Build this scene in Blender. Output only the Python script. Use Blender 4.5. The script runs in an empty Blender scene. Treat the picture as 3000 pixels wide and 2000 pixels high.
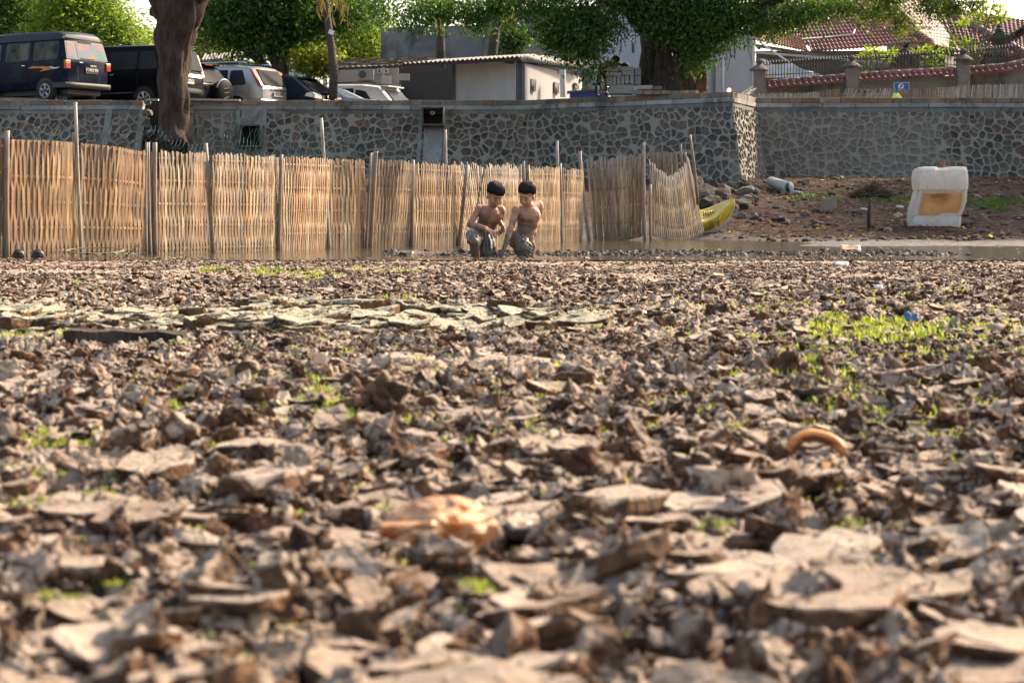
import bpy, bmesh, math, random
import numpy as np
from mathutils import Vector, Matrix, Euler
R = math.radians
SC = bpy.context.scene
COL = SC.collection

# ------------------------------------------------------------------ camera
F = 70/36*3000            # focal length in photo pixels
CAMZ = 0.38
TH = math.atan(365/F)
cd = bpy.data.cameras.new('camera'); cam = bpy.data.objects.new('camera', cd); COL.objects.link(cam)
cam.location = (0, 0, CAMZ); cam.rotation_euler = (math.pi/2-TH, 0, 0)
cd.lens = 70; cd.sensor_width = 36; cd.clip_start = 0.1; cd.clip_end = 3000
cd.dof.use_dof = True; cd.dof.focus_distance = 19.5; cd.dof.aperture_fstop = 10
SC.camera = cam

# ------------------------------------------------------------------ sky and sun
SUN_EL, SUN_ROT = R(35), R(52)
w = bpy.data.worlds.new("World"); SC.world = w; w.use_nodes = True
nt = w.node_tree; nt.nodes.clear()
sky = nt.nodes.new('ShaderNodeTexSky'); sky.sky_type = 'NISHITA'; sky.sun_disc = False
sky.sun_elevation = SUN_EL; sky.sun_rotation = SUN_ROT; sky.dust_density = 3.5; sky.air_density = 1.0; sky.ozone_density = .6
bg = nt.nodes.new('ShaderNodeBackground'); bg.inputs['Strength'].default_value = 0.15
ow = nt.nodes.new('ShaderNodeOutputWorld')
wm = nt.nodes.new('ShaderNodeMix'); wm.data_type = 'RGBA'; wm.blend_type = 'MULTIPLY'; wm.inputs[0].default_value = 1; wm.inputs[7].default_value = (1, .93, .84, 1)
nt.links.new(sky.outputs[0], wm.inputs[6]); nt.links.new(wm.outputs[2], bg.inputs[0]); nt.links.new(bg.outputs[0], ow.inputs[0])
sl = bpy.data.lights.new('sun', 'SUN'); sl.energy = 3.7; sl.angle = R(5); sl.color = (1, .82, .62)
sun = bpy.data.objects.new('sun', sl); COL.objects.link(sun)
sd = Vector((math.sin(SUN_ROT)*math.cos(SUN_EL), math.cos(SUN_ROT)*math.cos(SUN_EL), math.sin(SUN_EL)))
sun.rotation_euler = sd.to_track_quat('Z', 'Y').to_euler(); sun.location = (30, 20, 40)
SC.view_settings.view_transform = 'Standard'; SC.view_settings.look = 'None'
SC.view_settings.exposure = 1.42; SC.view_settings.gamma = 1

# ------------------------------------------------------------------ helpers
def at(px, py, Y):
    """world point seen at photo pixel (px,py) on the plane y=Y"""
    u = (px-1500)/F; v = -(py-1000)/F
    D = Y/(math.cos(TH)+v*math.sin(TH))
    return Vector((D*u, Y, CAMZ+D*(-math.sin(TH)+v*math.cos(TH))))

def _h(ix, iy, s):
    h = (ix.astype(np.int64)*374761393 + iy.astype(np.int64)*668265263 + s*974711) & 0xffffffff
    h = ((h ^ (h >> 13))*1274126177) & 0xffffffff
    h = (h ^ (h >> 16)) & 0xffffffff
    h = (h*2246822519) & 0xffffffff
    h = (h ^ (h >> 15)) & 0xffffff
    return (h/float(0x1000000)).astype(np.float32)

def vn(x, y, s=0):
    ix = np.floor(x); iy = np.floor(y); fx = x-ix; fy = y-iy
    fx = fx*fx*(3-2*fx); fy = fy*fy*(3-2*fy)
    ix = ix.astype(np.int64); iy = iy.astype(np.int64)
    a = _h(ix, iy, s); b = _h(ix+1, iy, s); c = _h(ix, iy+1, s); d = _h(ix+1, iy+1, s)
    return (a*(1-fx)+b*fx)*(1-fy)+(c*(1-fx)+d*fx)*fy

def fbm(x, y, o=4, s=0, g=.5):
    r = 0; a = 1; t = 0
    for i in range(o):
        r = r+a*vn(x*2**i+i*17.3, y*2**i-i*9.1, s+i*31); t += a; a *= g
    return r/t

def voro(x, y, size, s=0, jit=.85, ax=1.0):
    """F1, edge distance, cell randoms (3), offset from the cell centre"""
    x = x/size; y = y/size*ax
    ix = np.floor(x).astype(np.int64); iy = np.floor(y).astype(np.int64)
    f1 = np.full(x.shape, 9., np.float32); f2 = f1.copy()
    c1x = np.zeros_like(f1); c1y = np.zeros_like(f1); c2x = np.zeros_like(f1); c2y = np.zeros_like(f1)
    gx = np.zeros(x.shape, np.int64); gy = gx.copy()
    for i in (-1, 0, 1):
        for j in (-1, 0, 1):
            jx = ix+i; jy = iy+j
            cx = jx+.5+(_h(jx, jy, s)-.5)*jit; cy = jy+.5+(_h(jx, jy, s+7)-.5)*jit
            d = (x-cx)**2+(y-cy)**2
            m = d < f1; m2 = (~m) & (d < f2)
            f2 = np.where(m, f1, np.where(m2, d, f2)); c2x = np.where(m, c1x, np.where(m2, cx, c2x)); c2y = np.where(m, c1y, np.where(m2, cy, c2y))
            f1 = np.where(m, d, f1); c1x = np.where(m, cx, c1x); c1y = np.where(m, cy, c1y)
            gx = np.where(m, jx, gx); gy = np.where(m, jy, gy)
    e = (f2-f1)/(2*np.sqrt((c1x-c2x)**2+(c1y-c2y)**2)+1e-6)*size
    return np.sqrt(f1)*size, e, _h(gx, gy, s+11), _h(gx, gy, s+13), _h(gx, gy, s+17), (x-c1x)*size, (y-c1y)*size

def ss(a, b, x):
    t = np.clip((x-a)/(b-a), 0, 1); return t*t*(3-2*t)

LOCAL = set()      # empties whose parts are written in local coordinates
def poff(parent):
    return -parent.location if parent.type == 'EMPTY' and parent.name not in LOCAL else Vector((0, 0, 0))
def link(name, me, mat=None, parent=None, smooth=False):
    ob = bpy.data.objects.new(name, me); COL.objects.link(ob)
    if mat is not None:
        for m in (mat if isinstance(mat, (list, tuple)) else [mat]): me.materials.append(m)
    if parent is not None:
        ob.parent = parent; ob.location = poff(parent)
    if smooth: me.polygons.foreach_set('use_smooth', np.ones(len(me.polygons), bool))
    return ob

def npmesh(name, V, Q, cols=None, attrs=None):
    """mesh from numpy verts (n,3) and equal-size polygons (m,k)"""
    me = bpy.data.meshes.new(name); k = Q.shape[1]; m = len(Q)
    me.vertices.add(len(V)); me.vertices.foreach_set('co', np.ascontiguousarray(V, np.float32).ravel())
    me.loops.add(m*k); me.loops.foreach_set('vertex_index', np.ascontiguousarray(Q, np.int32).ravel())
    me.polygons.add(m); me.polygons.foreach_set('loop_start', np.arange(0, m*k, k, dtype=np.int32))
    if cols is not None: setcol(me, cols)
    for n, a in (attrs or {}).items():
        at_ = me.attributes.new(n, 'FLOAT', 'POINT'); at_.data.foreach_set('value', np.ascontiguousarray(a, np.float32).ravel())
    me.update(calc_edges=True); return me

def setcol(me, cols):
    c = np.asarray(cols, np.float32)
    if c.shape[1] == 3: c = np.concatenate([c, np.ones((len(c), 1), np.float32)], 1)
    a = me.color_attributes.new('Col', 'FLOAT_COLOR', 'POINT'); a.data.foreach_set('color', c.ravel())

def gridq(nr, nc):
    i = np.arange(nr-1)[:, None]*nc+np.arange(nc-1)[None]
    return np.stack([i, i+1, i+nc+1, i+nc], -1).reshape(-1, 4)

def frame(d):
    d = Vector(d).normalized(); a = Vector((0, 0, 1)) if abs(d.z) < .9 else Vector((1, 0, 0))
    x = d.cross(a).normalized(); return x, x.cross(d).normalized()

class MB:
    def __init__(s): s.v = []; s.f = []; s.c = []; s.m = []
    def add(s, vs, fs, col=(1, 1, 1), mi=0):
        o = len(s.v); s.v += [tuple(p) for p in vs]; s.f += [tuple(i+o for i in f) for f in fs]; s.m += [mi]*len(fs)
        s.c += (col if isinstance(col, list) else [tuple(col)]*len(vs))
    def box(s, c, d, rz=0, col=(1, 1, 1), M=None, mi=0, rot=None):
        c = Vector(c); x, y, z = d[0]/2, d[1]/2, d[2]/2
        P = [Vector(p) for p in ((-x,-y,-z),(x,-y,-z),(x,y,-z),(-x,y,-z),(-x,-y,z),(x,-y,z),(x,y,z),(-x,y,z))]
        m = Euler(rot).to_matrix() if rot else Matrix.Rotation(rz, 3, 'Z')
        s.add([c+m @ p for p in P], [(0,3,2,1),(4,5,6,7),(0,1,5,4),(1,2,6,5),(2,3,7,6),(3,0,4,7)], col, mi)
    def tube(s, pts, r, n=8, col=(1, 1, 1), cap=True, mi=0, cols=None):
        pts = [Vector(p) for p in pts]; rs = r if isinstance(r, (list, tuple)) else [r]*len(pts)
        x, y = frame(pts[1]-pts[0]); V = []; C = []
        for i, p in enumerate(pts):
            d = (pts[min(i+1, len(pts)-1)]-pts[max(i-1, 0)]).normalized()
            x = (x-d*x.dot(d)).normalized(); y = d.cross(x)
            for k in range(n):
                a = 2*math.pi*k/n; V.append(p+(x*math.cos(a)+y*math.sin(a))*rs[i])
                if cols: C.append(tuple(cols[i]))
        fs = [(i*n+k, i*n+(k+1) % n, (i+1)*n+(k+1) % n, (i+1)*n+k) for i in range(len(pts)-1) for k in range(n)]
        if cap: fs += [tuple(range(n))[::-1], tuple((len(pts)-1)*n+k for k in range(n))]
        s.add(V, fs, C if cols else col, mi)
    def ell(s, c, r, rot=None, nu=14, nv=9, col=(1, 1, 1), mi=0, fn=None):
        c = Vector(c); m = (Euler(rot).to_matrix() if rot is not None and not isinstance(rot, Matrix) else (rot or Matrix.Identity(3)))
        V = [c+m @ Vector((0, 0, -r[2]))]
        for j in range(1, nv):
            b = -math.pi/2+math.pi*j/nv
            for i in range(nu):
                a = 2*math.pi*i/nu; p = Vector((r[0]*math.cos(b)*math.cos(a), r[1]*math.cos(b)*math.sin(a), r[2]*math.sin(b)))
                if fn: p = fn(p)
                V.append(c+m @ p)
        V.append(c+m @ Vector((0, 0, r[2]))); L = len(V)-1
        fs = [(0, 1+(i+1) % nu, 1+i) for i in range(nu)]+[(L, L-nu+i, L-nu+(i+1) % nu) for i in range(nu)]
        fs += [(1+j*nu+i, 1+j*nu+(i+1) % nu, 1+(j+1)*nu+(i+1) % nu, 1+(j+1)*nu+i) for j in range(nv-2) for i in range(nu)]
        s.add(V, fs, col, mi)
    def cap(s, p0, p1, r0, r1, n=12, col=(1, 1, 1)):
        """tapered capsule"""
        p0 = Vector(p0); p1 = Vector(p1); d = p1-p0; L = d.length or 1e-4; d.normalize(); pts = []; rs = []
        for a in (80, 55, 28): pts.append(p0-d*r0*math.sin(R(a))); rs.append(r0*math.cos(R(a)))
        for t in (0, .5, 1): pts.append(p0+d*L*t); rs.append(r0+(r1-r0)*t)
        for a in (28, 55, 80): pts.append(p1+d*r1*math.sin(R(a))); rs.append(r1*math.cos(R(a)))
        s.tube(pts, rs, n, col)
    def lathe(s, c, prof, n=20, col=(1, 1, 1), rot=None, mi=0):
        c = Vector(c); m = Euler(rot).to_matrix() if rot else Matrix.Identity(3); k = len(prof)
        V = [c+m @ Vector((r*math.cos(2*math.pi*i/n), r*math.sin(2*math.pi*i/n), z)) for r, z in prof for i in range(n)]
        fs = [(j*n+i, j*n+(i+1) % n, (j+1)*n+(i+1) % n, (j+1)*n+i) for j in range(k-1) for i in range(n)]
        fs += [tuple(range(n))[::-1], tuple((k-1)*n+i for i in range(n))]
        s.add(V, fs, col, mi)
    def prism(s, poly, depth, M=None, col=(1, 1, 1), mi=0):
        """2D polygon (x,z) extruded along +y by depth, placed by matrix M"""
        M = M or Matrix.Identity(4); n = len(poly)
        V = [M @ Vector((p[0], 0, p[1])) for p in poly]+[M @ Vector((p[0], depth, p[1])) for p in poly]
        s.add(V, [tuple(range(n)), tuple(range(2*n-1, n-1, -1))]+[(i, i+n, (i+1) % n+n, (i+1) % n) for i in range(n)], col, mi)
    def loose(s, name, mat=None, parent=None, smooth=False):
        """one object per connected piece"""
        p = list(range(len(s.v)))
        def f(i):
            while p[i] != i: p[i] = p[p[i]]; i = p[i]
            return i
        for q in s.f:
            for k in q[1:]: p[f(k)] = f(q[0])
        g = {}
        for q in s.f: g.setdefault(f(q[0]), []).append(q)
        for fs in g.values():
            ids = sorted({i for q in fs for i in q}); mp = {i: k for k, i in enumerate(ids)}
            b = MB(); b.add([s.v[i] for i in ids], [tuple(mp[i] for i in q) for q in fs], [s.c[i] for i in ids]); b.build(name, mat, parent, smooth)
    def build(s, name, mat=None, parent=None, smooth=False, bevel=0, origin=None):
        me = bpy.data.meshes.new(name); v = s.v
        if origin is not None: v = [(p[0]-origin[0], p[1]-origin[1], p[2]-origin[2]) for p in v]
        me.from_pydata(v, [], s.f); me.update()
        if s.v: setcol(me, s.c)
        if any(s.m): me.polygons.foreach_set('material_index', s.m)
        ob = link(name, me, mat, parent, smooth)
        bm = bmesh.new(); bm.from_mesh(me); bmesh.ops.recalc_face_normals(bm, faces=bm.faces); bm.to_mesh(me); bm.free()
        if origin is not None: ob.location = origin
        if bevel:
            b = ob.modifiers.new('bevel', 'BEVEL'); b.width = bevel; b.segments = 2; b.limit_method = 'ANGLE'
        return ob

def tag(o, label=None, cat=None, group=None, kind=None):
    if label: o['label'] = label
    if cat: o['category'] = cat
    if group: o['group'] = group
    if kind: o['kind'] = kind
    return o
def empty(name, loc, label, cat, group=None, rz=0):
    o = bpy.data.objects.new(name, None); COL.objects.link(o); o.location = loc; o.rotation_euler = (0, 0, rz)
    o.empty_display_size = .1
    return tag(o, label, cat, group)

# ------------------------------------------------------------------ materials
class NT:
    def __init__(s, name):
        s.m = bpy.data.materials.new(name); s.m.use_nodes = True; s.t = s.m.node_tree; s.t.nodes.clear()
        s.out = s.n('ShaderNodeOutputMaterial'); s.p = s.n('ShaderNodeBsdfPrincipled'); s.l(s.p.outputs[0], s.out.inputs[0])
    def n(s, t, **k):
        x = s.t.nodes.new(t)
        for a, b in k.items(): setattr(x, a, b)
        return x
    def l(s, a, b): s.t.links.new(a, b)
    def coord(s, kind='Object', scale=(1, 1, 1)):
        c = s.n('ShaderNodeTexCoord'); mp = s.n('ShaderNodeMapping'); s.l(c.outputs[kind], mp.inputs[0]); mp.inputs['Scale'].default_value = scale
        return mp.outputs[0]
    def noise(s, vec, scale, detail=4, rough=.55, dist=0):
        x = s.n('ShaderNodeTexNoise'); s.l(vec, x.inputs['Vector']); x.inputs['Scale'].default_value = scale
        x.inputs['Detail'].default_value = detail; x.inputs['Roughness'].default_value = rough; x.inputs['Distortion'].default_value = dist
        return x.outputs['Fac']
    def ramp(s, fac, stops, interp='LINEAR'):
        x = s.n('ShaderNodeValToRGB'); s.l(fac, x.inputs[0]); e = x.color_ramp.elements; x.color_ramp.interpolation = interp
        while len(e) < len(stops): e.new(.5)
        for i, (p, c) in enumerate(stops):
            e[i].position = p; e[i].color = (c, c, c, 1) if not isinstance(c, (tuple, list)) else (*c[:3], 1)
        return x.outputs[0]
    def mix(s, fac, a, b, mode='MIX'):
        x = s.n('ShaderNodeMix', data_type='RGBA', blend_type=mode)
        for i, v in ((0, fac), (6, a), (7, b)):
            if isinstance(v, (int, float)): x.inputs[i].default_value = v if i == 0 else (v, v, v, 1)
            elif isinstance(v, (tuple, list)): x.inputs[i].default_value = (*v[:3], 1)
            else: s.l(v, x.inputs[i])
        return x.outputs[2]
    def math(s, op, a, b=0.5):
        x = s.n('ShaderNodeMath', operation=op)
        for i, v in ((0, a), (1, b)):
            if isinstance(v, (int, float)): x.inputs[i].default_value = v
            else: s.l(v, x.inputs[i])
        return x.outputs[0]
    def attr(s, name): return s.n('ShaderNodeAttribute', attribute_name=name)
    def bump(s, h, strength=.4, dist=.01):
        b = s.n('ShaderNodeBump'); b.inputs['Strength'].default_value = strength; b.inputs['Distance'].default_value = dist
        s.l(h, b.inputs['Height']); s.l(b.outputs[0], s.p.inputs['Normal'])
    def set(s, **k):
        for a, b in k.items():
            i = s.p.inputs[{'col': 'Base Color', 'rough': 'Roughness', 'metal': 'Metallic', 'spec': 'Specular IOR Level', 'coat': 'Coat Weight', 'trans': 'Transmission Weight', 'alpha': 'Alpha'}[a]]
            if isinstance(b, (int, float)): i.default_value = b
            elif isinstance(b, (tuple, list)): i.default_value = (*b[:3], 1)
            else: s.l(b, i)
        return s

_M = {}
def mat(name, col=None, rough=.8, var=.25, scale=6, bump=.0, bscale=60, bdist=.005, metal=0, spec=.5, coat=0, dirt=None, dirtamt=.5, dscale=3, stretch=(1, 1, 1)):
    """painted / plain surface: base colour (or the Col attribute) with mottling, dirt patches and bump"""
    if name in _M: return _M[name]
    s = NT(name); v = s.coord('Object', stretch)
    base = s.attr('Col').outputs['Color'] if col is None else None
    n1 = s.noise(v, scale, 5, .6)
    f = s.ramp(n1, [(.25, 1-var), (.75, 1+var*.6)])
    c = s.mix(1.0, base if base is not None else col, f, 'MULTIPLY')
    if dirt:
        n2 = s.noise(v, dscale, 6, .65, .4)
        c = s.mix(s.ramp(n2, [(.62-dirtamt*.35, 0), (.72-dirtamt*.2, .85)]), c, dirt)
    s.set(col=c, rough=rough, metal=metal, spec=spec, coat=coat)
    if bump: s.bump(s.noise(v, bscale, 4, .6), bump, bdist)
    _M[name] = s.m; return s.m

def mud_material(inst=False):
    s = NT('mud_clod' if inst else 'cracked_mud')
    def A(n): a = s.attr(n); a.attribute_type = 'INSTANCER' if inst else 'GEOMETRY'; return a
    pos = s.n('ShaderNodeNewGeometry').outputs['Position']
    cr = s.attr('crust').outputs['Fac']; rn = A('rnd').outputs['Fac']; wet = A('wet').outputs['Fac']; moss = A('moss').outputs['Fac']
    n1 = s.noise(pos, 14, 6, .65, .3); n2 = s.noise(pos, 90, 5, .7); n3 = s.noise(pos, 2.2, 4, .6)
    pale = s.mix(rn, (.275, .19, .13), (.62, .50, .39))
    pale = s.mix(s.ramp(n1, [(.3, 0), (.7, 1)]), pale, s.mix(.5, pale, (.33, .27, .22)))
    pale = s.mix(s.ramp(n3, [(.45, 0), (.7, .5)]), pale, (.30, .225, .165))
    pale = s.mix(s.math('MULTIPLY', moss, .75), pale, (.45, .445, .31))
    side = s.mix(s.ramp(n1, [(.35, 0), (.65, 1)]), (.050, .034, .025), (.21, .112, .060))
    side = s.mix(s.math('MULTIPLY', s.attr('bank').outputs['Fac'], .8), side, s.mix(s.ramp(n1, [(.3, 0), (.7, 1)]), (.018, .011, .008), (.062, .030, .019)))  # bank soil toned darker, part of its shade put into the colour
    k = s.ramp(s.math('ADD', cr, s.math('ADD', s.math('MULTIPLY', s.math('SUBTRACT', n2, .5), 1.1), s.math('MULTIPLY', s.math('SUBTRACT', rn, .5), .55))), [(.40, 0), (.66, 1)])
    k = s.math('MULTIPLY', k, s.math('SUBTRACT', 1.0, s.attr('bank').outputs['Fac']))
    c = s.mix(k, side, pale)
    c = s.mix(s.ramp(n2, [(.25, .35), (.5, 0)]), c, (.06, .04, .028))
    wp = s.n('ShaderNodeVectorMath', operation='ADD'); s.l(pos, wp.inputs[0]); nz = s.n('ShaderNodeTexNoise'); s.l(pos, nz.inputs['Vector']); nz.inputs['Scale'].default_value = 22
    sc_ = s.n('ShaderNodeVectorMath', operation='SCALE'); s.l(nz.outputs['Color'], sc_.inputs[0]); sc_.inputs['Scale'].default_value = .035; s.l(sc_.outputs[0], wp.inputs[1])
    vo = s.n('ShaderNodeTexVoronoi', feature='DISTANCE_TO_EDGE'); s.l(wp.outputs[0], vo.inputs['Vector']); vo.inputs['Scale'].default_value = 19
    ck = s.math('MULTIPLY', s.ramp(vo.outputs['Distance'], [(.0, 1), (.055, 0)]), s.ramp(s.noise(pos, 9, 3, .6), [(.42, 0), (.55, 1)]))
    c = s.mix(s.math('MULTIPLY', ck, .85), c, (.055, .036, .025))
    c = s.mix(s.ramp(s.noise(pos, 34, 5, .75, .5), [(.56, 0), (.68, .7)]), c, (.17, .095, .055))
    wc = s.mix(s.ramp(n1, [(.35, 0), (.65, 1)]), (.055, .046, .038), (.125, .108, .09))
    c = s.mix(wet, c, wc)
    rr = s.n('ShaderNodeMapRange'); s.l(wet, rr.inputs[0]); rr.inputs[3].default_value = .95; rr.inputs[4].default_value = .5
    s.set(col=c, rough=rr.outputs[0], spec=.18)
    h = s.math('ADD', s.noise(pos, 60, 7, .72), s.math('ADD', s.math('MULTIPLY', s.noise(pos, 18, 5, .6), 1.4), s.math('MULTIPLY', ck, -.8)))
    s.bump(h, .9, .012)
    return s.m
MUD = mud_material(); MUDI = mud_material(True)

# ------------------------------------------------------------------ lake bed terrain
SLOPE = .084
def shoreY(X, Y):
    """distance at which the dry mud gives way to the channel, by direction"""
    px = 1500+X/Y*F
    return np.interp(px, [-400, 450, 620, 1000, 1140, 1240, 1400, 1700, 2000, 2300, 3400], [19.9, 19.9, 19.3, 19.2, 19.8, 21.6, 21.9, 22.2, 24.0, 25.5, 27])
def farY(X, Y):
    px = 1500+X/Y*F
    return np.interp(px, [0, 1900, 2100, 2400, 2800, 3400], [35, 34.5, 32.6, 30.0, 28.6, 28])
def mud(X, Y):
    wx = X+.035*(fbm(X*12, Y*12, 3, 5)-.5)+.010*(vn(X*90, Y*90, 8)-.5); wy = Y+.035*(fbm(X*12, Y*12, 3, 6)-.5)+.010*(vn(X*90, Y*90, 9)-.5)
    zone = np.clip(np.exp(-((Y-7.5)/1.2)**2)*ss(1.1, -.5, X), 0, 1)
    zone0 = zone; zone = np.maximum(zone, np.clip(0*np.exp(-((X+.27)/.24)**2-((Y-1.86)/.17)**2), 0, 1)); zone = np.maximum(zone, np.clip(0*np.exp(-((X-.42)/.22)**2-((Y-1.62)/.12)**2), 0, 1))
    u = fbm(X*.9+3, Y*.7+1, 3, 21); near = ss(3.2, 1.6, Y)*.10
    pm = np.clip(ss(.44, .56, u+near-.12*ss(8, 14, Y))+zone*1.3, 0, 1)
    # large plates (left middle), ordinary plates, rubble
    _, e0, r0, a0, b0, dx0, dy0 = voro(wx, wy, .20, 3)
    h0 = (r0-.5)*.040+dx0*(a0-.5)*.40+dy0*(b0-.5)*.40+.9*(dx0*dx0+dy0*dy0)-(1-ss(0, .014, e0))*.055
    _, e1, r1, a1, b1, dx1, dy1 = voro(wx+4, wy+7, .105, 33)
    h1 = (r1-.5)*.028+dx1*(a1-.5)*.34+dy1*(b1-.5)*.34+1.6*(dx1*dx1+dy1*dy1)-(1-ss(0, .010, e1))*.060
    _, e1b, r1b, _, _, _, _ = voro(wx+4, wy+7, .048, 37)
    sub = (1-ss(0, .004, e1b))*.016*ss(.35, .6, a1+.2)
    _, e2, r2, a2, b2, dx2, dy2 = voro(wx+9, wy+2, .050, 43, .95)
    _, e3, r3, a3, b3, dx3, dy3 = voro(wx+2, wy+5, .021, 53, .95)
    hr = (r2-.45)*.040+dx2*(a2-.5)*.9+dy2*(b2-.5)*.9-(1-ss(0, .007, e2))*.020+(r3-.5)*.014+dx3*(a3-.5)*.8-(1-ss(0, .004, e3))*.006
    sub0 = (1-ss(0, .005, e1))*.018*(zone > zone0)
    h0 = np.where(zone > zone0+.02, h0*.30-.006*(1-ss(0, .012, e0)), h0)
    hp = (h0-sub0)*zone+(h1-sub)*(1-zone)
    h = hp*pm+hr*(1-pm)
    crack = np.where(zone > .5, ss(0.002, .013, e0), ss(0.002, .008, e1))
    cp = crack*(.75+.3*r1b); cr_ = ss(-.022, .022, hr)*ss(0, .006, e2)*(.35+.8*r2)
    crust = np.clip(cp*pm+(1-pm)*cr_, 0, 1)
    rnd = np.where(zone > .5, r0, r1)*pm+(1-pm)*(.55*r2+.45*r3)
    rnd = rnd*.75*(1-.35*zone0*pm)
    ridge = -.030*np.exp(-((Y-7.6)/1.3)**2)*ss(1.5, -.5, X)+.022*np.exp(-((Y-6.0)/.45)**2)*ss(2, -1, X)
    hole = -.09*np.exp(-(((X+.02)/.10)**2+((Y-2.45)/.10)**2))-.07*np.exp(-(((X+.13)/.08)**2+((Y-2.25)/.08)**2))
    base = .050*(fbm(X*1.3, Y*.9, 3, 71)-.5)+.030*(fbm(X*4.5, Y*4.5, 2, 75)-.5)+ridge-.030*ss(9, 16, Y)-.002
    fl = .38+.62*ss(16.5, 7, Y)
    z = (base+h)*fl+hole*0
    z = z+.012*(fbm(X*45, Y*45, 3, 81)-.5)*(1-.5*pm)
    # channel and the muddy bank behind
    sh = shoreY(X, Y)+1.0*(fbm(X*.8, Y*.5, 3, 91)-.5); fy = farY(X, Y)+1.6*(fbm(X*.5, Y*.7, 3, 95)-.5)
    px = 1500+X/Y*F
    t = ss(-.7, .4, Y-sh)
    dry = ss(2050, 2500, px); spit = ss(1.7, .2, np.abs(Y-20.6))*ss(-1.75, -1.0, X)*ss(6.0, 2.6, X)
    chan = -.075+.084*dry+.105*spit+.050*(fbm(X*1.6, Y*.7, 3, 99)-.5)+.035*(fbm(X*9, Y*7, 3, 98)-.5)+.022*(fbm(X*28, Y*25, 2, 97)-.5)
    z = z*(1-t)+chan*t
    b = ss(-.6, 1.0, Y-fy)
    bank = .012+np.clip(Y-fy, 0, 99)*.006+np.clip(Y-33.0, 0, 99)*SLOPE+.10*(fbm(X*1.1, Y*1.1, 4, 101)-.5)+.09*(fbm(X*5, Y*5, 4, 103)-.5)*ss(-1, 3, Y-fy)
    bank = np.minimum(bank, 1.24+.06*fbm(X*5, Y*5, 2, 105))
    z = z*(1-b)+bank*b
    wet = np.clip(ss(-1.4, .2, Y-sh)*ss(2.6, -.3, Y-fy), 0, 1)
    wet = np.maximum(wet**.5, .75*ss(-3.0, -.7, Y-sh)*(1-b)); wet = np.where(px < 560, wet*.5, wet); wet = np.maximum(wet, ss(1.9, .5, np.abs(Y-20.6))*ss(-1.9, -1.1, X)*ss(7.0, 3.6, X))
    moss = np.clip(zone0*1.1*ss(.3, .5, fbm(X*3, Y*3, 2, 61)), 0, 1)*(1-t)
    crust = crust*(1-b)+b*.0
    rnd = rnd*(1-b)+b*.25*fbm(X*4, Y*4, 2, 111)
    return z, np.clip(crust, 0, 1), rnd, wet*(1-.25*b), moss

def terrain():
    Y0, Y1 = 1.2, 50.2; rr = .0024; nr = int(math.log(Y1/Y0)/rr); nc = 760
    Yr = Y0*np.exp(np.linspace(0, math.log(Y1/Y0), nr)); hw = .33*Yr+.45
    u = np.linspace(-1, 1, nc)
    X = (u[None]*hw[:, None]).astype(np.float64); Y = np.repeat(Yr[:, None], nc, 1)
    X = X.ravel(); Y = Y.ravel()
    z, cr, rn, wet, moss = mud(X, Y)
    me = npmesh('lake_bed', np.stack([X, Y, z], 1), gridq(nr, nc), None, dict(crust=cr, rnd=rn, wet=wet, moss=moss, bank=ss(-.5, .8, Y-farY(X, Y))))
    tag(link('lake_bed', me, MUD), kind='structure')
terrain()
# wide base sheet under everything, reaching the horizon
MEARTH = mat('far_earth', (.16, .11, .075), .9, .4, .3, .5, 20)
b = MB(); b.add([(-1500, -1500, -.35), (1500, -1500, -.35), (1500, 2500, -.35), (-1500, 2500, -.35)], [(0, 1, 2, 3)])
tag(b.build('ground', MEARTH), kind='structure')
# water sheet
def water():
    s = NT('muddy_water'); pos = s.n('ShaderNodeNewGeometry').outputs['Position']
    s.set(col=(.070, .050, .028), rough=.10, spec=.28)
    mp = s.n('ShaderNodeMapping'); s.l(pos, mp.inputs[0]); mp.inputs['Scale'].default_value = (6, 2.5, 1)
    s.bump(s.noise(mp.outputs[0], 1.6, 5, .65), .22, .02)
    b = MB(); b.add([(-30, 17.5, 0), (30, 17.5, 0), (30, 40, 0), (-30, 40, 0)], [(0, 1, 2, 3)])
    tag(b.build('water', s.m), kind='structure')
water()
def ground_z(X, Y):
    return float(mud(np.array([X], float), np.array([Y], float))[0][0])

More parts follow.
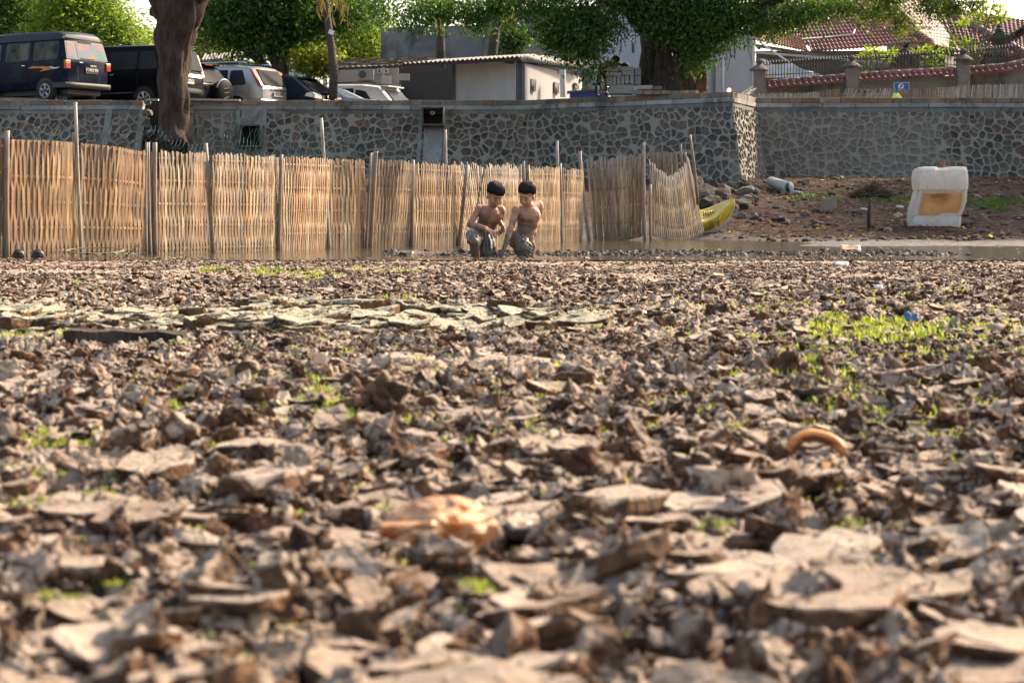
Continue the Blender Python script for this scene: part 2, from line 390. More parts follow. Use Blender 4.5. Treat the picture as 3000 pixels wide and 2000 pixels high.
# ------------------------------------------------------------------ loose clods (uncountable)
def clod_mesh(k, rs, flat):
    bm = bmesh.new()
    n = rs.randint(12, 20)
    for i in range(n):
        a = rs.uniform(0, 6.283); r = rs.uniform(.35, .5); zz = rs.uniform(-.5, .5)
        if flat: a = 6.283*(i//2)/(n//2)+rs.uniform(-.15, .15); r = rs.uniform(.36, .56) if i % 2 else r*.94 if i else .45; zz = (.5 if i % 2 else -.5)
        bm.verts.new((r*math.cos(a)*rs.uniform(.85, 1.15), r*math.sin(a), zz*(.34 if flat else .75)))
    res = bmesh.ops.convex_hull(bm, input=bm.verts)
    bmesh.ops.delete(bm, geom=list({g for g in res['geom_interior']+res['geom_unused'] if isinstance(g, bmesh.types.BMVert)}), context='VERTS')
    bmesh.ops.triangulate(bm, faces=bm.faces)
    bmesh.ops.subdivide_edges(bm, edges=[e for e in bm.edges if e.calc_length() > .18], cuts=2, use_grid_fill=True)
    bmesh.ops.triangulate(bm, faces=bm.faces)
    bmesh.ops.subdivide_edges(bm, edges=[e for e in bm.edges if e.calc_length() > .16], cuts=1, use_grid_fill=True)
    bmesh.ops.triangulate(bm, faces=bm.faces)
    bmesh.ops.smooth_vert(bm, verts=bm.verts, factor=(.08 if flat else .10), use_axis_x=True, use_axis_y=True, use_axis_z=True)
    bm.normal_update()
    from mathutils import noise
    o = Vector((k*7.1, 3, 1)); zs = []
    for v in bm.verts:
        p = v.co.copy()
        v.co += v.normal*(.28 if flat else 1)*(.13*noise.noise(p*3+o)+.10*noise.noise(p*8+o)+.06*noise.noise(p*18+o)+.035*noise.noise(p*34+o))
        if flat: v.co.z += .22*(p.x**2+p.y**2)-.03+.05*noise.noise(p*2.5+o)
    bm.normal_update()
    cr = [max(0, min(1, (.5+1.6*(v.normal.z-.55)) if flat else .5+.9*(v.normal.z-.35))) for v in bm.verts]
    me = bpy.data.meshes.new('clod'); bm.to_mesh(me); bm.free()
    for n_, a in (('crust', cr), ):
        at_ = me.attributes.new(n_, 'FLOAT', 'POINT'); at_.data.foreach_set('value', a)
    me.materials.append(MUDI)
    return me

def scatter(name, P, rot, scl, rnd, wet, moss, meshes, kind='stuff'):
    """one object whose geometry nodes instance the meshes on the points"""
    me = bpy.data.meshes.new(name); me.vertices.add(len(P)); me.vertices.foreach_set('co', np.ascontiguousarray(P, np.float32).ravel())
    def fa(n, t, a, key): x = me.attributes.new(n, t, 'POINT'); x.data.foreach_set(key, np.ascontiguousarray(a).ravel())
    fa('rot', 'FLOAT_VECTOR', rot.astype(np.float32), 'vector'); fa('scl', 'FLOAT_VECTOR', scl.astype(np.float32), 'vector')
    for n, a in (('rnd', rnd), ('wet', wet), ('moss', moss)): fa(n, 'FLOAT', a.astype(np.float32), 'value')
    fa('idx', 'INT', np.random.RandomState(4).randint(0, len(meshes), len(P)).astype(np.int32), 'value')
    ob = link(name, me, MUD)
    ng = bpy.data.node_groups.new(name+'_nodes', 'GeometryNodeTree')
    ng.interface.new_socket('Geometry', in_out='INPUT', socket_type='NodeSocketGeometry'); ng.interface.new_socket('Geometry', in_out='OUTPUT', socket_type='NodeSocketGeometry')
    N = ng.nodes.new; L = ng.links.new
    gi = N('NodeGroupInput'); go = N('NodeGroupOutput'); ip = N('GeometryNodeInstanceOnPoints'); g2i = N('GeometryNodeGeometryToInstance')
    for i, m in enumerate(meshes[::-1]):
        o = bpy.data.objects.new(name+'_piece', m); oi = N('GeometryNodeObjectInfo'); oi.inputs['Object'].default_value = o; oi.inputs['As Instance'].default_value = True
        L(oi.outputs['Geometry'], g2i.inputs[0])
    def na(n, t):
        x = N('GeometryNodeInputNamedAttribute'); x.data_type = t; x.inputs['Name'].default_value = n; return x.outputs['Attribute']
    L(gi.outputs[0], ip.inputs['Points']); L(g2i.outputs[0], ip.inputs['Instance'])
    ip.inputs['Pick Instance'].default_value = True; L(na('idx', 'INT'), ip.inputs['Instance Index'])
    e2r = N('FunctionNodeEulerToRotation'); L(na('rot', 'FLOAT_VECTOR'), e2r.inputs[0]); L(e2r.outputs[0], ip.inputs['Rotation'])
    L(na('scl', 'FLOAT_VECTOR'), ip.inputs['Scale']); L(ip.outputs[0], go.inputs[0])
    md = ob.modifiers.new('scatter', 'NODES'); md.node_group = ng
    return ob

def clods():
    rs = random.Random(5); rg = np.random.RandomState(11)
    lumps = [clod_mesh(i, rs, False) for i in range(9)]; flats = [clod_mesh(20+i, rs, True) for i in range(7)]
    clear = [(at(1285, 1560, 2.25).x, 2.25, .12), (at(2400, 1310, 2.98).x, 2.98, .11), (at(365, 985, 5.8).x, 5.74, .12), (at(250, 985, 5.8).x, 5.74, .12), (at(470, 985, 5.8).x, 5.76, .12)]
    def pts(n, y0, y1, size_lo, size_hi, keep=None, power=2):
        # uniform per square metre inside the widening strip
        Y = np.sqrt(rg.uniform(y0*y0, y1*y1, n)); X = rg.uniform(-1, 1, n)*(.30*Y+.25)
        z, cr, rn, wt, ms = mud(X, Y)
        s = size_lo+(size_hi-size_lo)*rg.uniform(0, 1, n)**power
        dens = fbm(X*1.3+5, Y*1.0, 3, 201)
        ok = (rg.uniform(0, 1, n) < ss(.25, .6, dens)*1) & ((Y < shoreY(X, Y)-.1) | (keep is not None))
        zone = np.maximum(np.exp(-((Y-7.3)/.9)**2)*ss(.9, -.6, X), np.clip(0*np.exp(-((X+.27)/.24)**2-((Y-1.86)/.17)**2), 0, .9))
        ok &= (rg.uniform(0, 1, n) > zone*1.1) if keep is None else keep(X, Y, zone)
        for cx, cy, cr_ in clear: ok &= ((X-cx)**2+((Y-cy)*.7)**2 > cr_**2)
        return X[ok], Y[ok], z[ok], s[ok], rn[ok], wt[ok], ms[ok]
    spitk = lambda X, Y, z: (np.abs(Y-20.5) < 1.1) & (X > -1.3) & (X < 4.5) & (rg.uniform(0, 1, len(X)) < .8)
    parts = [pts(100000, 1.3, 20.5, .010, .054), pts(45000, 1.3, 6, .008, .030), pts(4200, 1.3, 5, .035, .085), pts(1800, 5, 18, .04, .10, power=3), pts(14000, 19, 22, .05, .15, keep=spitk)]
    X, Y, Z, S, RN, WT, MS = [np.concatenate(a) for a in zip(*parts)]
    S = S*(1-.42*ss(10, 17, Y))
    n = len(X); rot = np.stack([rg.normal(0, .5, n), rg.normal(0, .5, n), rg.uniform(0, 6.28, n)], 1)
    sc = S[:, None]*rg.uniform(.75, 1.3, (n, 3)); P = np.stack([X, Y, Z+S*.05], 1)
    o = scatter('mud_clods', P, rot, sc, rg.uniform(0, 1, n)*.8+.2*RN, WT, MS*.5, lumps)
    tag(o, 'loose brown clods of dried mud strewn over the whole lake bed', 'mud clods', kind='stuff')
    zk = lambda X, Y, z: (Y > 4) & (z > .35) & (rg.uniform(0, 1, len(X)) < z)
    parts = [pts(21000, 1.3, 20.5, .018, .070), pts(2200, 1.3, 20.5, .05, .09), pts(1100, 1.3, 4.5, .05, .10), pts(260, 1.35, 3.0, .08, .15), pts(20000, 5.6, 9.4, .118, .20, keep=zk)]
    X, Y, Z, S, RN, WT, MS = [np.concatenate(a) for a in zip(*parts)]
    S = S*(1-.42*ss(10, 17, Y)); MS = np.where((S > .115) & (Y > 4), .85, MS)
    n = len(X); rot = np.stack([rg.normal(0, .17, n), rg.normal(0, .17, n), rg.uniform(0, 6.28, n)], 1)
    sc = S[:, None]*rg.uniform(.8, 1.25, (n, 3)); sc[:, 2] *= np.where((S > .115) & (Y > 4), .75, np.where(S > .05, .55, .85)); rot[:, :2] *= np.where(S > .12, .6, 1)[:, None]; P = np.stack([X, Y, Z+S*.08], 1)
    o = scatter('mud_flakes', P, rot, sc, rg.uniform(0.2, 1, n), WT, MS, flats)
    tag(o, 'curled pale flakes of dried mud crust lying among the clods', 'mud flakes', kind='stuff')
clods()
# ------------------------------------------------------------------ retaining wall
CONC = mat('rough_concrete', None, .9, .35, 3, .5, 25, .01, dirt=(.07, .065, .055), dirtamt=.35, dscale=1.5)
ZW = 3.28
def stone_material():
    s = NT('river_stone_masonry'); pos = s.n('ShaderNodeNewGeometry').outputs['Position']
    mo = s.attr('mortar').outputs['Fac']; rn = s.attr('rnd').outputs['Fac']
    n = s.noise(pos, 12, 6, .7); n2 = s.noise(pos, 1.3, 4, .6); n3 = s.noise(pos, 40, 4, .6)
    st = s.ramp(rn, [(0, (.055, .050, .043)), (.3, (.10, .089, .075)), (.6, (.15, .125, .098)), (.85, (.08, .071, .060)), (1, (.16, .10, .07))])
    st = s.mix(1, st, s.ramp(n, [(.3, .5), (.7, 1.6)]), 'MULTIPLY')
    mc = s.mix(n2, (.245, .225, .19), (.32, .29, .24)); mc = s.mix(s.ramp(n3, [(.3, .35), (.6, 0)]), mc, (.12, .11, .1))
    c = s.mix(s.ramp(s.math('ADD', mo, s.math('MULTIPLY', s.math('SUBTRACT', n3, .5), .5)), [(.4, 0), (.6, 1)]), st, mc)
    c = s.mix(s.math('MULTIPLY', s.attr('smear').outputs['Fac'], .75), c, (.26, .235, .20))
    s.set(col=c, rough=.9, spec=.3); s.bump(s.noise(pos, 35, 5, .6), .5, .012)
    return s.m
def path_pts(lst): return [Vector((at(px, 500, Y).x, Y, 0)) for px, Y in lst]
WPATH = path_pts([(-300, 50), (422, 50), (556, 50), (1520, 50), (2138, 46.6), (2208, 49), (3350, 49)])
def wall():
    root = empty('retaining_wall', (0, 49, 0), 'long grey retaining wall of dark river stones set in pale mortar, behind the bamboo fence', 'wall')
    P = WPATH; seg = [(P[i+1]-P[i]) for i in range(len(P)-1)]; L = np.cumsum([0]+[s.length for s in seg])
    nrm = [Vector((s.y, -s.x, 0)).normalized() for s in seg]
    vn_ = []
    for i in range(len(P)):
        a = nrm[max(i-1, 0)]; b = nrm[min(i, len(nrm)-1)]; m = (a+b).normalized(); vn_.append(m/max(.5, m.dot(a)))
    def make(s0, s1, name, sd, holes=()):
        z0, z1 = .85, ZW-.33; ds = .018
        S = np.arange(s0, s1, ds); Z = np.arange(z0, z1+.001, ds)
        i = np.clip(np.searchsorted(L, S, side='right')-1, 0, len(seg)-1); f = (S-L[i])/(L[i+1]-L[i])
        Pa = np.array([[p.x, p.y] for p in P]); N = np.array([[n.x, n.y] for n in vn_])
        B = Pa[i]*(1-f)[:, None]+Pa[i+1]*f[:, None]; NN = N[i]*(1-f)[:, None]+N[i+1]*f[:, None]
        SS, ZZ = np.meshgrid(S, Z)
        wx = SS+.16*(fbm(SS*2.5, ZZ*2.5, 2, 401)-.5)+.05*(fbm(SS*11, ZZ*11, 2, 411)-.5); wz = ZZ+.16*(fbm(SS*2.5, ZZ*2.5, 2, 402)-.5)+.05*(fbm(SS*11, ZZ*11, 2, 412)-.5)
        f1, e, r, a, b, _, _ = voro(wx, wz, .215, sd, .82, 1.15)
        e = np.minimum(e, (.145-f1)*.8+.012*(b-.5))
        mw = .014+.014*fbm(SS*1.2, ZZ*1.2, 2, 403)+.012*(a-.5)
        smear = ss(.48, .72, fbm(SS*.5+sd, ZZ*.7, 4, 404))*.75
        smear = np.maximum(smear, ss(3.5, .5, np.abs(SS-L[5]-1.6))*.55*ss(.35, .5, fbm(SS*1.5, ZZ*1.5, 2, 407)+.1))
        mort = ss(mw+.010, mw-.010, e)
        d = .030*ss(mw+.022, mw-.012, e)-.012*(b-.5)-.012*ss(.02, .1, e)*0+.015*(fbm(SS*14, ZZ*14, 3, 405)-.5)+.05*(fbm(SS*.6, ZZ*.8, 2, 406)-.5)
        off = (ZW-ZZ)*.20+d
        X = B[:, 0][None]+NN[:, 0][None]*off; Y = B[:, 1][None]+NN[:, 1][None]*off
        V = np.stack([X, Y, ZZ], -1).reshape(-1, 3); Q = gridq(len(Z), len(S))
        if holes:
            c = V[Q].mean(1); keep = np.ones(len(Q), bool)
            for (x0, x1, a0, a1) in holes: keep &= ~((c[:, 0] > x0) & (c[:, 0] < x1) & (c[:, 2] > a0) & (c[:, 2] < a1))
            Q = Q[keep]
        me = npmesh(name, V, Q, None, dict(mortar=mort.ravel(), rnd=r.ravel(), smear=smear.ravel()))
        return link(name, me, STONE, root, True)
    global STONE; STONE = stone_material()
    X = lambda px: at(px, 500, 49.8).x
    Zp = lambda y: at(1500, y, 49.8).z
    h1 = (X(712), X(768), Zp(428), Zp(372)); h2 = (X(1243), X(1298), Zp(366), 9)
    make(0, L[1], 'stonework', 3); make(L[2], L[3], 'stonework', 5, [h1, h2]); make(L[3], L[5], 'stonework', 8); make(L[5], L[6], 'stonework', 13)
    # hole linings
    b = MB(); g = (.10, .095, .085)
    for (x0, x1, a0, a1) in (h1, (h2[0], h2[1], h2[2], ZW-.24)):
        y = 49.3; cx = (x0+x1)/2; w_ = x1-x0; cz = (a0+a1)/2; h = a1-a0
        b.box((cx, y+.9, cz), (w_+.1, .04, h+.1), col=g); b.box((x0-.02, y+.45, cz), (.04, .9, h+.1), col=g); b.box((x1+.02, y+.45, cz), (.04, .9, h+.1), col=g)
        b.box((cx, y+.42, a0-.02), (w_-.004, .9, .04), col=g); b.box((cx, y+.42, a1+.02), (w_-.004, .9, .04), col=g)
    b.build('drain_niche', CONC, root)
    b = MB(); b.lathe((X(1270), 49.35, Zp(335)), [(.045, -.1), (.045, .25), (.033, .25), (.033, -.1)], 16, (.5, .5, .48), rot=(R(90), 0, 0)); b.build('drain_pipe', CONC, root)
    # concrete ribs, slabs
    b = MB(); c1 = (.26, .25, .23); c2 = (.22, .215, .20)
    def rib(pxt, pxb, wd, pr=.05, zt=ZW-.24, zb=1.0, col=c1, Yt=50):
        xt = at(pxt, 500, Yt).x; xb = at(pxb, 500, Yt).x; w2 = wd/2; yt = Yt-(ZW-zt)*.2-pr; yb = Yt-(ZW-zb)*.2-pr
        V = [(xt-w2, yt, zt), (xt+w2, yt, zt), (xb+w2, yb, zb), (xb-w2, yb, zb)]; V += [(v[0], v[1]+.2, v[2]) for v in V]
        b.add(V, [(0, 1, 2, 3), (7, 6, 5, 4), (0, 4, 5, 1), (1, 5, 6, 2), (2, 6, 7, 3), (3, 7, 4, 0)], [tuple(k*random.uniform(.9, 1.1) for k in col)]*8)
    random.seed(3)
    rib(325, 296, .16); rib(424, 392, .17); rib(562, 566, .14); rib(700, 702, .10); rib(778, 780, .10, .05)
    rib(1236, 1222, .09); rib(1306, 1300, .09)
    b.build('buttress', CONC, root)
    b = MB(); xm = (h1[0]+h1[1])/2
    for z0, z1 in ((h1[3], ZW-.24), (1.0, h1[2])):
        for dx in (0,):
            yt = 50-(ZW-z1)*.2-.035; yb = 50-(ZW-z0)*.2-.035; w2 = (X(775)-X(705))/2-.02
            V = [(xm-w2, yt, z1), (xm+w2, yt, z1), (xm+w2, yb, z0), (xm-w2, yb, z0)]; V += [(v[0], v[1]+.15, v[2]) for v in V]
            b.add(V, [(0, 1, 2, 3), (7, 6, 5, 4), (0, 4, 5, 1), (1, 5, 6, 2), (2, 6, 7, 3), (3, 7, 4, 0)], c2)
    xm = (h2[0]+h2[1])/2; z1, z0 = h2[2], 1.0; w2 = (h2[1]-h2[0])/2
    V = [(xm-w2, 50-(ZW-z1)*.2-.03, z1), (xm+w2, 50-(ZW-z1)*.2-.03, z1), (xm+w2-.06, 50-(ZW-z0)*.2-.1, z0), (xm-w2-.06, 50-(ZW-z0)*.2-.1, z0)]; V += [(v[0], v[1]+.15, v[2]) for v in V]
    b.add(V, [(0, 1, 2, 3), (7, 6, 5, 4), (0, 4, 5, 1), (1, 5, 6, 2), (2, 6, 7, 3), (3, 7, 4, 0)], (.30, .295, .28))
    b.build('plaster_panel', CONC, root)
    # beam, block course, brick cap
    rs = random.Random(9)
    def course(name, z0, z1, pr, back, ln, cols, gap, jit):
        b = MB()
        for k in range(len(seg)):
            if k == 1: continue
            n = nrm[k]; d = seg[k].normalized(); LL = seg[k].length; t = 0
            if k == 5: t = .02
            while t < LL-.05:
                l = min(ln*rs.uniform(.7, 1.3), LL-t)
                if LL-t-l < .1: l = LL-t
                c = P[k]+d*(t+l/2)+n*((pr-back)/2+rs.uniform(-jit, jit)); zc = (z0+z1)/2+rs.uniform(-jit, jit)*.6
                col = rs.choice(cols); f = rs.uniform(.85, 1.15)
                b.box((c.x, c.y, zc), (l-gap, pr+back, z1-z0-.002), rz=math.atan2(d.y, d.x), col=tuple(q*f for q in col)); t += l
        return b.build(name, CONC, root, bevel=.008)
    course('beam', ZW-.345, ZW-.242, .06, .25, 3.0, [(.21, .205, .185), (.19, .18, .165)], .0, .002)
    course('block_course', ZW-.24, ZW-.132, .085, .25, .95, [(.34, .345, .34), (.30, .30, .29), (.27, .26, .24), (.36, .36, .35)], .012, .006)
    course('brick_cap', ZW-.13, ZW, .055, .35, .42, [(.26, .18, .12), (.22, .19, .155), (.25, .15, .09), (.19, .17, .14), (.30, .23, .17)], .010, .010)
wall()

# ------------------------------------------------------------------ parking lot
def zlot(X, Y):
    z = np.interp(X, [-60, -12.2, -11.5, -10, -9.2, -7.2, -5.6, -4, 0, 1.4, 2.2, 5.0, 6.5, 60], [3.5, 3.44, 3.40, 3.32, 3.16, 3.1, 3.0, 2.95, 2.9, 2.95, 3.22, 3.32, 3.1, 3.1])
    return z
LOT = mat('dusty_lot', (.30, .26, .21), .95, .35, 1.2, .5, 30, .01, dirt=(.14, .11, .08), dirtamt=.6, dscale=.8)
def lot():
    xs = np.linspace(-45, 45, 181); ys = np.array([0, .15, 1, 3, 6, 10, 20, 40, 120.])
    front = np.interp(xs, [p.x for p in WPATH], [p.y for p in WPATH])+.32
    V = []
    for j, y in enumerate(ys):
        for i, x in enumerate(xs):
            z = float(zlot(x, 0)) if j else -.3
            if j >= 1 and j < 3: z = z*.5+.5*min(z, ZW-.02)
            V.append((x, front[i]+y+(0 if j else 0), z+(.02*math.sin(x*3+j)) if j else -.3))
    V = np.array(V); me = npmesh('parking_lot', V, gridq(len(ys), len(xs)))
    tag(link('parking_lot', me, LOT), kind='structure')
lot()

# ------------------------------------------------------------------ leaves and trees
def leaf_material(name, trans=.45):
    s = NT(name); c = s.attr('Col').outputs['Color']; s.set(col=c, rough=.45, spec=.35)
    tr = s.n('ShaderNodeBsdfTranslucent'); s.l(s.mix(1, c, (1.35, 1.5, .55), 'MULTIPLY'), tr.inputs[0])
    mx = s.n('ShaderNodeMixShader'); mx.inputs[0].default_value = trans; s.l(s.p.outputs[0], mx.inputs[1]); s.l(tr.outputs[0], mx.inputs[2]); s.l(mx.outputs[0], s.out.inputs[0])
    return s.m
LEAF = leaf_material('leaf')
BARK = mat('bark', None, .95, .7, 7, 1.0, 12, .06, stretch=(1.8, 1.8, .5), dirt=(.095, .07, .052), dirtamt=.45, dscale=3)
def foliage(name, blobs, nclus, nleaf, size, pal, parent=None, spread=.25, seed=1, droop=.5, shell=.5, aspect=.45, flat=1.0):
    rg = np.random.RandomState(seed)
    C = np.array([b[0] for b in blobs], float); Rr = np.array([b[1] if hasattr(b[1], '__len__') else (b[1],)*3 for b in blobs], float)
    wgt = Rr.prod(1)**.8; bi = rg.choice(len(blobs), nclus, p=wgt/wgt.sum())
    d = rg.normal(size=(nclus, 3)); d /= np.linalg.norm(d, axis=1)[:, None]
    rad = shell+(1-shell)*rg.uniform(0, 1, nclus)**.5; rad *= rg.uniform(.75, 1.12, nclus)
    cc = C[bi]+d*Rr[bi]*rad[:, None]
    ctone = rg.uniform(0, 1, nclus)
    k = np.repeat(np.arange(nclus), nleaf); n = len(k)
    off = rg.normal(0, 1, (n, 3))*spread*rg.uniform(.6, 1.3, (nclus, 1))[k]; off[:, 2] *= .75*flat; off[:, 2] -= np.abs(rg.normal(0, .4, n))*spread*droop
    p = cc[k]+off
    ax = rg.normal(0, 1, (n, 3)); ax[:, 2] = ax[:, 2]*.5-droop; ax /= np.linalg.norm(ax, axis=1)[:, None]
    t = rg.normal(0, 1, (n, 3)); sdv = np.cross(ax, t); sdv /= np.linalg.norm(sdv, axis=1)[:, None]; nn = np.cross(ax, sdv)
    s = size*rg.uniform(.65, 1.3, n)[:, None]
    V = np.stack([p, p+ax*s*.45+sdv*s*aspect*.5+nn*s*.08, p+ax*s, p+ax*s*.45-sdv*s*aspect*.5+nn*s*.08], 1).reshape(-1, 3)
    pal = np.array(pal); q = np.clip(ctone[k]*.7+rg.uniform(0, .3, n), 0, .999)*(len(pal)-1); i0 = q.astype(int); f = (q-i0)[:, None]
    col = (pal[i0]*(1-f)+pal[np.minimum(i0+1, len(pal)-1)]*f)*rg.uniform(.75, 1.25, n)[:, None]
    me = npmesh(name, V, np.arange(4*n).reshape(-1, 4), np.repeat(col, 4, 0))
    return link(name, me, LEAF, parent)
DARK = [(.028, .060, .018), (.045, .095, .022), (.075, .14, .028)]
MID = [(.035, .08, .015), (.07, .14, .025), (.12, .19, .03)]
BRIGHT = [(.06, .12, .02), (.14, .22, .03), (.26, .30, .05), (.34, .34, .06)]
def gnarly(b, pts, rs, col=(.085, .05, .035), n=16, seed=0, amp=.16):
    """tapered trunk or limb with ridges"""
    from mathutils import noise
    P = [Vector(p) for p in pts]; m = 5; Q = []; RR = []
    for i in range(len(P)-1):
        for j in range(m): t = j/m; Q.append(P[i].lerp(P[i+1], t)); RR.append(rs[i]*(1-t)+rs[i+1]*t)
    Q.append(P[-1]); RR.append(rs[-1]); x, y = frame(Q[1]-Q[0]); V = []; C = []
    for i, p in enumerate(Q):
        d = (Q[min(i+1, len(Q)-1)]-Q[max(i-1, 0)]).normalized(); x = (x-d*x.dot(d)).normalized(); y = d.cross(x)
        for k in range(n):
            a = 2*math.pi*k/n; u = x*math.cos(a)+y*math.sin(a)
            r = RR[i]*(1+amp*noise.noise(Vector((math.cos(a)*2.2+seed, math.sin(a)*2.2, i*.22)))*2+amp*.5*noise.noise(Vector((math.cos(a)*6+seed, math.sin(a)*6, i*.5))))
            V.append(p+u*r); f = 1+.35*noise.noise(Vector((math.cos(a)*3, math.sin(a)*3, i*.4+seed))); C.append(tuple(c*f for c in col))
    fs = [(i*n+k, i*n+(k+1) % n, (i+1)*n+(k+1) % n, (i+1)*n+k) for i in range(len(Q)-1) for k in range(n)]
    fs += [tuple(range(n))[::-1], tuple((len(Q)-1)*n+k for k in range(n))]
    b.add(V, fs, C)

def big_trees():
    # bare leaning trunk growing out of the wall's gap
    Y = 49.2; A = lambda px, y, dy=0: at(px, y, Y+dy)
    t = empty('broad_tree', A(510, 385), 'big red-brown tree trunk rising through the gap in the stone wall beside the black van', 'tree')
    b = MB(); gnarly(b, [A(508, 420), A(508, 380), A(512, 300), A(508, 220), A(512, 130), A(520, 60), A(518, -10), A(515, -110)], [.46, .38, .34, .36, .42, .52, .60, .56], (.058, .034, .025), 48, 1, .17)
    b.build('trunk', BARK, t, True)
    b = MB(); gnarly(b, [A(470, 40), A(452, 35), A(440, 33)], [.18, .13, .10], (.14, .08, .05), 12, 4); b.build('cut_limb', BARK, t, True)
    b = MB(); gnarly(b, [A(540, 60), A(575, -10), A(640, -120, -1), A(760, -260, -2)], [.35, .3, .24, .15], (.062, .031, .021), 16, 7)
    gnarly(b, [A(500, 30), A(450, -60), A(330, -190), A(180, -260)], [.35, .3, .24, .14], (.062, .031, .021), 16, 9); b.build('limb', BARK, t, True)
    foliage('crown', [(A(500, -330), (5, 3.5, 1.7)), (A(100, -330, 1), (3.5, 3, 1.3)), (A(900, -330, -1), (3.5, 3, 1.3))], 500, 45, .16, MID, t, .4, 5)
    # banyan by the wall
    Y = 48.9; A = lambda px, y, dy=0: at(px, y, Y+dy)
    t = empty('banyan_tree', A(1965, 270), 'wide dark banyan tree with hanging aerial roots on the wall top, beside the grey blocks', 'tree')
    b = MB(); col = (.05, .036, .026)
    gnarly(b, [A(1965, 300, .6), A(1965, 262, .6), A(1965, 200, .6), A(1960, 130, .6), A(1965, 60, .6), A(1975, -20, .6)], [.85, .78, .68, .62, .72, .95], col, 40, 3, .20)
    rs = random.Random(8)
    for i in range(44):
        u = rs.uniform(-1, 1); p0 = 1965+u*88*rs.uniform(.8, 1.05); p1 = 1965+u*60; r = rs.uniform(.03, .11)
        dy = .6-.75*math.sqrt(max(0, 1-u*u))
        gnarly(b, [A(p0, 272, dy), A(p0*.7+p1*.3+rs.uniform(-4, 4), 200, dy+.05), A(p1+rs.uniform(-4, 4), 120, dy+.1), A(p1*1.0, 20, dy+.1)], [r*1.4, r, r*.9, r*.8], tuple(c*rs.uniform(.6, 1.7) for c in col), 7, i, .1)
    for i in range(5): 
        px = 2045+i*5; gnarly(b, [A(px+rs.uniform(-3, 3), 268, -.05), A(px+2, 225, -.02), A(px-10, 190, 0)], [.06, .05, .03], (.14, .06, .04), 7, 50+i, .1)
    b.build('trunk', BARK, t, True)
    b = MB()
    gnarly(b, [A(1890, 70, .3), A(1850, 25, 0), A(1790, -10, -.3), A(1650, -60, -1), A(1450, -120, -1.5)], [.32, .24, .22, .18, .1], col, 14, 11)
    gnarly(b, [A(2030, 160, .2), A(2080, 120, 0), A(2130, 85, -.2), A(2200, 30, -.5), A(2350, -40, -1)], [.26, .2, .17, .15, .1], col, 14, 12)
    gnarly(b, [A(1960, 0, .6), A(1900, -120, 0), A(1800, -260, 0)], [.6, .4, .2], col, 14, 13); gnarly(b, [A(1980, 0, .6), A(2060, -120, 0), A(2200, -260, 0)], [.6, .4, .2], col, 14, 14)
    b.build('limb', BARK, t, True)
    b = MB()
    for i in range(60):
        px = rs.choice([rs.uniform(1780, 1900), rs.uniform(2060, 2200), rs.uniform(1700, 2100)]); y0 = rs.uniform(10, 80) if px < 1900 else rs.uniform(60, 130); L_ = rs.uniform(20, 95)
        x = px; pts = []
        for j in range(6): pts.append(A(x, y0+L_*j/5, -.2)); x += rs.uniform(-5, 5)
        b.tube(pts, .008, 4, (.03, .022, .018))
    b.loose('aerial_root', BARK, t)
    bl = []
    for px, y, r, dy in ((1960, 30, 1.0, -.6), (2010, 70, .75, -.7), (2075, 110, .5, -.6), (2070, 50, 1.0, -.8), (2130, 60, .75, -.6), (2180, 40, .75, -.8), (2240, 60, .55, -.6), (2290, 50, .5, -.6), (2330, 20, .6, -.8), (2400, 15, .5, -.8), (2460, 10, .35, -1),
                         (1960, -60, 1.4, 0), (1880, -20, .7, -.3), (1830, -60, 1.0, -.5), (2100, -60, 1.4, -.5), (2250, -60, 1.0, -.5), (2040, 165, .4, -.75), (1930, 90, .45, -.6),
                         (1720, 60, .75, -.9), (1680, 110, .7, -1), (1640, 60, .8, -1), (1700, 160, .45, -1), (1740, 120, .45, -1), (1620, 130, .42, -1), (1760, 175, .28, -1), (1730, 210, .22, -1), (1780, 70, .45, -1), (1660, 20, .9, -1), (1790, 10, .5, -1),
                         (1560, 5, .5, -1.2), (1490, 0, .55, -1.2), (1420, 22, .55, -1.2), (1350, 25, .6, -1.2), (1280, 25, .55, -1.2), (1220, 65, .40, -1.2), (1160, 55, .42, -1.2), (1240, 20, .7, -1.2), (1100, 10, .5, -1.2), (1400, 60, .35, -1.2), (1470, 50, .3, -1.2)):
        bl.append((A(px, y, dy), (r, r*.9, r*.62)))
    foliage('crown', bl, 1900, 30, .105, [(.03, .065, .018), (.05, .105, .025), (.08, .15, .03), (.14, .22, .04)], t, .19, 21, .9, .15)
    bl2 = [(A(px, y, -.8), (r, r*.8, r*.5)) for px, y, r in ((2500, 20, .4), (2550, 45, .35), (2600, 30, .4), (2640, 60, .3), (2680, 70, .25), (2700, 20, .45), (2760, 25, .4), (2800, 15, .35), (2860, 10, .35), (2740, -20, .6), (2600, -20, .6), (2450, 40, .3), (2850, -30, .4), (2560, 75, .18), (2640, 85, .15))]
    gl = foliage('leaf_sprays', bl2, 260, 22, .10, [(.06, .11, .02), (.12, .17, .03), (.2, .22, .04)], t, .13, 22, .8, .2)
    # trees behind the parking lot
    def bgtree(lbl, px, y, Y, blobs, pal, n, size, spread, seed, trunk=(.10, .07, .05), r=.25, nl=26, shell=.35, droop=.3):
        base = at(px, y, Y); base.z = 2.6; t = empty('tree', base, lbl, 'tree', 'trees behind the parking lot')
        b = MB(); top = at(blobs[0][0], blobs[0][1], Y); gnarly(b, [base, base.lerp(top, .4), top], [r, r*.75, r*.4], trunk, 12, seed)
        for k, q in enumerate(blobs[1:6]): gnarly(b, [base.lerp(top, .35+.08*k), at(q[0], q[1], Y+(q[3] if len(q) > 3 else 0))], [r*.45, r*.12], trunk, 8, seed+k)
        b.build('trunk', BARK, t, True)
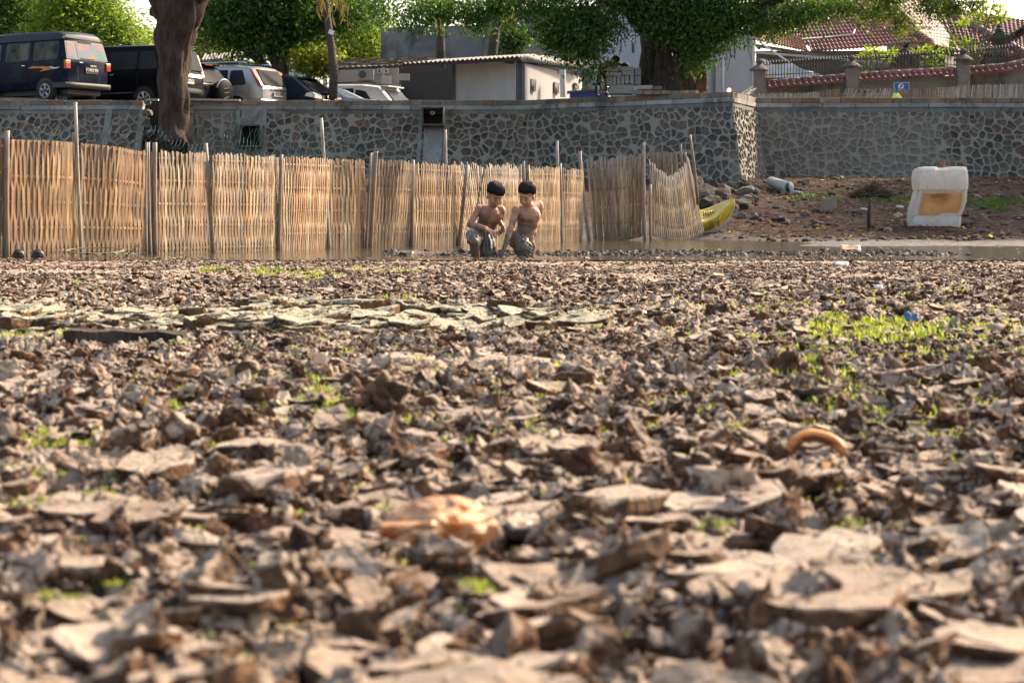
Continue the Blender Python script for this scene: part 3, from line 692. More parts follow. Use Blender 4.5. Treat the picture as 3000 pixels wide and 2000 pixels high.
        foliage('crown', [(at(q[0], q[1], Y+(q[3] if len(q) > 3 else 0)), (q[2], q[2], q[2]*.75)) for q in blobs], n, nl, size, pal, t, spread, seed, droop, shell)
    bgtree('dense dark green tree at the far left behind the dark blue van', 60, 260, 74, [(60, 40, 2.2), (-40, 60, 2.2), (140, 60, 1.6), (30, 110, 1.2), (120, -20, 2.2), (-40, -40, 2.4)], DARK+[(.12, .20, .035)], 900, .17, .36, 31)
    bgtree('bright yellow-green leafy tree between the dark tree and the bare trunk', 250, 270, 71, [(230, 40, 1.4), (300, 90, 1.2), (180, 100, 1.0), (320, 75, .8), (260, 130, 1.0), (390, 125, .7), (200, -10, 1.3), (280, -10, .9), (120, 115, .8)], [(.05, .11, .015), (.12, .20, .03), (.24, .30, .045), (.33, .36, .06)], 1000, .15, .32, 32)
    bgtree('pale olive feathery tree seen right of the bare trunk', 600, 260, 86, [(600, 110, 1.6), (640, 140, 1.2), (590, 70, 1.1), (570, 150, 1.2), (450, 140, 1.2), (520, 130, 1.2)], [(.13, .17, .05), (.22, .24, .07), (.32, .32, .10)], 700, .14, .34, 33)
    bgtree('airy light green tree between the palm trunk and the grey wall', 1030, 260, 84, [(1030, 110, 1.7), (1080, 130, 1.2), (970, 130, 1.3), (1120, 100, 1.0), (1010, 60, 1.2), (930, 150, 1.0), (1090, 165, .8), (870, 140, 1.2)], BRIGHT, 800, .14, .32, 34)
    bgtree('dark mango tree with drooping leaves over the tin roof', 870, 240, 63, [(780, 40, 1.5), (700, 70, 1.2), (860, 60, 1.2), (640, 90, .6), (920, 20, 1.2), (760, 120, .8), (690, -10, 1.4), (980, 30, 1.0), (820, -40, 1.6), (1010, 70, .5), (830, 110, .6), (620, 30, .8), (1060, 20, .7), (700, 150, .35), (960, 90, .35)], DARK+[(.09, .16, .03)], 950, .17, .28, 35, (.05, .035, .025), .3, 26, .15, .9)
    bgtree('small yellow-green bush under the mango tree at the tin roof', 910, 215, 61.5, [(910, 180, .5), (880, 175, .3), (960, 165, .4), (940, 190, .3)], [(.14, .18, .02), (.30, .30, .03)], 120, .14, .16, 36, (.05, .035, .025), .06)
    for i, (x, y, zc, r) in enumerate(((24, 50, 11.5, 5.5), (31, 55, 12.5, 6), (20.5, 44, 9.0, 3.4), (37, 49, 13, 6))):  # unseen trees, added to cast shade on the far bank
        base = Vector((x, y, 2.8)); t = empty('tree', base, ['leafy tree beyond the right edge shading the far bank', 'taller tree behind it beyond the right edge', 'small tree outside the right edge, nearest the water', 'outermost big tree beyond the right edge'][i], 'tree', 'trees beyond the right edge')
        b = MB(); gnarly(b, [base, base+Vector((0, 0, zc*.5)), Vector((x, y, zc))], [.35, .28, .12], (.06, .035, .025), 10, i); b.build('trunk', BARK, t, True)
        foliage('crown', [(Vector((x, y, zc)), (r, r, r*.75)), (Vector((x-r*.5, y+r*.4, zc-1.5)), (r*.5, r*.5, r*.4)), (Vector((x+r*.5, y-r*.4, zc-1.5)), (r*.5, r*.5, r*.4))], 700, 24, .42, MID, t, .7, 80+i)
    # palms
    def palm(lbl, pts, Y, r, seed):
        P = [at(px, y, Y) for px, y in pts]; t = empty('palm_tree', P[0], lbl, 'palm tree', 'palm trees'); b = MB(); n = 36; V = []; cols = []
        pts_ = []; rs_ = []
        for i in range(n):
            f = i/(n-1)*(len(P)-1); k = min(int(f), len(P)-2); p = P[k].lerp(P[k+1], f-k); pts_ += [p, p+(P[k+1]-P[k]).normalized()*.03]; rr = r*(1.15-.3*i/n); rs_ += [rr*1.1, rr*.95]; cols += [(.06, .05, .04), (.10, .085, .068)]
        b.tube(pts_, rs_, 12, cols=cols); b.build('trunk', BARK, t, True)
        b = MB(); rs = random.Random(seed); top = P[-1]
        for i in range(9):
            a = rs.uniform(0, 6.28); L_ = rs.uniform(.8, 2.0); prev = top
            pp = [top+Vector((math.cos(a)*L_*s*.6, math.sin(a)*L_*s*.6, .3*s-L_*s*s*.9)) for s in (0, .3, .6, 1)]
            b.tube(pp, [.025, .02, .012, .004], 5, (.12, .085, .05))
            for s in range(14):
                q = pp[0].lerp(pp[3], s/14)+Vector((0, 0, .1)); dx = Vector((rs.uniform(-.2, .2), rs.uniform(-.2, .2), -rs.uniform(.25, .5)))
                b.add([q, q+dx*.5+Vector((.02, 0, 0)), q+dx, q+dx*.5-Vector((.02, 0, 0))], [(0, 1, 2, 3)], (.15, .105, .06))
        b.build('dead_fronds', LEAF, t)
    palm('tall ringed palm trunk carrying a tilted white sign, left of the grey wall', [(975, 290), (978, 200), (968, 120), (958, 40), (950, -60)], 60.5, .115, 1)
    palm('short palm trunk in front of the stained grey wall', [(1292, 200), (1291, 150), (1290, 60), (1288, -30)], 64, .13, 2)
    palm('leaning palm trunk near the tall concrete wall with dead fronds', [(1440, 190), (1447, 120), (1460, 50), (1472, -10)], 64, .14, 3)
    b = MB(); c = at(971, 95, 60.2); b.box((0, 0, 0), (.22, .03, .19), col=(.03, .03, .03), rot=(0, R(22), 0)); b.box((0, -.018, 0), (.17, .01, .14), col=(.75, .75, .75), rot=(0, R(22), 0))
    tag(b.build('notice_board', mat('painted_board', None, .5, .1), None, origin=None), 'small tilted white board nailed to the palm trunk', 'sign').location = c
    # climbers on the grey wall
    t = empty('wall_creeper', at(1500, 160, 65), 'dark creeper climbing the tall grey wall by the leaning palm', 'creeper')
    foliage('leaves', [(at(1500, 120, 65), (.5, .2, .5)), (at(1480, 80, 65), (.4, .2, .4)), (at(1520, 110, 65), (.4, .2, .15)), (at(1490, 155, 65), (.35, .2, .3))], 90, 24, .13, DARK, t, .14, 41)
big_trees()

# ------------------------------------------------------------------ walls, hut, sheds
PLASTER = mat('stained_plaster', None, .9, .22, 2.2, .3, 20, .01, dirt=(.05, .05, .052), dirtamt=.42, dscale=.9, stretch=(1, 1, .7))
PALEPL = mat('pale_plaster', None, .85, .12, 2.5, .2, 20, .005, dirt=(.30, .30, .31), dirtamt=.25, dscale=.8, stretch=(1, 1, .35))
TIN = mat('rusty_tin', None, .75, .4, 3, .4, 20, .01, dirt=(.07, .05, .04), dirtamt=.5)
FLAT = mat('plain_paint', None, .55, .12, 5)
METAL = mat('metal', None, .35, .15, 5, metal=.8)
def slab(b, p0, p1, z0, z1, th, col):
    """vertical wall between two plan points"""
    p0 = Vector((p0.x, p0.y, 0)); p1 = Vector((p1.x, p1.y, 0)); d = p1-p0; c = (p0+p1)/2
    b.box((c.x, c.y, (z0+z1)/2), (d.length, th, z1-z0), rz=math.atan2(d.y, d.x), col=col)
def buildings():
    b = MB(); A = at
    slab(b, A(1120, 200, 75), A(1420, 200, 74), 2, A(1, 75, 74).z, .3, (.16, .165, .17)); w_ = b
    slab(b, A(1420, 200, 73.6), A(1800, 200, 72), 2, A(1, 28, 73).z, .3, (.20, .195, .185))
    tag(w_.build('concrete_wall', PLASTER, None), 'tall stained dark grey concrete wall behind the tin roofed shed', 'wall')
    b = MB(); slab(b, A(1755, 200, 62), A(2093, 200, 58.05), 2.3, A(1, -60, 59).z, .3, (.36, .38, .41)); 
    root = empty('pale_building', A(1950, 250, 60), 'pale blue-grey weathered building wall behind the banyan trunk', 'building')
    b2 = MB(); slab(b2, A(2096, 200, 58), A(2208, 200, 58), 2.3, A(1, 88, 58).z, .3, (.38, .395, .42))
    b.build('wall', PALEPL, root); b2.build('wall', PALEPL, root)
    b = MB(); b.tube([A(2121, 100, 57.8), A(2119, 290, 57.8)], .035, 8, (.6, .6, .6)); b.tube([A(2058, 170, 57.8), A(2056, 290, 57.8)], .04, 8, (.6, .6, .6)); b.tube([A(2208, 110, 57.8), A(2207, 290, 57.8)], .05, 8, (.55, .55, .55)); b.loose('drain_pipe', FLAT, root)
    b = MB(); p = A(1853, 121, 60.6); b.box(p, (.09, .12, .14), col=(.8, .8, .8)); b.tube([p+Vector((0, -.05, -.07)), p+Vector((0, -.1, -.35))], .03, 8, (.05, .05, .05)); b.build('wall_lamp', FLAT, root)
    # white hut
    root = empty('white_hut', A(1500, 298, 60), 'white walled hut with dark posts under a corrugated tin roof, right of the parked cars', 'hut')
    C0 = A(1523, 250, 60); C1 = A(1330, 250, 60.6); C2 = A(1700, 250, 66)
    zt = lambda x: A(1, 180, 60).z
    b = MB(); slab(b, C1, C0+Vector((-.1, 0, 0)), 2.2, A(1, 176, 60).z, .12, (.44, .43, .42)); b.build('front_wall', PALEPL, root)
    b = MB(); slab(b, C0+Vector((.1, .1, 0)), C2, 2.2, A(1, 185, 60).z, .12, (.32, .32, .32)); b.build('side_wall', PALEPL, root)  # white hut walls greyed: the shade on them is put into the colour
    b = MB(); b.box((C0.x, C0.y, 3.6), (.13, .13, 2.9), col=(.06, .06, .065)); b.build('post', FLAT, root)
    b = MB(); b.box((C1.x, C1.y-.05, 3.6), (.10, .13, 2.9), col=(.06, .06, .065)); b.build('post', FLAT, root)
    d = (C2-C0); ang = math.atan2(d.y, d.x)
    for px, y0, y1 in ((1556, 233, 265), (1624, 243, 274), (1682, 245, 262)):
        t_ = None
        for k in range(200):
            q = C0+Vector((.1, .1, 0))+d*(k/200)
            if 1500+q.x/q.y*F >= px: t_ = q; break
        t_ = t_ or C2
        z0, z1 = A(px, y1, t_.y).z, A(px, y0, t_.y).z; n = Vector((d.y, -d.x, 0)).normalized()
        b = MB(); b.box((t_.x+n.x*.06, t_.y+n.y*.06, (z0+z1)/2), (.50, .05, z1-z0), rz=ang, col=(.05, .055, .06)); wob = b.build('window', FLAT, root)
        b = MB(); b.box((t_.x+n.x*.09+.08, t_.y+n.y*.09, (z0+z1)/2-.05), (.26, .03, (z1-z0)*.6), rz=ang, col=(.25, .27, .28)); b.build('pane', FLAT, wob)
    # roof: two corrugated planes
    def corr(b, P, nu, col, amp=.03, waves=20, th=.03):
        P = [Vector(p) for p in P]; V = []; n = waves*4
        for j in range(2):
            for i in range(n+1):
                u = i/n; p = P[0].lerp(P[1], u) if j == 0 else P[3].lerp(P[2], u); V.append(p+Vector((0, 0, amp*math.sin(2*math.pi*waves*u))))
        V += [v-Vector((0, 0, th)) for v in V]; m = n+1
        fs = [(i, i+1, m+i+1, m+i) for i in range(n)]+[(2*m+i, 3*m+i, 3*m+i+1, 2*m+i+1) for i in range(n)]+[(i, 2*m+i, 2*m+i+1, i+1) for i in range(n)]+[(m+i, m+i+1, 3*m+i+1, 3*m+i) for i in range(n)]
        b.add(V, fs, col)
    b = MB(); corr(b, [A(1180, 186, 59.3), A(1524, 165, 59.3), A(1560, 160, 63), A(1200, 180, 63)], 0, (.17, .16, .155), waves=26)
    b.build('roof', TIN, root); b = MB(); corr(b, [A(1524, 166, 59.3), A(1720, 196, 65), A(1740, 180, 66), A(1560, 161, 62)], 0, (.18, .17, .16), waves=24); b.build('roof', TIN, root)
    b = MB(); p, q = A(1180, 193, 59.4), A(1524, 173, 59.4); b.tube([p, q], .06, 6, (.05, .048, .045)); b.tube([A(1480, 180, 59.5), A(1690, 205, 64.5)], .06, 6, (.05, .048, .045)); b.build('beam', FLAT, root)
    b = MB(); b.tube([A(1648, 205, 62), A(1650, 285, 62)], .10, 10, (.55, .55, .54)); b.build('drain_pipe', FLAT, root)
    # dark open shed on the left of the hut
    root = empty('open_shed', A(1200, 298, 62), 'dark open shed with patched roof behind the pale blue and white cars', 'shed')
    b = MB(); slab(b, A(975, 250, 69), A(1168, 250, 69), 2.2, A(1, 190, 69).z, .12, (.26, .25, .23)); b.build('rear_wall', PALEPL, root)
    b = MB(); slab(b, A(1165, 250, 71), A(1335, 250, 71), 2.2, A(1, 180, 71).z, .12, (.045, .042, .04)); slab(b, A(1168, 250, 69), A(1170, 250, 71), 2.2, 5, .1, (.07, .065, .06)); b.build('side_wall', PALEPL, root)  # near-black walls: the shade inside the open shed is put into the colour
    b = MB(); slab(b, A(1155, 230, 68.5), A(1200, 230, 68.5), A(1, 236, 68.5).z, A(1, 216, 68.5).z, .06, (.27, .25, .23)); b.build('hatch', PALEPL, root)
    b = MB(); slab(b, A(1117, 240, 68.7), A(1146, 240, 68.7), A(1, 262, 68.7).z, A(1, 222, 68.7).z, .05, (.36, .34, .31)); b.build('door', PALEPL, root)
    b = MB(); corr(b, [A(960, 201, 60.8), A(1190, 189, 60), A(1200, 176, 63.5), A(960, 186, 64)], 0, (.10, .095, .09), .02, 14); b.build('roof', TIN, root)
    b = MB(); rs = random.Random(4)
    for i in range(420):
        p = A(rs.uniform(975, 1235), 0, rs.uniform(60, 63)); z = at(1, 192-(p.y-60)*3.0-(1500+p.x/p.y*F-975)*.04, p.y).z; a = rs.gauss(0, .35); l = rs.uniform(.15, .6)
        dd = Vector((math.cos(a), math.sin(a), rs.uniform(-.1, .2)))*l; q = Vector((p.x, p.y, z+rs.uniform(-.03, .05))); b.tube([q, q+dd], .012, 4, (.14*rs.uniform(.4, 1.5), .115*rs.uniform(.5, 1.3), .09))
    b.build('thatch', TIN, root)
    b = MB(); b.tube([A(1180, 195, 60.1), A(960, 203, 60.9)], .045, 6, (.09, .085, .08)); b.tube([A(1123, 198, 60), A(1124, 222, 60)], .035, 6, (.4, .4, .38)); b.build('beam', FLAT, root)
    # air conditioner
    root = empty('air_conditioner', A(1072, 236, 68.7), 'boxy air conditioner unit mounted on the rear wall of the dark shed', 'air conditioner')
    b = MB(); p = A(1072, 220, 68.5); b.box(p, (.55, .30, .36), col=(.20, .195, .18)); b.build('casing', FLAT, root, bevel=.01)
    b = MB(); b.lathe(p+Vector((-.10, -.16, 0)), [(.13, 0), (.13, .02), (.02, .025)], 20, (.04, .04, .04), rot=(R(90), 0, 0)); b.build('fan', FLAT, root)
    b = MB(); b.box(p+Vector((0, .05, -.19)), (.5, .3, .03), col=(.1, .1, .1)); b.build('bracket', FLAT, root)
    b = MB()
    for px in (1112, 1131):
        p = A(px, 207, 68.8); b.box(p, (.17, .05, .17), col=(.42, .41, .38)); b.prism([(-.05, -.05), (.05, -.05), (0, .05)], .02, Matrix.Translation(p+Vector((0, -.045, 0))), (.02, .02, .02))
    tag(b.build('vent', FLAT), 'pair of small pale vent blocks with triangular holes above the shed door', 'vent')
    # low tin carport roof behind the cars
    root = empty('carport', A(750, 240, 66), 'low dark tin carport roof running behind the silver and black cars', 'carport')
    b = MB(); corr(b, [A(590, 176, 66), A(735, 163, 66), A(745, 150, 70), A(600, 158, 70)], 0, (.22, .20, .18), .025, 16); corr(b, [A(735, 170, 66.5), A(950, 186, 66.5), A(950, 176, 70), A(740, 158, 70)], 0, (.15, .135, .12), .025, 16)
    b.build('roof', TIN, root); b = MB(); corr(b, [A(740, 205, 67), A(960, 203, 67), A(960, 196, 69.5), A(740, 192, 69.5)], 0, (.13, .12, .11), .025, 20); b.build('roof', TIN, root)
    b = MB(); b.box(A(690, 186, 66.2), (1.7, .05, .18), col=(.30, .29, .27), rot=(0, R(4), 0)); b.box(A(850, 200, 66.7), (2.4, .05, .22), col=(.17, .16, .14), rot=(0, R(-4), 0)); b.build('fascia', TIN, root)
    b = MB()
    for px, Y in ((600, 66.2), (735, 66.4), (955, 67.1), (950, 66.6)): b.tube([A(px, 185, Y), Vector((A(px, 185, Y).x, Y, 2.6))], .05, 6, (.3, .29, .27))
    b.loose('post', TIN, root)
    b = MB(); V = []; n = 16
    for i in range(n+1):
        for j in range(5):
            px = 815+i/n*145; y = 202+j*8.0*(1-.35*abs(2*i/n-1)**2)*(.6+.4*i/n)-2*math.sin(i*.5); q = A(px, y, 66.4+.05*math.sin(i*1.3+j)); V.append(q)
    b.add(V, [(i*5+j, i*5+j+1, (i+1)*5+j+1, (i+1)*5+j) for i in range(n) for j in range(4)], (.42, .52, .56))
    tag(b.build('tarpaulin', FLAT, None, True), 'pale blue tarpaulin strip hanging under the tin roof behind the black crossover', 'tarpaulin')
    # blue bench under a plank
    root = empty('market_bench', A(1720, 285, 52), 'dark plank table with blue sheet under it, behind the child with the bicycle', 'table')
    b = MB(); b.box(A(1725, 267, 53), (1.15, .5, .05), col=(.08, .08, .085), rot=(0, R(-4), 0)); b.build('top', FLAT, root)
    b = MB(); b.box(A(1722, 280, 53.1), (.95, .4, .16), col=(.03, .07, .35)); b.build('blue_sheet', FLAT, root)
buildings()

# ------------------------------------------------------------------ tiled house and its compound wall
TILE = mat('glazed_tile', None, .6, .35, 2.5, .3, 30, .004, dirt=(.10, .05, .04), dirtamt=.4, dscale=1.2)
def tiles(b, P, cols_, rows, col, rs, amp=.045, step=.035):
    """roman roof tiles on quad P (eave left, eave right, ridge right, ridge left)"""
    P = [Vector(p) for p in P]; n = (P[1]-P[0]).cross(P[3]-P[0]).normalized(); n = n if n.z > 0 else -n
    m = 8; V = []; C = []; W = cols_*m+1; fs = []
    for r in range(rows):
        base = len(V)
        for e in (0, 1):
            t = (r+(1.0 if e else 0))/rows
            if e == 0: t -= .12/rows
            for i in range(W):
                u = i/(W-1); k = i // m; ph = (i % m)/m
                hgt = amp*(math.sin(2*math.pi*ph)*.5+.5)**.8 + (step if e == 0 else 0)
                p = P[0].lerp(P[1], u).lerp(P[3].lerp(P[2], u), t)+n*hgt; V.append(p)
                q = random.Random(k*131+r*977).uniform(.72, 1.25); C.append((col[0]*q, col[1]*q*random.Random(k*7+r*13).uniform(.8, 1.2), col[2]*q))
        fs += [(base+i, base+i+1, base+W+i+1, base+W+i) for i in range(W-1)]
        # front lip
        lip = len(V)
        for i in range(W): V.append(V[base+i]-n*(step+.02)); C.append(tuple(.55*c for c in col))
        fs += [(lip+i, lip+i+1, base+i+1, base+i) for i in range(W-1)]
    b.add(V, fs, C)
def house():
    A = at; rs = random.Random(2); red = (.30, .10, .075)
    root = empty('tiled_house', A(2650, 200, 64), 'house with broad red-brown glazed tile roofs behind the compound wall', 'house')
    b = MB(); tiles(b, [A(2205, 112, 61.6), A(2420, 140, 61.6), A(2440, -60, 69), A(2205, -60, 69)], 26, 22, (.26, .09, .07), rs); b.build('roof', TILE, root, True); b = MB(); tiles(b, [A(2375, 152, 61), A(2722, 126, 61), A(2560, -60, 68), A(2290, -60, 68)], 30, 22, red, rs); b.build('roof', TILE, root, True)
    b = MB(); tiles(b, [A(2722, 128, 61), A(2812, 152, 64), A(2700, -5, 69), A(2600, 20, 66.5)], 10, 14, (.16, .062, .05), rs); b.build('roof', TILE, root, True); b = MB(); tiles(b, [A(2560, 100, 64), A(2812, 152, 64.5), A(2760, 30, 69), A(2600, 20, 68)], 16, 8, (.17, .066, .053), rs); b.build('roof', TILE, root, True)
    b = MB(); tiles(b, [A(2760, 152, 64.6), A(3060, 165, 64.6), A(3060, 70, 69.5), A(2700, 10, 69.5)], 27, 15, (.27, .11, .09), rs); b.build('roof', TILE, root, True)
    b = MB(); tiles(b, [A(2215, 118, 58.6), A(2368, 152, 58.6), A(2345, 112, 61), A(2235, 90, 61)], 18, 7, (.33, .11, .06), rs, .035, .025); b.build('porch_roof', TILE, root, True)
    b = MB()
    def ridge(p, q, n, r, c):
        for i in range(n):
            a = p.lerp(q, i/n); e = p.lerp(q, (i+1.15)/n); b.tube([a, e], [r, r*.82], 10, tuple(k*rs.uniform(.85, 1.1) for k in c))
    ridge(A(2722, 126, 60.9), A(2560, 20, 65.4), 22, .16, (.26, .11, .09)); b.build('ridge_tiles', TILE, root, True); b = MB(); ridge(A(2785, 40, 67), A(3010, 160, 64.2), 20, .14, (.32, .15, .13)); b.build('ridge_tiles', TILE, root, True)
    w_ = (.20, .205, .21)
    b = MB(); slab(b, A(2335, 180, 61.8), A(2716, 180, 61.8), 2.6, A(1, 150, 61.8).z, .2, w_); slab(b, A(2716, 180, 61.8), A(2830, 180, 65.5), 2.6, A(1, 150, 61.8).z, .2, (.2, .17, .14)); slab(b, A(2770, 180, 65.5), A(3100, 180, 65.5), 2.6, A(1, 158, 65.5).z, .2, (.16, .14, .11))
    slab(b, A(2600, 0, 70.5), A(2790, 0, 70.5), 2.6, A(1, -20, 70).z, .2, (.33, .29, .23)); b.loose('wall', PALEPL, root)
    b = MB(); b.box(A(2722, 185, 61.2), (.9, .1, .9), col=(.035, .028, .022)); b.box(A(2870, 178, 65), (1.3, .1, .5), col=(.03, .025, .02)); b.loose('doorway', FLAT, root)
    b = MB(); b.box(A(2365, 158, 60.3), (3.4, .1, .09), col=(.14, .12, .10), rot=(0, R(9), 0)); b.build('eave_board', FLAT, root)
    b = MB(); slab(b, A(2215, 200, 60.8), A(2480, 200, 60.8), 2.6, A(1, 150, 60.8).z, .1, (.07, .068, .06)); b.build('porch_wall', PALEPL, root)
    # crumpled pale sheet behind the fence
    b = MB(); V = []; n = 24; rs2 = random.Random(5)
    for i in range(n+1):
        px = 2212+i/n*200; top = np.interp(px, [2212, 2240, 2265, 2300, 2320, 2350, 2400, 2412], [180, 172, 190, 187, 185, 203, 215, 225])
        for j in range(5):
            y = top+(228-top)*j/4; V.append(A(px, y, 58.3+.12*math.sin(i*.9)*math.sin(j)+rs2.uniform(-.03, .03)))
    b.add(V, [(i*5+j, i*5+j+1, (i+1)*5+j+1, (i+1)*5+j) for i in range(n) for j in range(4)], (.55, .62, .72))
    tag(b.build('plastic_sheet', FLAT, None, True), 'crumpled pale blue-white sheet behind the iron railings', 'sheet')
    b = MB(); b.tube([A(2212, 154, 57.8), A(2610, 185, 57.5)], .035, 6, (.36, .36, .35)); tag(b.build('bamboo_awning_pole', FLAT), 'long pale horizontal pole above the iron railings', 'pole')
    b = MB(); b.tube([A(2223, 122, 57.5), A(2318, 187, 57.3)], .028, 6, (.7, .7, .68)); tag(b.build('white_pipe', FLAT), 'white pipe slanting down from the porch roof', 'pipe')
    b = MB(); pts = [A(2450, 12, 66), A(2475, 32, 65.5), A(2525, 38, 65), A(2500, 100, 62), A(2440, 108, 62), A(2350, 115, 61.5)]; b.tube(pts, .022, 6, (.75, .72, .7)); tag(b.build('cable', FLAT), 'loose white cable lying across the red tile roof', 'cable')
    # compound wall
    root = empty('compound_wall', A(2600, 270, 56), 'grey plastered compound wall with red tile coping and iron railings', 'wall')
    b = MB(); Yc = 55.5; g = (.20, .19, .17)
    segs = [((2245, 262), (2480, 243)), ((2510, 240), (2800, 222)), ((2830, 222), (2945, 212)), ((2945, 212), (3120, 175))]
    for (p0, y0), (p1, y1) in segs:
        a, e = A(p0, y0, Yc), A(p1, y1, Yc); V = [(a.x, Yc, 2.6), (e.x, Yc, 2.6), (e.x, Yc, e.z), (a.x, Yc, a.z)]; V += [(v[0], v[1]+.2, v[2]) for v in V]
        b.add(V, [(0, 1, 2, 3), (7, 6, 5, 4), (0, 4, 5, 1), (1, 5, 6, 2), (2, 6, 7, 3), (3, 7, 4, 0)], g)
    b.build('wall_panel', PLASTER, root)
    b = MB()
    for (p0, y0), (p1, y1) in segs:
        a, e = A(p0, y0-6, Yc), A(p1, y1-6, Yc); n = max(2, int((e-a).length/.17))
        tiles(b, [a+Vector((0, -.24, -.05)), e+Vector((0, -.24, -.05)), e+Vector((0, .08, .13)), a+Vector((0, .08, .13))], n, 2, (.24, .07, .06), rs, .05, .03)
        for i in range(n//2+1):
            p = a.lerp(e, i/(n//2+1)); q = a.lerp(e, (i+1.1)/(n//2+1)); b.tube([p+Vector((0, .06, .16)), q+Vector((0, .06, .16))], [.05, .042], 8, (.36, .22, .20))
    b.build('tile_coping', TILE, root, True)
    # pillars
    for px, yt, yb, w_ in ((2225, 208, 290, .30), (2495, 198, 270, .33), (2822, 178, 262, .33)):
        b = MB(); p = A(px, yt, 55.3); zt = p.z; b.box((p.x, 55.3, (zt+2.6)/2), (w_, .34, zt-2.6), col=(.20, .18, .16)); pr = b.build('pillar', CONC, root); b = MB()
        b.lathe((p.x, 55.3, zt), [(.28, 0), (.27, .04), (.16, .12), (.09, .16), (.06, .20), (.10, .23), (.11, .27), (.06, .33), (.02, .34)], 12, (.10, .095, .09)); b.build('finial', CONC, pr)
    b = MB()
    def rail(px0, px1, yt0, yt1, yb0, yb1, n):
        for i in range(n):
            t = i/(n-1); px = px0+(px1-px0)*t; a = A(px, yb0+(yb1-yb0)*t, 55.6); e = A(px, yt0+(yt1-yt0)*t, 55.6); b.tube([a, e], .011, 5, (.03, .03, .03))
            b.lathe(e, [(.004, -.03), (.03, .02), (.004, .09)], 5, (.03, .03, .03))
        for f in (.25, .92): b.tube([A(px0, yb0+(yt0-yb0)*f, 55.6), A(px1, yb1+(yt1-yb1)*f, 55.6)], .011, 5, (.03, .03, .03))
    rail(2238, 2480, 186, 170, 232, 222, 29); rail(2512, 2805, 172, 150, 215, 203, 32); rail(2835, 2990, 150, 135, 200, 180, 18)
    b.build('railing', FLAT, root)
    # parking sign
    root = empty('parking_sign', A(2641, 270, 55.2), 'small blue parking sign with a black P in a white disc on the compound wall', 'sign')
    p = A(2641, 257, 55.25); b = MB(); b.box(p, (.42, .02, .28), col=(.62, .68, .74)); b.box(p+Vector((0, -.008, 0)), (.395, .012, .255), col=(.02, .13, .42)); b.build('board', FLAT, root)
    b = MB(); b.lathe(p+Vector((-.015, -.016, .03)), [(.082, 0), (.082, .004)], 24, (.75, .75, .78), rot=(R(90), 0, 0)); b.build('disc', FLAT, root)
    text('P', p+Vector((-.015, -.034, .03)), .125, (.01, .01, .015), root, 'letter', shear=.2)
    text('MOTOR', p+Vector((-.0, -.018, -.075)), .055, (.6, .68, .75), root, 'lettering')
    # low bamboo fence on the wall top
    root = empty('low_bamboo_fence', A(2600, 290, 50), 'low weathered bamboo strip fence along the top of the right stone wall', 'fence')
    xs = [(2165, 281), (2230, 276), (2400, 272), (2410, 264), (2600, 262), (2640, 262), (2740, 260), (2800, 252), (3000, 248), (3200, 246)]
    pieces = [(2165, 2400), (2403, 2458), (2460, 2605), (2625, 2735), (2737, 2900), (2903, 3060)]
    for k, (p0, p1) in enumerate(pieces):
        b = MB(); x0, x1 = A(p0, 280, 50).x, A(p1, 280, 50).x; n = int((x1-x0)/.028); pal = [(.42, .39, .36), (.30, .22, .17), (.40, .37, .34), (.33, .24, .18), (.40, .36, .31), (.44, .41, .37)][k]
        lean = [0, .0, .12, .02, .04, 0][k]
        for i in range(n):
            x = x0+i*.028+rs.uniform(-.006, .006); px = 1500+x/50*F; yt = np.interp(px, [q[0] for q in xs], [q[1] for q in xs])+rs.uniform(-3, 3); zt = A(px, yt, 50).z
            f = rs.uniform(.6, 1.3); y = 49.75+(.012 if i % 2 else -.012); l = lean*rs.uniform(.5, 1.3)
            b.add([(x, y, 3.2), (x+.024, y, 3.2), (x+.024+l, y, zt), (x+l, y, zt), (x, y+.006, 3.2), (x+.024, y+.006, 3.2), (x+.024+l, y+.006, zt), (x+l, y+.006, zt)], [(0, 1, 2, 3), (7, 6, 5, 4), (1, 5, 6, 2), (3, 2, 6, 7), (0, 3, 7, 4)], tuple(c*f for c in pal))
        for f_ in (.35, .8): 
            za = A(p0, 270, 50).z; b.box(((x0+x1)/2, 49.75, 3.28+(np.interp((p0+p1)/2, [q[0] for q in xs], [0, .05, .1, .15, .16, .16, .18, .22, .26, .28]))*f_+.02), (x1-x0, .008, .018), col=pal)
        b.build('panel', BAMBOO, root)
    b = MB(); p = A(2628, 290, 49.6)
    for sx in (-1, 1): b.add([p+Vector((sx*.01, 0, 0)), p+Vector((sx*.15, -.02, 0)), p+Vector((sx*.05-.02, 0, .15)), p+Vector((sx*.01, -.03, .0)), p+Vector((0.0, .04, .12))], [(0, 1, 2), (3, 1, 2), (0, 3, 2), (0, 4, 2)], (.62, .66, .30))
    tag(b.build('palm_leaf_offering', LEAF), 'folded yellow-green palm leaf offering leaning on the low bamboo fence', 'offering')
def text(s_, loc, size, col, parent=None, name='lettering', rz=0, shear=0, rot=None):
    c = bpy.data.curves.new(name, 'FONT'); c.body = s_; c.size = size; c.align_x = 'CENTER'; c.align_y = 'CENTER'; c.extrude = .001; c.shear = shear; c.offset = size*.02
    o = bpy.data.objects.new(name, c); COL.objects.link(o); bpy.context.view_layer.update()
    me = bpy.data.meshes.new_from_object(o.evaluated_get(bpy.context.evaluated_depsgraph_get())); bpy.data.objects.remove(o)
    ob = link(name, me, mat('lettering_%.2f_%.2f_%.2f' % col, col, .5, 0), parent); ob.location = loc; ob.rotation_euler = rot if rot else (R(90), 0, rz)
    if parent is not None: ob.location = Vector(loc)+poff(parent)
    return ob
BAMBOO = mat('bamboo', None, .7, .4, 6, .4, 30, .004, stretch=(6, 6, .7), dirt=(.10, .075, .05), dirtamt=.32, dscale=5)
house()
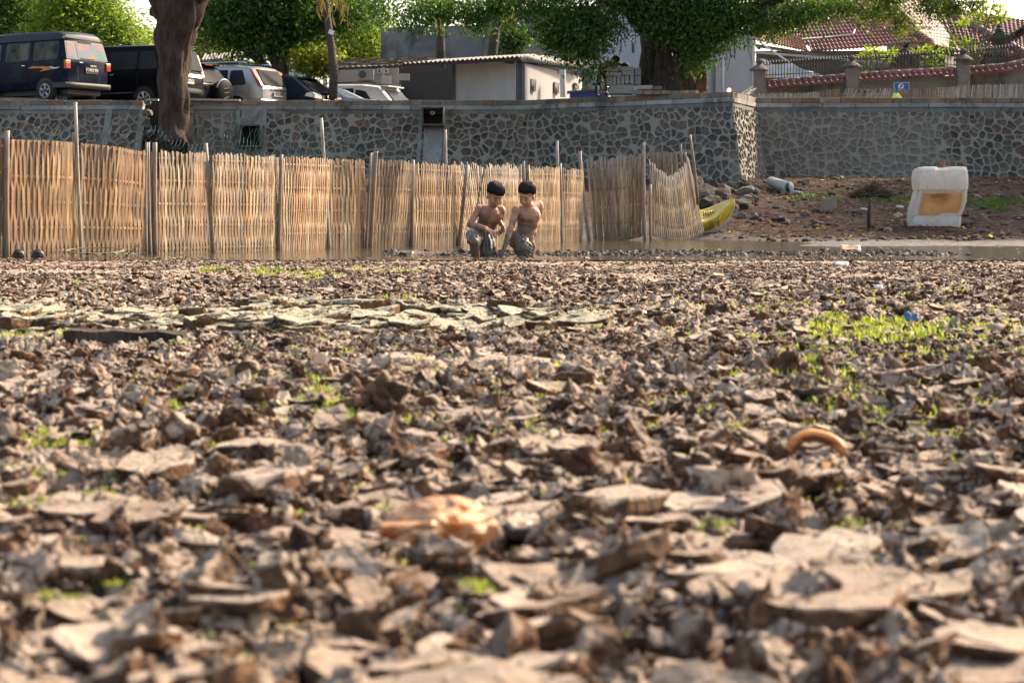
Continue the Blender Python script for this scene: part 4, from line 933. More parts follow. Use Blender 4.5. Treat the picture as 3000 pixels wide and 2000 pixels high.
#==NEXT==
# ------------------------------------------------------------------ woven bamboo fence
BY = lambda px: np.interp(px, [-200, 0, 450, 800, 960, 1300, 1600, 1730, 1900, 2060], [757, 755, 744, 734, 727, 721, 710, 704, 703, 697])
def dist(px): return CAMZ*F/(BY(px)-635)*1.0
def base(px, dz=-.05):
    Y = dist(px); p = at(px, BY(px), Y); return Vector((p.x, Y, dz))
def topz(px, y, dY=0): return at(px, y, dist(px)+dY)
def bcol(rs, tone):
    c = rs.choice([(.40, .225, .10), (.43, .27, .135), (.30, .16, .075), (.45, .33, .20), (.34, .24, .145), (.27, .20, .135)][tone[0]:tone[1]])
    f = rs.uniform(.42, 1.18); return tuple(k*f for k in c)
def weave(parent, b0, b1, t0, t1, seed, tone=(0, 6), slats=(.10, .32, .56, .80, .97), pitch=.030, jag=.02, bulge=.03, topfn=None, botfn=None, grey=.25, name='panel'):
    """woven panel: base points b0,b1, top points t0,t1; strips pass in front of and behind the slats"""
    rs = random.Random(seed); b = MB(); n = max(3, int((b1-b0).length/pitch)); d = (b1-b0).normalized(); nr = Vector((d.y, -d.x, 0)).normalized(); wave = rs.uniform(0, 6)
    def P(u, f):
        lo = b0.lerp(b1, u); hi = t0.lerp(t1, u)
        if botfn: lo = lo+botfn(u)
        if topfn: hi = hi+topfn(u)
        return lo.lerp(hi, f)+nr*(bulge*math.sin(math.pi*u)*(.3+.7*f)+.02*math.sin(u*9+wave)*f)
    for i in range(n):
        u = (i+.5)/n+rs.uniform(-.15, .15)/n; dev = rs.uniform(-.5, .5)*1.6/n; w_ = pitch*rs.uniform(.80, 1.25); top = 1+rs.uniform(-.3, 1)*jag
        c = bcol(rs, tone); V = []; C = []; ks = [0]; prev = 0
        for s_ in slats: ks += [(prev+s_)/2, s_-.02, s_+.02]; prev = s_
        ks += [top]; jj = [rs.uniform(-.0022, .0022) for _ in ks]
        for k, f in enumerate(ks):
            near = min(range(len(slats)), key=lambda q: abs(slats[q]-f)); a = 1 if (i+near) % 2 else -1; amp = .0045 if abs(slats[near]-f) < .03 else .002
            p = P(u+dev*(f-.4), f)+nr*(a*amp+jj[k]*.6)+d*jj[k]
            for sx, sy in ((-1, -1), (1, -1), (1, 1), (-1, 1)): V.append(p+d*(sx*w_/2)+nr*(-sy*.003))
            mud_ = max(0, 1-f/.40)*rs.uniform(.3, 1.1); mud_ = min(mud_, 1); wx = max(0, (f-.75)/.25)*grey*rs.uniform(.2, 1.6); wx = min(wx, 1)
            cc = tuple((c[q]*(1-wx)+(.34, .30, .27)[q]*wx)*(1-mud_)+(.13, .095, .06)[q]*mud_ for q in range(3)); C += [cc]*4
        L = len(ks); fs = [(r*4+q, r*4+(q+1) % 4, r*4+4+(q+1) % 4, r*4+4+q) for r in range(L-1) for q in range(4)]+[(0, 1, 2, 3), ((L-1)*4, (L-1)*4+1, (L-1)*4+2, (L-1)*4+3)]
        b.add(V, fs, C)
    for s_ in slats:
        m = max(4, n//3); h = .011; V = []
        for i in range(m+1):
            p = P(i/m, s_)
            for sz, sy in ((-1, -1), (1, -1), (1, 1), (-1, 1)): V.append(p+Vector((0, 0, sz*h))+nr*(sy*.003))
        b.add(V, [(r*4+q, r*4+(q+1) % 4, r*4+4+(q+1) % 4, r*4+4+q) for r in range(m) for q in range(4)], bcol(rs, tone))
    return b.build(name, BAMBOO, parent)
def bpole(parent, p0, p1, r, seed=0, name='post', col=None, node=.28, grey=0.0):
    rs = random.Random(seed); L = (p1-p0).length; pts = []; rr = []; cols = []; t = -rs.uniform(0, .1); d = (p1-p0).normalized()
    c = col or rs.choice([(.26, .16, .085), (.22, .13, .07), (.25, .185, .12)]); bend = Vector((rs.uniform(-.012, .012), 0, 0)); ts = []
    while t < L: ts += [t-.012, t-.004, t+.004, t+.012]; t += node*rs.uniform(.85, 1.15)
    ts = [0]+[x for x in ts if .01 < x < L-.02]+[L]
    for x in ts:
        k = any(abs(x-y) < .005 for y in ts if y != x); nd = sum(1 for y in ts if abs(x-y) < .02) > 2; rad = r*(1.0-.12*x/L)*(1.09 if k else 1)
        pts.append(p0+d*x+bend*math.sin(math.pi*x/L)); rr.append(rad); f = x/L; m = max(0, 1-f/.35)*.75; g = max(0, f-.55)/.45*.6; g = max(g, grey)
        q = tuple((c[i]*(1-g)+(.40, .38, .36)[i]*g)*(1-m)+(.15, .11, .075)[i]*m for i in range(3)); cols.append(tuple(v*(.75 if k else 1) for v in q))
    b = MB(); b.tube(pts, rr, 12, cols=cols); return b.build(name, BAMBOO, parent, True)
def fence():
    root = empty('bamboo_fence', base(700), 'long woven split bamboo fence on bamboo posts along the muddy channel', 'fence')
    T = lambda px: np.interp(px, [-100, 34, 240, 417, 425, 470, 600, 815, 960, 1075, 1085, 1200, 1340, 1355, 1430, 1540, 1640, 1700], [407, 410, 421, 447, 444, 447, 453, 463, 470, 475, 473, 479, 488, 489, 490, 496, 497, 505])
    panels = [(-90, 22, (0, 4), .02, .1), (26, 235, (0, 3), .004, .1), (235, 418, (0, 3), .004, .1), (422, 452, (1, 5), .03, .3), (466, 612, (1, 5), .03, .35), (618, 818, (1, 6), .03, .35), (828, 958, (0, 4), .03, .15), (968, 1074, (0, 4), .03, .2), (1092, 1205, (1, 5), .03, .35), (1212, 1345, (1, 5), .03, .35), (1358, 1542, (1, 5), .07, .95), (1548, 1642, (1, 5), .05, .3), (1650, 1706, (1, 6), .04, .2)]
    for k, (a, e, tone, jag, grey) in enumerate(panels):
        b0, b1 = base(a), base(e); t0, t1 = topz(a, T(a)), topz(e, T(e)); lean = random.Random(k).uniform(-.03, .03)
        if k == 10: t0.x -= .0; b0.x += .0; lean = -.14
        if k == 8: lean = .07
        t0.x += lean; t1.x += lean*(.2 if k == 10 else 1)
        sl = (.10, .29, .50, .71, .985) if k in (1, 2) else (.10, .32, .52, .74, .95)
        if k > 5: sl = (.22, .46, .70, .94)
        weave(root, b0, b1, t0, t1, 40+k, tone, sl, (.031 if k < 8 else .027), jag, [.03, .10, .05, 0, .05, .04, .05, .03, .05, .05, .10, .06, .05][k], grey=grey)
    posts = [(25, 760, 25, 383, 17), (458, 748, 456, 418, 15), (446, 748, 438, 417, 8), (432, 748, 432, 418, 8), (628, 745, 604, 420, 14), (818, 736, 826, 453, 12), (1085, 728, 1103, 444, 12), (1073, 728, 1088, 448, 8), (1079, 728, 1094, 446, 6), (1208, 722, 1210, 469, 13), (1343, 720, 1369, 482, 13),
             (215, 480, 213, 388, 13), (1545, 712, 1548, 484, 9), (1534, 712, 1534, 472, 9), (1645, 708, 1641, 479, 11), (1435, 600, 1436, 481, 11), (1698, 505, 1700, 443, 9)]
    for k, (x0, y0, x1, y1, w_) in enumerate(posts):
        Y = dist(x0); p0 = at(x0, BY(x0), Y); p0.z = -.12; p1 = at(x1, y1, Y)
        off = -.045 if k not in (11, 14, 15) else .05
        p0.y += off; p1.y += off; bpole(root, p0, p1, w_/2/F*Y, k, grey=.1 if k not in (2, 3) else .5)
    # thin tall poles holding the net
    lst = [(240, 740, 221, 300, 11, 'tall thin pale bamboo pole leaning left above the fence, farthest left'), (966, 735, 941, 346, 11, 'tall pale bamboo pole leaning left near the middle of the long fence'),
           (1311, 560, 1305, 380, 8, 'short thin bamboo pole standing behind the fence below the sloping channel slab'), (1637, 500, 1632, 413, 9, 'thin reddish bamboo pole behind the fence right of the second boy'),
           (1419, 620, 1419, 489, 5, '')]
    for k, (x0, y0, x1, y1, w_, lb) in enumerate(lst[:4]):
        Y = dist(x0)-(.08 if k < 2 else -.25); p0 = at(x0, y0, Y); p0.z = -.1; p1 = at(x1, y1, Y); r = w_/2/F*Y
        o = bpole(None, p0-p0, p1-p0, r, 70+k, 'bamboo_pole', (.42, .36, .28), grey=.35); o.location = p0
        tag(o, lb, 'pole')
    b = MB(); p0, p1 = at(1396, 610, 24.9), at(1420, 489, 24.9); b.tube([p0, p1], .010, 6, (.20, .17, .11))
    tag(b.build('stick', BAMBOO), 'thin brown stick leaning against the fence behind the left boy', 'stick')
    # end screen: two freestanding panels
    root = empty('bamboo_screen', base(1890), 'sagging torn bamboo screen, grey on top, at the right end of the fence', 'fence')
    Y1, Y2, Y3 = 32.0, 32.2, 33.2
    def fn(u): return Vector((0, 0, .05*math.sin(math.pi*u*1.0)))
    b0, b1 = at(1740, 703, Y1), at(1886, 692, Y2); t0, t1 = at(1716, 472, Y1), at(1884, 461, Y2)
    o = weave(root, b0, b1, t0, t1, 90, (1, 6), (.04, .22, .42, .64, .92), .033, .05, .10, None, lambda u: Vector((0, 0, -.05*math.sin(math.pi*u))), grey=1.0)
    b0, b1 = at(1913, 686, Y2), at(2063, 678, Y3); t0, t1 = at(1899, 474, Y2), at(2017, 465, Y3)
    def tf(u): return Vector((0, 0, -.30*math.sin(math.pi*min(1, u*1.05))**1.2*(1.15-.6*u)))
    def bf(u): return Vector((0, 0, -.12*math.sin(math.pi*u)-.02))
    weave(root, b0, b1, t0, t1, 91, (3, 6), (.04, .25, .60, .93), .026, .04, .12, tf, bf, grey=1.3)
    b0, b1 = at(1903, 600, 34.3), at(1996, 600, 34.3); t0, t1 = at(1903, 452, 34.3), at(1985, 449, 34.3)
    weave(root, b0, b1, t0, t1, 92, (2, 6), (.3, .6, .82), .028, .06, .02, None, None, grey=.5)
    for k, (x0, y0, x1, y1, w_, Y, gz) in enumerate([(1728, 706, 1698, 443, 11, 32, .1), (1890, 706, 1886, 417, 9, 32.1, .4), (1908, 708, 1905, 540, 9, 32.1, .1), (2045, 600, 2021, 395, 9, 33.2, .1), (1997, 500, 1995, 422, 5, 33.9, .0), (1893, 600, 1881, 441, 5, 32.3, .3), (2014, 560, 2007, 446, 7, 33.25, .4)]):
        p0, p1 = at(x0, y0, Y-.1), at(x1, y1, Y-.1)
        if k < 3: p0.z = -.1
        bpole(root, p0, p1, w_/2/F*Y, 60+k, grey=gz)
    b = MB(); b.tube([at(2040, 535, 47), at(2067, 468, 47.6)], [.045, .04], 8, (.22, .22, .21)); tag(b.build('grey_pole', CONC), 'grey pole leaning on the stone wall behind the yellow boat', 'pole')
    # green wire net
    b = MB(); rs = random.Random(3)
    def net(x0, x1, ytop0, ytop1, y0, y1, col, seed, cell=.045, r=.0035, dY=.35, thin=.25):
        rs = random.Random(seed); Y0, Y1 = dist(x0)+dY, dist(x1)+dY; pA, pB = at(x0, ytop0, Y0), at(x1, ytop1, Y1); qA, qB = at(x0, y0, Y0), at(x1, y1, Y1)
        n = int((pB-pA).length/cell); m = int((pA-qA).length/cell)
        def G(i, j):
            u, v = i/n, j/m; p = qA.lerp(qB, u).lerp(pA.lerp(pB, u), v)
            return p+Vector((.018*math.sin(j*1.3+i*.3), .06*math.sin(i*.35)+.03*math.sin(j*.9+i*.21), .05*math.sin(i*.23+seed)*v-.03*math.sin(i*.6)*v+rs.uniform(-.006, .006)))
        g = [[G(i, j) for j in range(m+1)] for i in range(n+1)]
        for i in range(n):
            for j in range(m):
                if rs.random() < thin: continue
                s = (i+j) % 2; a, e = (g[i][j], g[i+1][j+1]) if s else (g[i+1][j], g[i][j+1])
                up = Vector((0, 0, r)); sx = Vector((r, 0, 0)); b.add([a-sx, a+sx, e+sx, e-sx], [(0, 1, 2, 3)], tuple(k*rs.uniform(.7, 1.2) for k in col))
    green = (.10, .19, .16); pale = (.17, .20, .185)
    net(-20, 415, 335, 380, 408, 445, pale, 1, .045, .0022, .4, .35); net(415, 600, 362, 388, 446, 452, green, 2, .04, .0018, .4, .15); net(600, 940, 385, 370, 455, 466, green, 3, .045, .0024, .4, .25); net(945, 1320, 372, 415, 468, 486, green, 4, .05, .0024, .4, .4)
    tag(b.build('green_wire_net', mat('net_wire', None, .6, .2), None), 'sagging green wire net stretched behind the bamboo fence top', 'net')
fence()

# ------------------------------------------------------------------ vehicles
def paint(name, col, rough=.25, metal=0):
    return mat('car_paint_'+name, col, rough, .10, 3, metal=metal, spec=.05, coat=.03)
GLASS = None
def glass():
    s = NT('tinted_glass'); v = s.coord(); s.set(col=s.mix(s.noise(v, 1.3, 3), (.012, .014, .016), (.05, .055, .06)), rough=.25, spec=.03); return s.m
GLASS = glass()
RUB = mat('tyre_rubber', (.018, .018, .018), .85, .3, 20); CHR = mat('chrome_trim', (.65, .65, .66), .22, .1, 5, metal=.9); BLK = mat('black_plastic', (.012, .012, .013), .5, .2, 8)
RED = mat('red_lamp', (.38, .012, .015), .2, .3, 30, spec=.8); AMB = mat('amber_lamp', (.55, .20, .02), .25, .3, 30); CLR = mat('clear_lamp', (.55, .55, .55), .15, .3, 30, metal=.3); PLW = mat('plate_white', (.55, .55, .53), .5, .05); RIM = mat('alloy_rim', (.42, .42, .43), .35, .15, 12, metal=.6)
class Car:
    def __init__(s, label, cat, L, W, prof, belt, bot, tumble=.14, rnd=.14, name='parked_car', round_end=.12):
        """prof: list of (x from the rear, roof z)"""
        s.L, s.W, s.prof, s.belt, s.bot, s.tm, s.r, s.re = L, W/2, prof, belt, bot, tumble, rnd, round_end
        s.root = empty(name, (0, 0, 0), label, cat, 'cars parked behind the stone wall'); LOCAL.add(s.root.name)
    def T(s, x): return float(np.interp(x, [p[0] for p in s.prof], [p[1] for p in s.prof]))
    def wx(s, x):
        e = .45; k = 1-s.re*(max(0, 1-x/e)**2+max(0, 1-(s.L-x)/e)**2); return s.W*k
    def wy(s, x, z):
        w_ = s.wx(x)
        if z > s.belt: w_ -= s.tm*(z-s.belt)/max(.3, 1.65-s.belt)
        else: w_ -= .035*((s.belt-z)/(s.belt-s.bot))**2
        return w_
    def xr(s, z):
        """x of the rear surface at height z (T rises with x near the rear)"""
        xs = [p[0] for p in s.prof if p[0] < s.L*.45]; zs = [p[1] for p in s.prof if p[0] < s.L*.45]
        return float(np.interp(z, zs, xs)) if z > zs[0] else 0.0
    def body(s, m, m2=None):
        xs = sorted(set([0.0]+[p[0] for p in s.prof]+list(np.linspace(0, s.L, 34)))); V = []; rings = 0; nz = 9
        for x in xs:
            T = max(s.T(x), s.bot+.2); r = min(s.r, (T-s.bot)*.3); ring = []
            for k in range(nz+1):
                z = s.bot+(T-r-s.bot)*k/nz; ring.append((s.wy(x, z)-(.05 if k == 0 else 0), z))
            y0 = ring[-1][0]
            for a in (20, 42, 66, 90): ring.append((y0-r*1.3*(1-math.cos(R(a))), T-r+r*math.sin(R(a))))
            ring.append((y0*.5, T+.02)); ring.append((0, T+.028))
            full = [(-y, z) for y, z in ring[::-1][1:]][::-1]; full = ring+[(-y, z) for y, z in ring[::-1][1:]]
            V += [(x, y, z) for y, z in full]; n = len(full)
        fs = [(i*n+k, i*n+k+1, (i+1)*n+k+1, (i+1)*n+k) for i in range(len(xs)-1) for k in range(n-1)]+[tuple(range(n)), tuple((len(xs)-1)*n+k for k in range(n))[::-1]]
        fs += [(i*n, (i+1)*n, (i+1)*n+n-1, i*n+n-1) for i in range(len(xs)-1)]
        b = MB(); b.add(V, fs); o = b.build('body', m, s.root, True); 
        md = o.modifiers.new('edge', 'EDGE_SPLIT'); md.split_angle = R(38)
        return o
    def side(s, name, poly, m, both=True, off=.006, dens=6, parent=None, round_=0):
        """panel lying on the body's side, poly in (x,z); fan from the centre with subdivided edges"""
        b = MB(); pts = []
        for i in range(len(poly)):
            a, e = poly[i], poly[(i+1) % len(poly)]
            for k in range(dens): pts.append((a[0]+(e[0]-a[0])*k/dens, a[1]+(e[1]-a[1])*k/dens))
        cx = sum(p[0] for p in pts)/len(pts); cz = sum(p[1] for p in pts)/len(pts); n = len(pts)
        for sg in ((1, -1) if both else (1,)):
            V = []
            for f in (1, .66, .33): V += [(cx+(x-cx)*f, sg*(s.wy(cx+(x-cx)*f, cz+(z-cz)*f)+off), cz+(z-cz)*f) for x, z in pts]
            V.append((cx, sg*(s.wy(cx, cz)+off), cz))
            V += [(x, sg*(s.wy(x, z)-.02), z) for x, z in pts]
            fs = [(r*n+i, r*n+(i+1) % n, (r+1)*n+(i+1) % n, (r+1)*n+i) for r in range(2) for i in range(n)]+[(2*n+i, 2*n+(i+1) % n, 3*n) for i in range(n)]
            fs += [(i, (i+1) % n, 3*n+1+(i+1) % n, 3*n+1+i) for i in range(n)]
            b.add(V, fs)
            yield_ = b.build(name, m, parent or s.root, False); b = MB()
        return yield_
    def rear(s, name, poly, m, off=.008, dens=6, parent=None, curve=True):
        """panel on the rear, poly in (y,z)"""
        b = MB(); pts = []
        if name == 'rear_window': off = .055
        for i in range(len(poly)):
            a, e = poly[i], poly[(i+1) % len(poly)]
            for k in range(dens): pts.append((a[0]+(e[0]-a[0])*k/dens, a[1]+(e[1]-a[1])*k/dens))
        cy = sum(p[0] for p in pts)/len(pts); cz = sum(p[1] for p in pts)/len(pts); n = len(pts); V = []
        for f in (1, .66, .33): V += [(s.xr(cz+(z-cz)*f)-off, cy+(y-cy)*f, cz+(z-cz)*f) for y, z in pts]
        V.append((s.xr(cz)-off, cy, cz)); V += [(s.xr(z)+.02, y, z) for y, z in pts]
        fs = [(r*n+i, r*n+(i+1) % n, (r+1)*n+(i+1) % n, (r+1)*n+i) for r in range(2) for i in range(n)]+[(2*n+i, 2*n+(i+1) % n, 3*n) for i in range(n)]+[(i, (i+1) % n, 3*n+1+(i+1) % n, 3*n+1+i) for i in range(n)]
        b.add(V, fs); return b.build(name, m, parent or s.root, False)
    def wheel(s, x, r, sg=1, spokes=5, w_=.2):
        y = sg*(s.W-.02); c = (x, y-sg*w_/2+sg*.02, r); b = MB()
        b.lathe(c, [(r*.66, -w_/2), (r*.93, -w_/2), (r, -w_/2+.03), (r, w_/2-.03), (r*.93, w_/2), (r*.66, w_/2)], 28, rot=(R(90), 0, 0)); t = b.build('wheel', RUB, s.root, True)
        b = MB(); yo = y+sg*.01
        b.tube([(x+r*.63*math.cos(a), yo, r+r*.63*math.sin(a)) for a in np.linspace(0, 6.2832, 25)], .018, 6)
        b.lathe((x, yo-sg*.02, r), [(.06, -.02), (.06, .03)], 14, rot=(R(90), 0, 0))
        for k in range(spokes):
            a = 6.2832*k/spokes+.3; d = Vector((math.cos(a), 0, math.sin(a)))
            b.tube([Vector((x, yo-sg*.015, r))+d*.04, Vector((x, yo-sg*.01, r))+d*r*.62], [.035, .045], 6)
        b.build('rim', RIM, t)
        b = MB(); b.lathe((x, y-sg*.05, r), [(r*.64, 0), (r*.64, .01)], 20, rot=(R(90), 0, 0)); b.build('brake', BLK, t)
    def arch(s, x, r, m=None, flare=None):
        pts = [(x+(r+.05)*math.cos(a), r+(r+.05)*math.sin(a)) for a in np.linspace(0, math.pi, 12)]+[(x-(r+.05), s.bot-.02), (x+(r+.05), s.bot-.02)]
        pts = [(p[0], max(p[1], s.bot-.03)) for p in pts]; s.side('wheel_arch', pts, BLK, off=.004, dens=1)
        if flare:
            for sg in (1, -1):
                b = MB(); b.tube([(x+(r+.07)*math.cos(a), sg*(s.wy(x, .6)+.005), r+(r+.07)*math.sin(a)) for a in np.linspace(0, math.pi, 16)], .035, 6); b.build('arch_trim', flare, s.root, True)
    def bumper(s, m, z0, z1, pr=.07, back=.5):
        b = MB(); n = 16; V = []; W = s.W
        for i in range(n+1):
            u = -1+2*i/n; y = W*u*1.0; k = abs(u)**5; x = -pr*(1-k*.5)+(back if abs(u) > .999 else 0)*0
            for z, q in ((z0, .5), (z0+.04, 1), (z1-.03, 1), (z1, .6)): V.append((x*q+k*.04, y*1.005, z))
        fs = [(i*4+j, i*4+j+1, (i+1)*4+j+1, (i+1)*4+j) for i in range(n) for j in range(3)]; b.add(V, fs)
        for sg in (1, -1):
            e = [V[j] if sg < 0 else V[n*4+j] for j in range(4)]; b.add(e+[(back, sg*(s.W+.012), p[2]) for p in e], [(0, 1, 5, 4), (1, 2, 6, 5), (2, 3, 7, 6)])
        b.add([V[i*4+3] for i in range(n+1)]+[(.05, V[i*4+3][1]*.99, z1) for i in range(n+1)], [(i, i+1, n+2+i, n+1+i) for i in range(n)])
        return b.build('bumper', m, s.root, True)
    def plate(s, z, txt, white=True, w_=.40, y=0, off=.03, h=.13):
        b = MB(); x = s.xr(z)-off; b.box((x, y, z), (.02, w_, h)); p = b.build('number_plate', PLW if white else BLK, s.root)
        o = text(txt, (x-.013, y, z+.015), .105, (.02, .02, .02) if white else (.6, .6, .58), p, 'lettering', rot=(R(90), 0, R(-90))); o.location = (x-.013, y, z+.012)
    def handle(s, x, z, m=None, l=.13):
        b = MB(); b.box((x, s.wy(x, z)+.02, z), (l, .03, .025)); b.build('handle', m or CHR, s.root, bevel=.006)
    def seam(s, pts, w_=.008):
        for sg in (1, -1):
            b = MB(); P = []
            for i in range(len(pts)-1):
                for k in range(6): t = k/6; P.append((pts[i][0]*(1-t)+pts[i+1][0]*t, pts[i][1]*(1-t)+pts[i+1][1]*t))
            P.append(pts[-1]); b.tube([(x, sg*(s.wy(x, z)+.001), z) for x, z in P], w_/2, 4); b.build('door_seam', BLK, s.root)
    def place(s, px, Y, z, al):
        rz = math.pi-R(al); p = at(px, 300, Y); off = Matrix.Rotation(rz, 3, 'Z') @ Vector((0, s.W, 0))
        s.root.location = (p.x-off.x, Y-off.y, z); s.root.rotation_euler = (0, 0, rz)

def rect(x0, x1, z0, z1, sl0=0, sl1=0, c=.03):
    return [(x0+c, z0), (x1-c, z0), (x1, z0+c), (x1+sl1, z1-c), (x1+sl1-c, z1), (x0+sl0+c, z1), (x0+sl0, z1-c), (x0, z0+c)]
def cars():
    # 1 dark blue van
    navy = mat('car_paint_navy', (.006, .009, .024), .28, .15, 2, spec=.06, coat=.02, dirt=(.02, .03, .035), dirtamt=.3)
    grey = mat('van_roof_grey', (.035, .038, .05), .5, .1, 3, spec=.2)
    c = Car('dark blue van with an orange flash, grey raised roof and rainbow tinted rear windows', 'van', 4.2, 1.66, [(0, 1.05), (.02, 1.1), (.16, 1.62), (.20, 1.72), (.42, 1.83), (2.6, 1.86), (3.2, 1.80), (3.65, 1.42), (3.95, 1.10), (4.2, .95)], 1.07, .34, .10, .10, 'parked_van')
    c.body(navy)
    b = MB(); V = []; xs = [.19, .24, .40, .8, 2.4, 3.0, 3.3]; 
    for x in xs:
        T = c.T(x)+.035; zb = 1.64; yb = c.wy(x, zb)+.03
        yt = yb-.10; e = 0.06 if x in (.19,) else 0
        ring = [(yb, zb), (yb-.01, zb+.05), (yt+.02, T-.05-e), (yt-.06, T-e), (0, T+.02-e)]; ring += [(-y, z) for y, z in ring[::-1][1:]]; V += [(x-.03, y, z) for y, z in ring]
    n = 9; b.add(V, [(i*n+k, i*n+k+1, (i+1)*n+k+1, (i+1)*n+k) for i in range(len(xs)-1) for k in range(n-1)]+[tuple(range(n))]); o = b.build('raised_roof', grey, c.root, True); o.modifiers.new('e', 'EDGE_SPLIT').split_angle = R(30)
    # see-through-ish side windows
    vg = NT('van_side_glass'); v = vg.coord(); nn = vg.noise(v, 2.2, 4, .6); vg.set(col=vg.ramp(nn, [(.3, (.02, .025, .02)), (.5, (.09, .09, .075)), (.62, (.16, .14, .12)), (.7, (.03, .03, .03))]), rough=.3, spec=.04); VG = vg.m
    for x0, x1 in ((.30, 1.22), (1.36, 2.28), (2.46, 3.10)):
        c.side('window', rect(x0, x1, 1.10, 1.60, 0, -.0 if x0 < 2.4 else -.25, .05), BLK, off=.004); c.side('pane', rect(x0+.04, (x0+x1)/2-.015, 1.14, 1.56, 0, 0, .03), VG, off=.009); c.side('pane', rect((x0+x1)/2+.015, x1-.04 if x0 < 2.4 else x1-.2, 1.14, 1.56, 0, 0, .03), VG, off=.009)
    c.rear('window', [(.76, 1.12), (-.76, 1.12), (-.70, 1.60), (.70, 1.60)], BLK, .006)
    ir = NT('rainbow_window_film'); v = ir.coord(); nn = ir.noise(v, 2.0, 2, .5, .6); ir.set(col=ir.ramp(nn, [(.30, (.22, .26, .10)), (.40, (.10, .24, .26)), (.48, (.25, .17, .27)), (.56, (.30, .22, .13)), (.64, (.07, .26, .18)), (.74, (.24, .10, .25))]), rough=.4, spec=.04); IR = ir.m
    c.rear('pane', [(.72, 1.17), (.42, 1.16), (.42, 1.56), (.66, 1.57)], IR, .012); c.rear('pane', [(.34, 1.16), (-.70, 1.15), (-.64, 1.55), (.34, 1.56)], IR, .012)
    c.rear('door_seam', [(.385, .50), (.37, .50), (.37, 1.64), (.385, 1.64)], BLK, .004)
    for y in (.745, -.745):
        c.rear('tail_lamp', [(y+.075, .86), (y-.075, .86), (y-.075, .98), (y+.075, .98)], RED, .03); c.rear('indicator', [(y+.075, .985), (y-.075, .985), (y-.075, 1.08), (y+.075, 1.08)], AMB, .03)
    c.side('indicator', rect(-.02+.03, .10, .99, 1.08, 0, 0, .01), AMB, off=.02); c.side('tail_lamp', rect(.01, .10, .86, .985, 0, 0, .01), RED, off=.02)
    for yy, zz, ll in ((.28, 1.04, .12), (-.17, .97, .22)):
        b = MB(); b.box((c.xr(zz)-.02, yy, zz), (.03, ll, .03)); b.build('handle', CHR, c.root)
    c.plate(.845, 'F 1453 SN', False, .46, -.12, .02, .17)
    c.bumper(mat('van_bumper', (.02, .02, .026), .6, .2, 4), .36, .50, .10)
    for x in (.78, 3.25): c.arch(x, .29); [c.wheel(x, .29, sg, 5) for sg in (1, -1)]
    c.seam([(.30, .40), (1.28, .40)]); c.seam([(1.29, .40), (1.29, 1.66)]); c.seam([(2.37, .40), (2.37, 1.66)]); c.seam([(.0, .74), (4.0, .74)], .015); c.seam([(.1, 1.07), (3.9, 1.07)], .012)
    c.handle(1.55, .98); b = MB()
    org = mat('orange_stripe', (.55, .16, .02), .4, .1)
    b = MB(); 
    st = [(1.40, .905), (1.25, .955), (.75, .935), (.55, .90), (.30, .86), (.55, .845), (.98, .80), (.82, .86), (.95, .895), (1.28, .895)]
    b.add([(x, c.wy(x, z)+.005, z) for x, z in st], [tuple(range(10))]); b.build('side_stripe', org, c.root)
    b = MB(); b.add([(x, c.wy(x, z)+.0045, z) for x, z in [(.62, .93), (.25, .90), (.05, .855), (.40, .865)]], [(0, 1, 2, 3)]); b.build('side_stripe', CHR, c.root)
    b = MB(); b.box((2.0, 0, .28), (3.4, 1.0, .14)); b.box((.5, 0, .26), (.7, 1.2, .12)); b.build('underbody', BLK, c.root)
    c.place(193, 53, 3.44, 33)
    # 2 black people carrier half hidden by the trunk
    black = paint('black', (.006, .007, .010), .18)
    c = Car('black people carrier partly hidden behind the big bare trunk', 'minivan', 4.7, 1.70, [(0, .95), (.03, 1.10), (.22, 1.72), (.32, 1.80), (.7, 1.84), (2.6, 1.86), (3.3, 1.74), (4.0, 1.15), (4.5, .95), (4.7, .8)], 1.12, .30, .12, .12)
    c.body(black)
    for x0, x1, s0, s1 in ((.50, 1.12, .12, 0), (1.20, 2.10, 0, 0), (2.20, 3.0, 0, -.05), (3.06, 3.5, 0, -.42)): c.side('window', rect(x0, x1, 1.16, 1.66, s0, s1, .04), GLASS)
    c.rear('rear_window', [(.70, 1.16), (-.70, 1.16), (-.60, 1.72), (.60, 1.72)], GLASS); b = MB(); b.box((.22, 0, 1.83), (.30, 1.2, .05)); b.build('spoiler', black, c.root, bevel=.02)
    for y in (.72, -.72): c.rear('tail_lamp', [(y+.08, 1.0), (y-.06, 1.0), (y*.94-.05, 1.62), (y*.94+.06, 1.62)], CLR, .02); c.rear('tail_lamp', [(y+.07, 1.03), (y, 1.03), (y*.95, 1.45), (y*.95+.04, 1.45)], RED, .028)
    c.rear('chrome_garnish', [(.62, .96), (-.62, .96), (-.62, 1.05), (.62, 1.05)], CHR, .03)
    b = MB(); b.lathe((c.xr(1.12)-.02, 0, 1.13), [(.055, 0), (.055, .012)], 18, rot=(0, R(-90), 0)); b.box((c.xr(1.12)-.025, 0, 1.13), (.03, .14, .025)); b.build('badge', CHR, c.root)
    c.plate(.84, '1614 ZFY'); c.bumper(black, .32, .66, .09); c.seam([(1.16, .40), (1.16, 1.70)]); c.seam([(2.15, .4), (2.15, 1.7)]); c.side('trim_strip', rect(1.3, 3.0, .50, .525, 0, 0, .004), CHR)
    c.handle(2.0, 1.02); c.handle(2.3, 1.02)
    for x in (.95, 3.75): c.arch(x, .32); [c.wheel(x, .32, sg, 6) for sg in (1, -1)]
    c.place(505, 55.5, 3.33, 24)
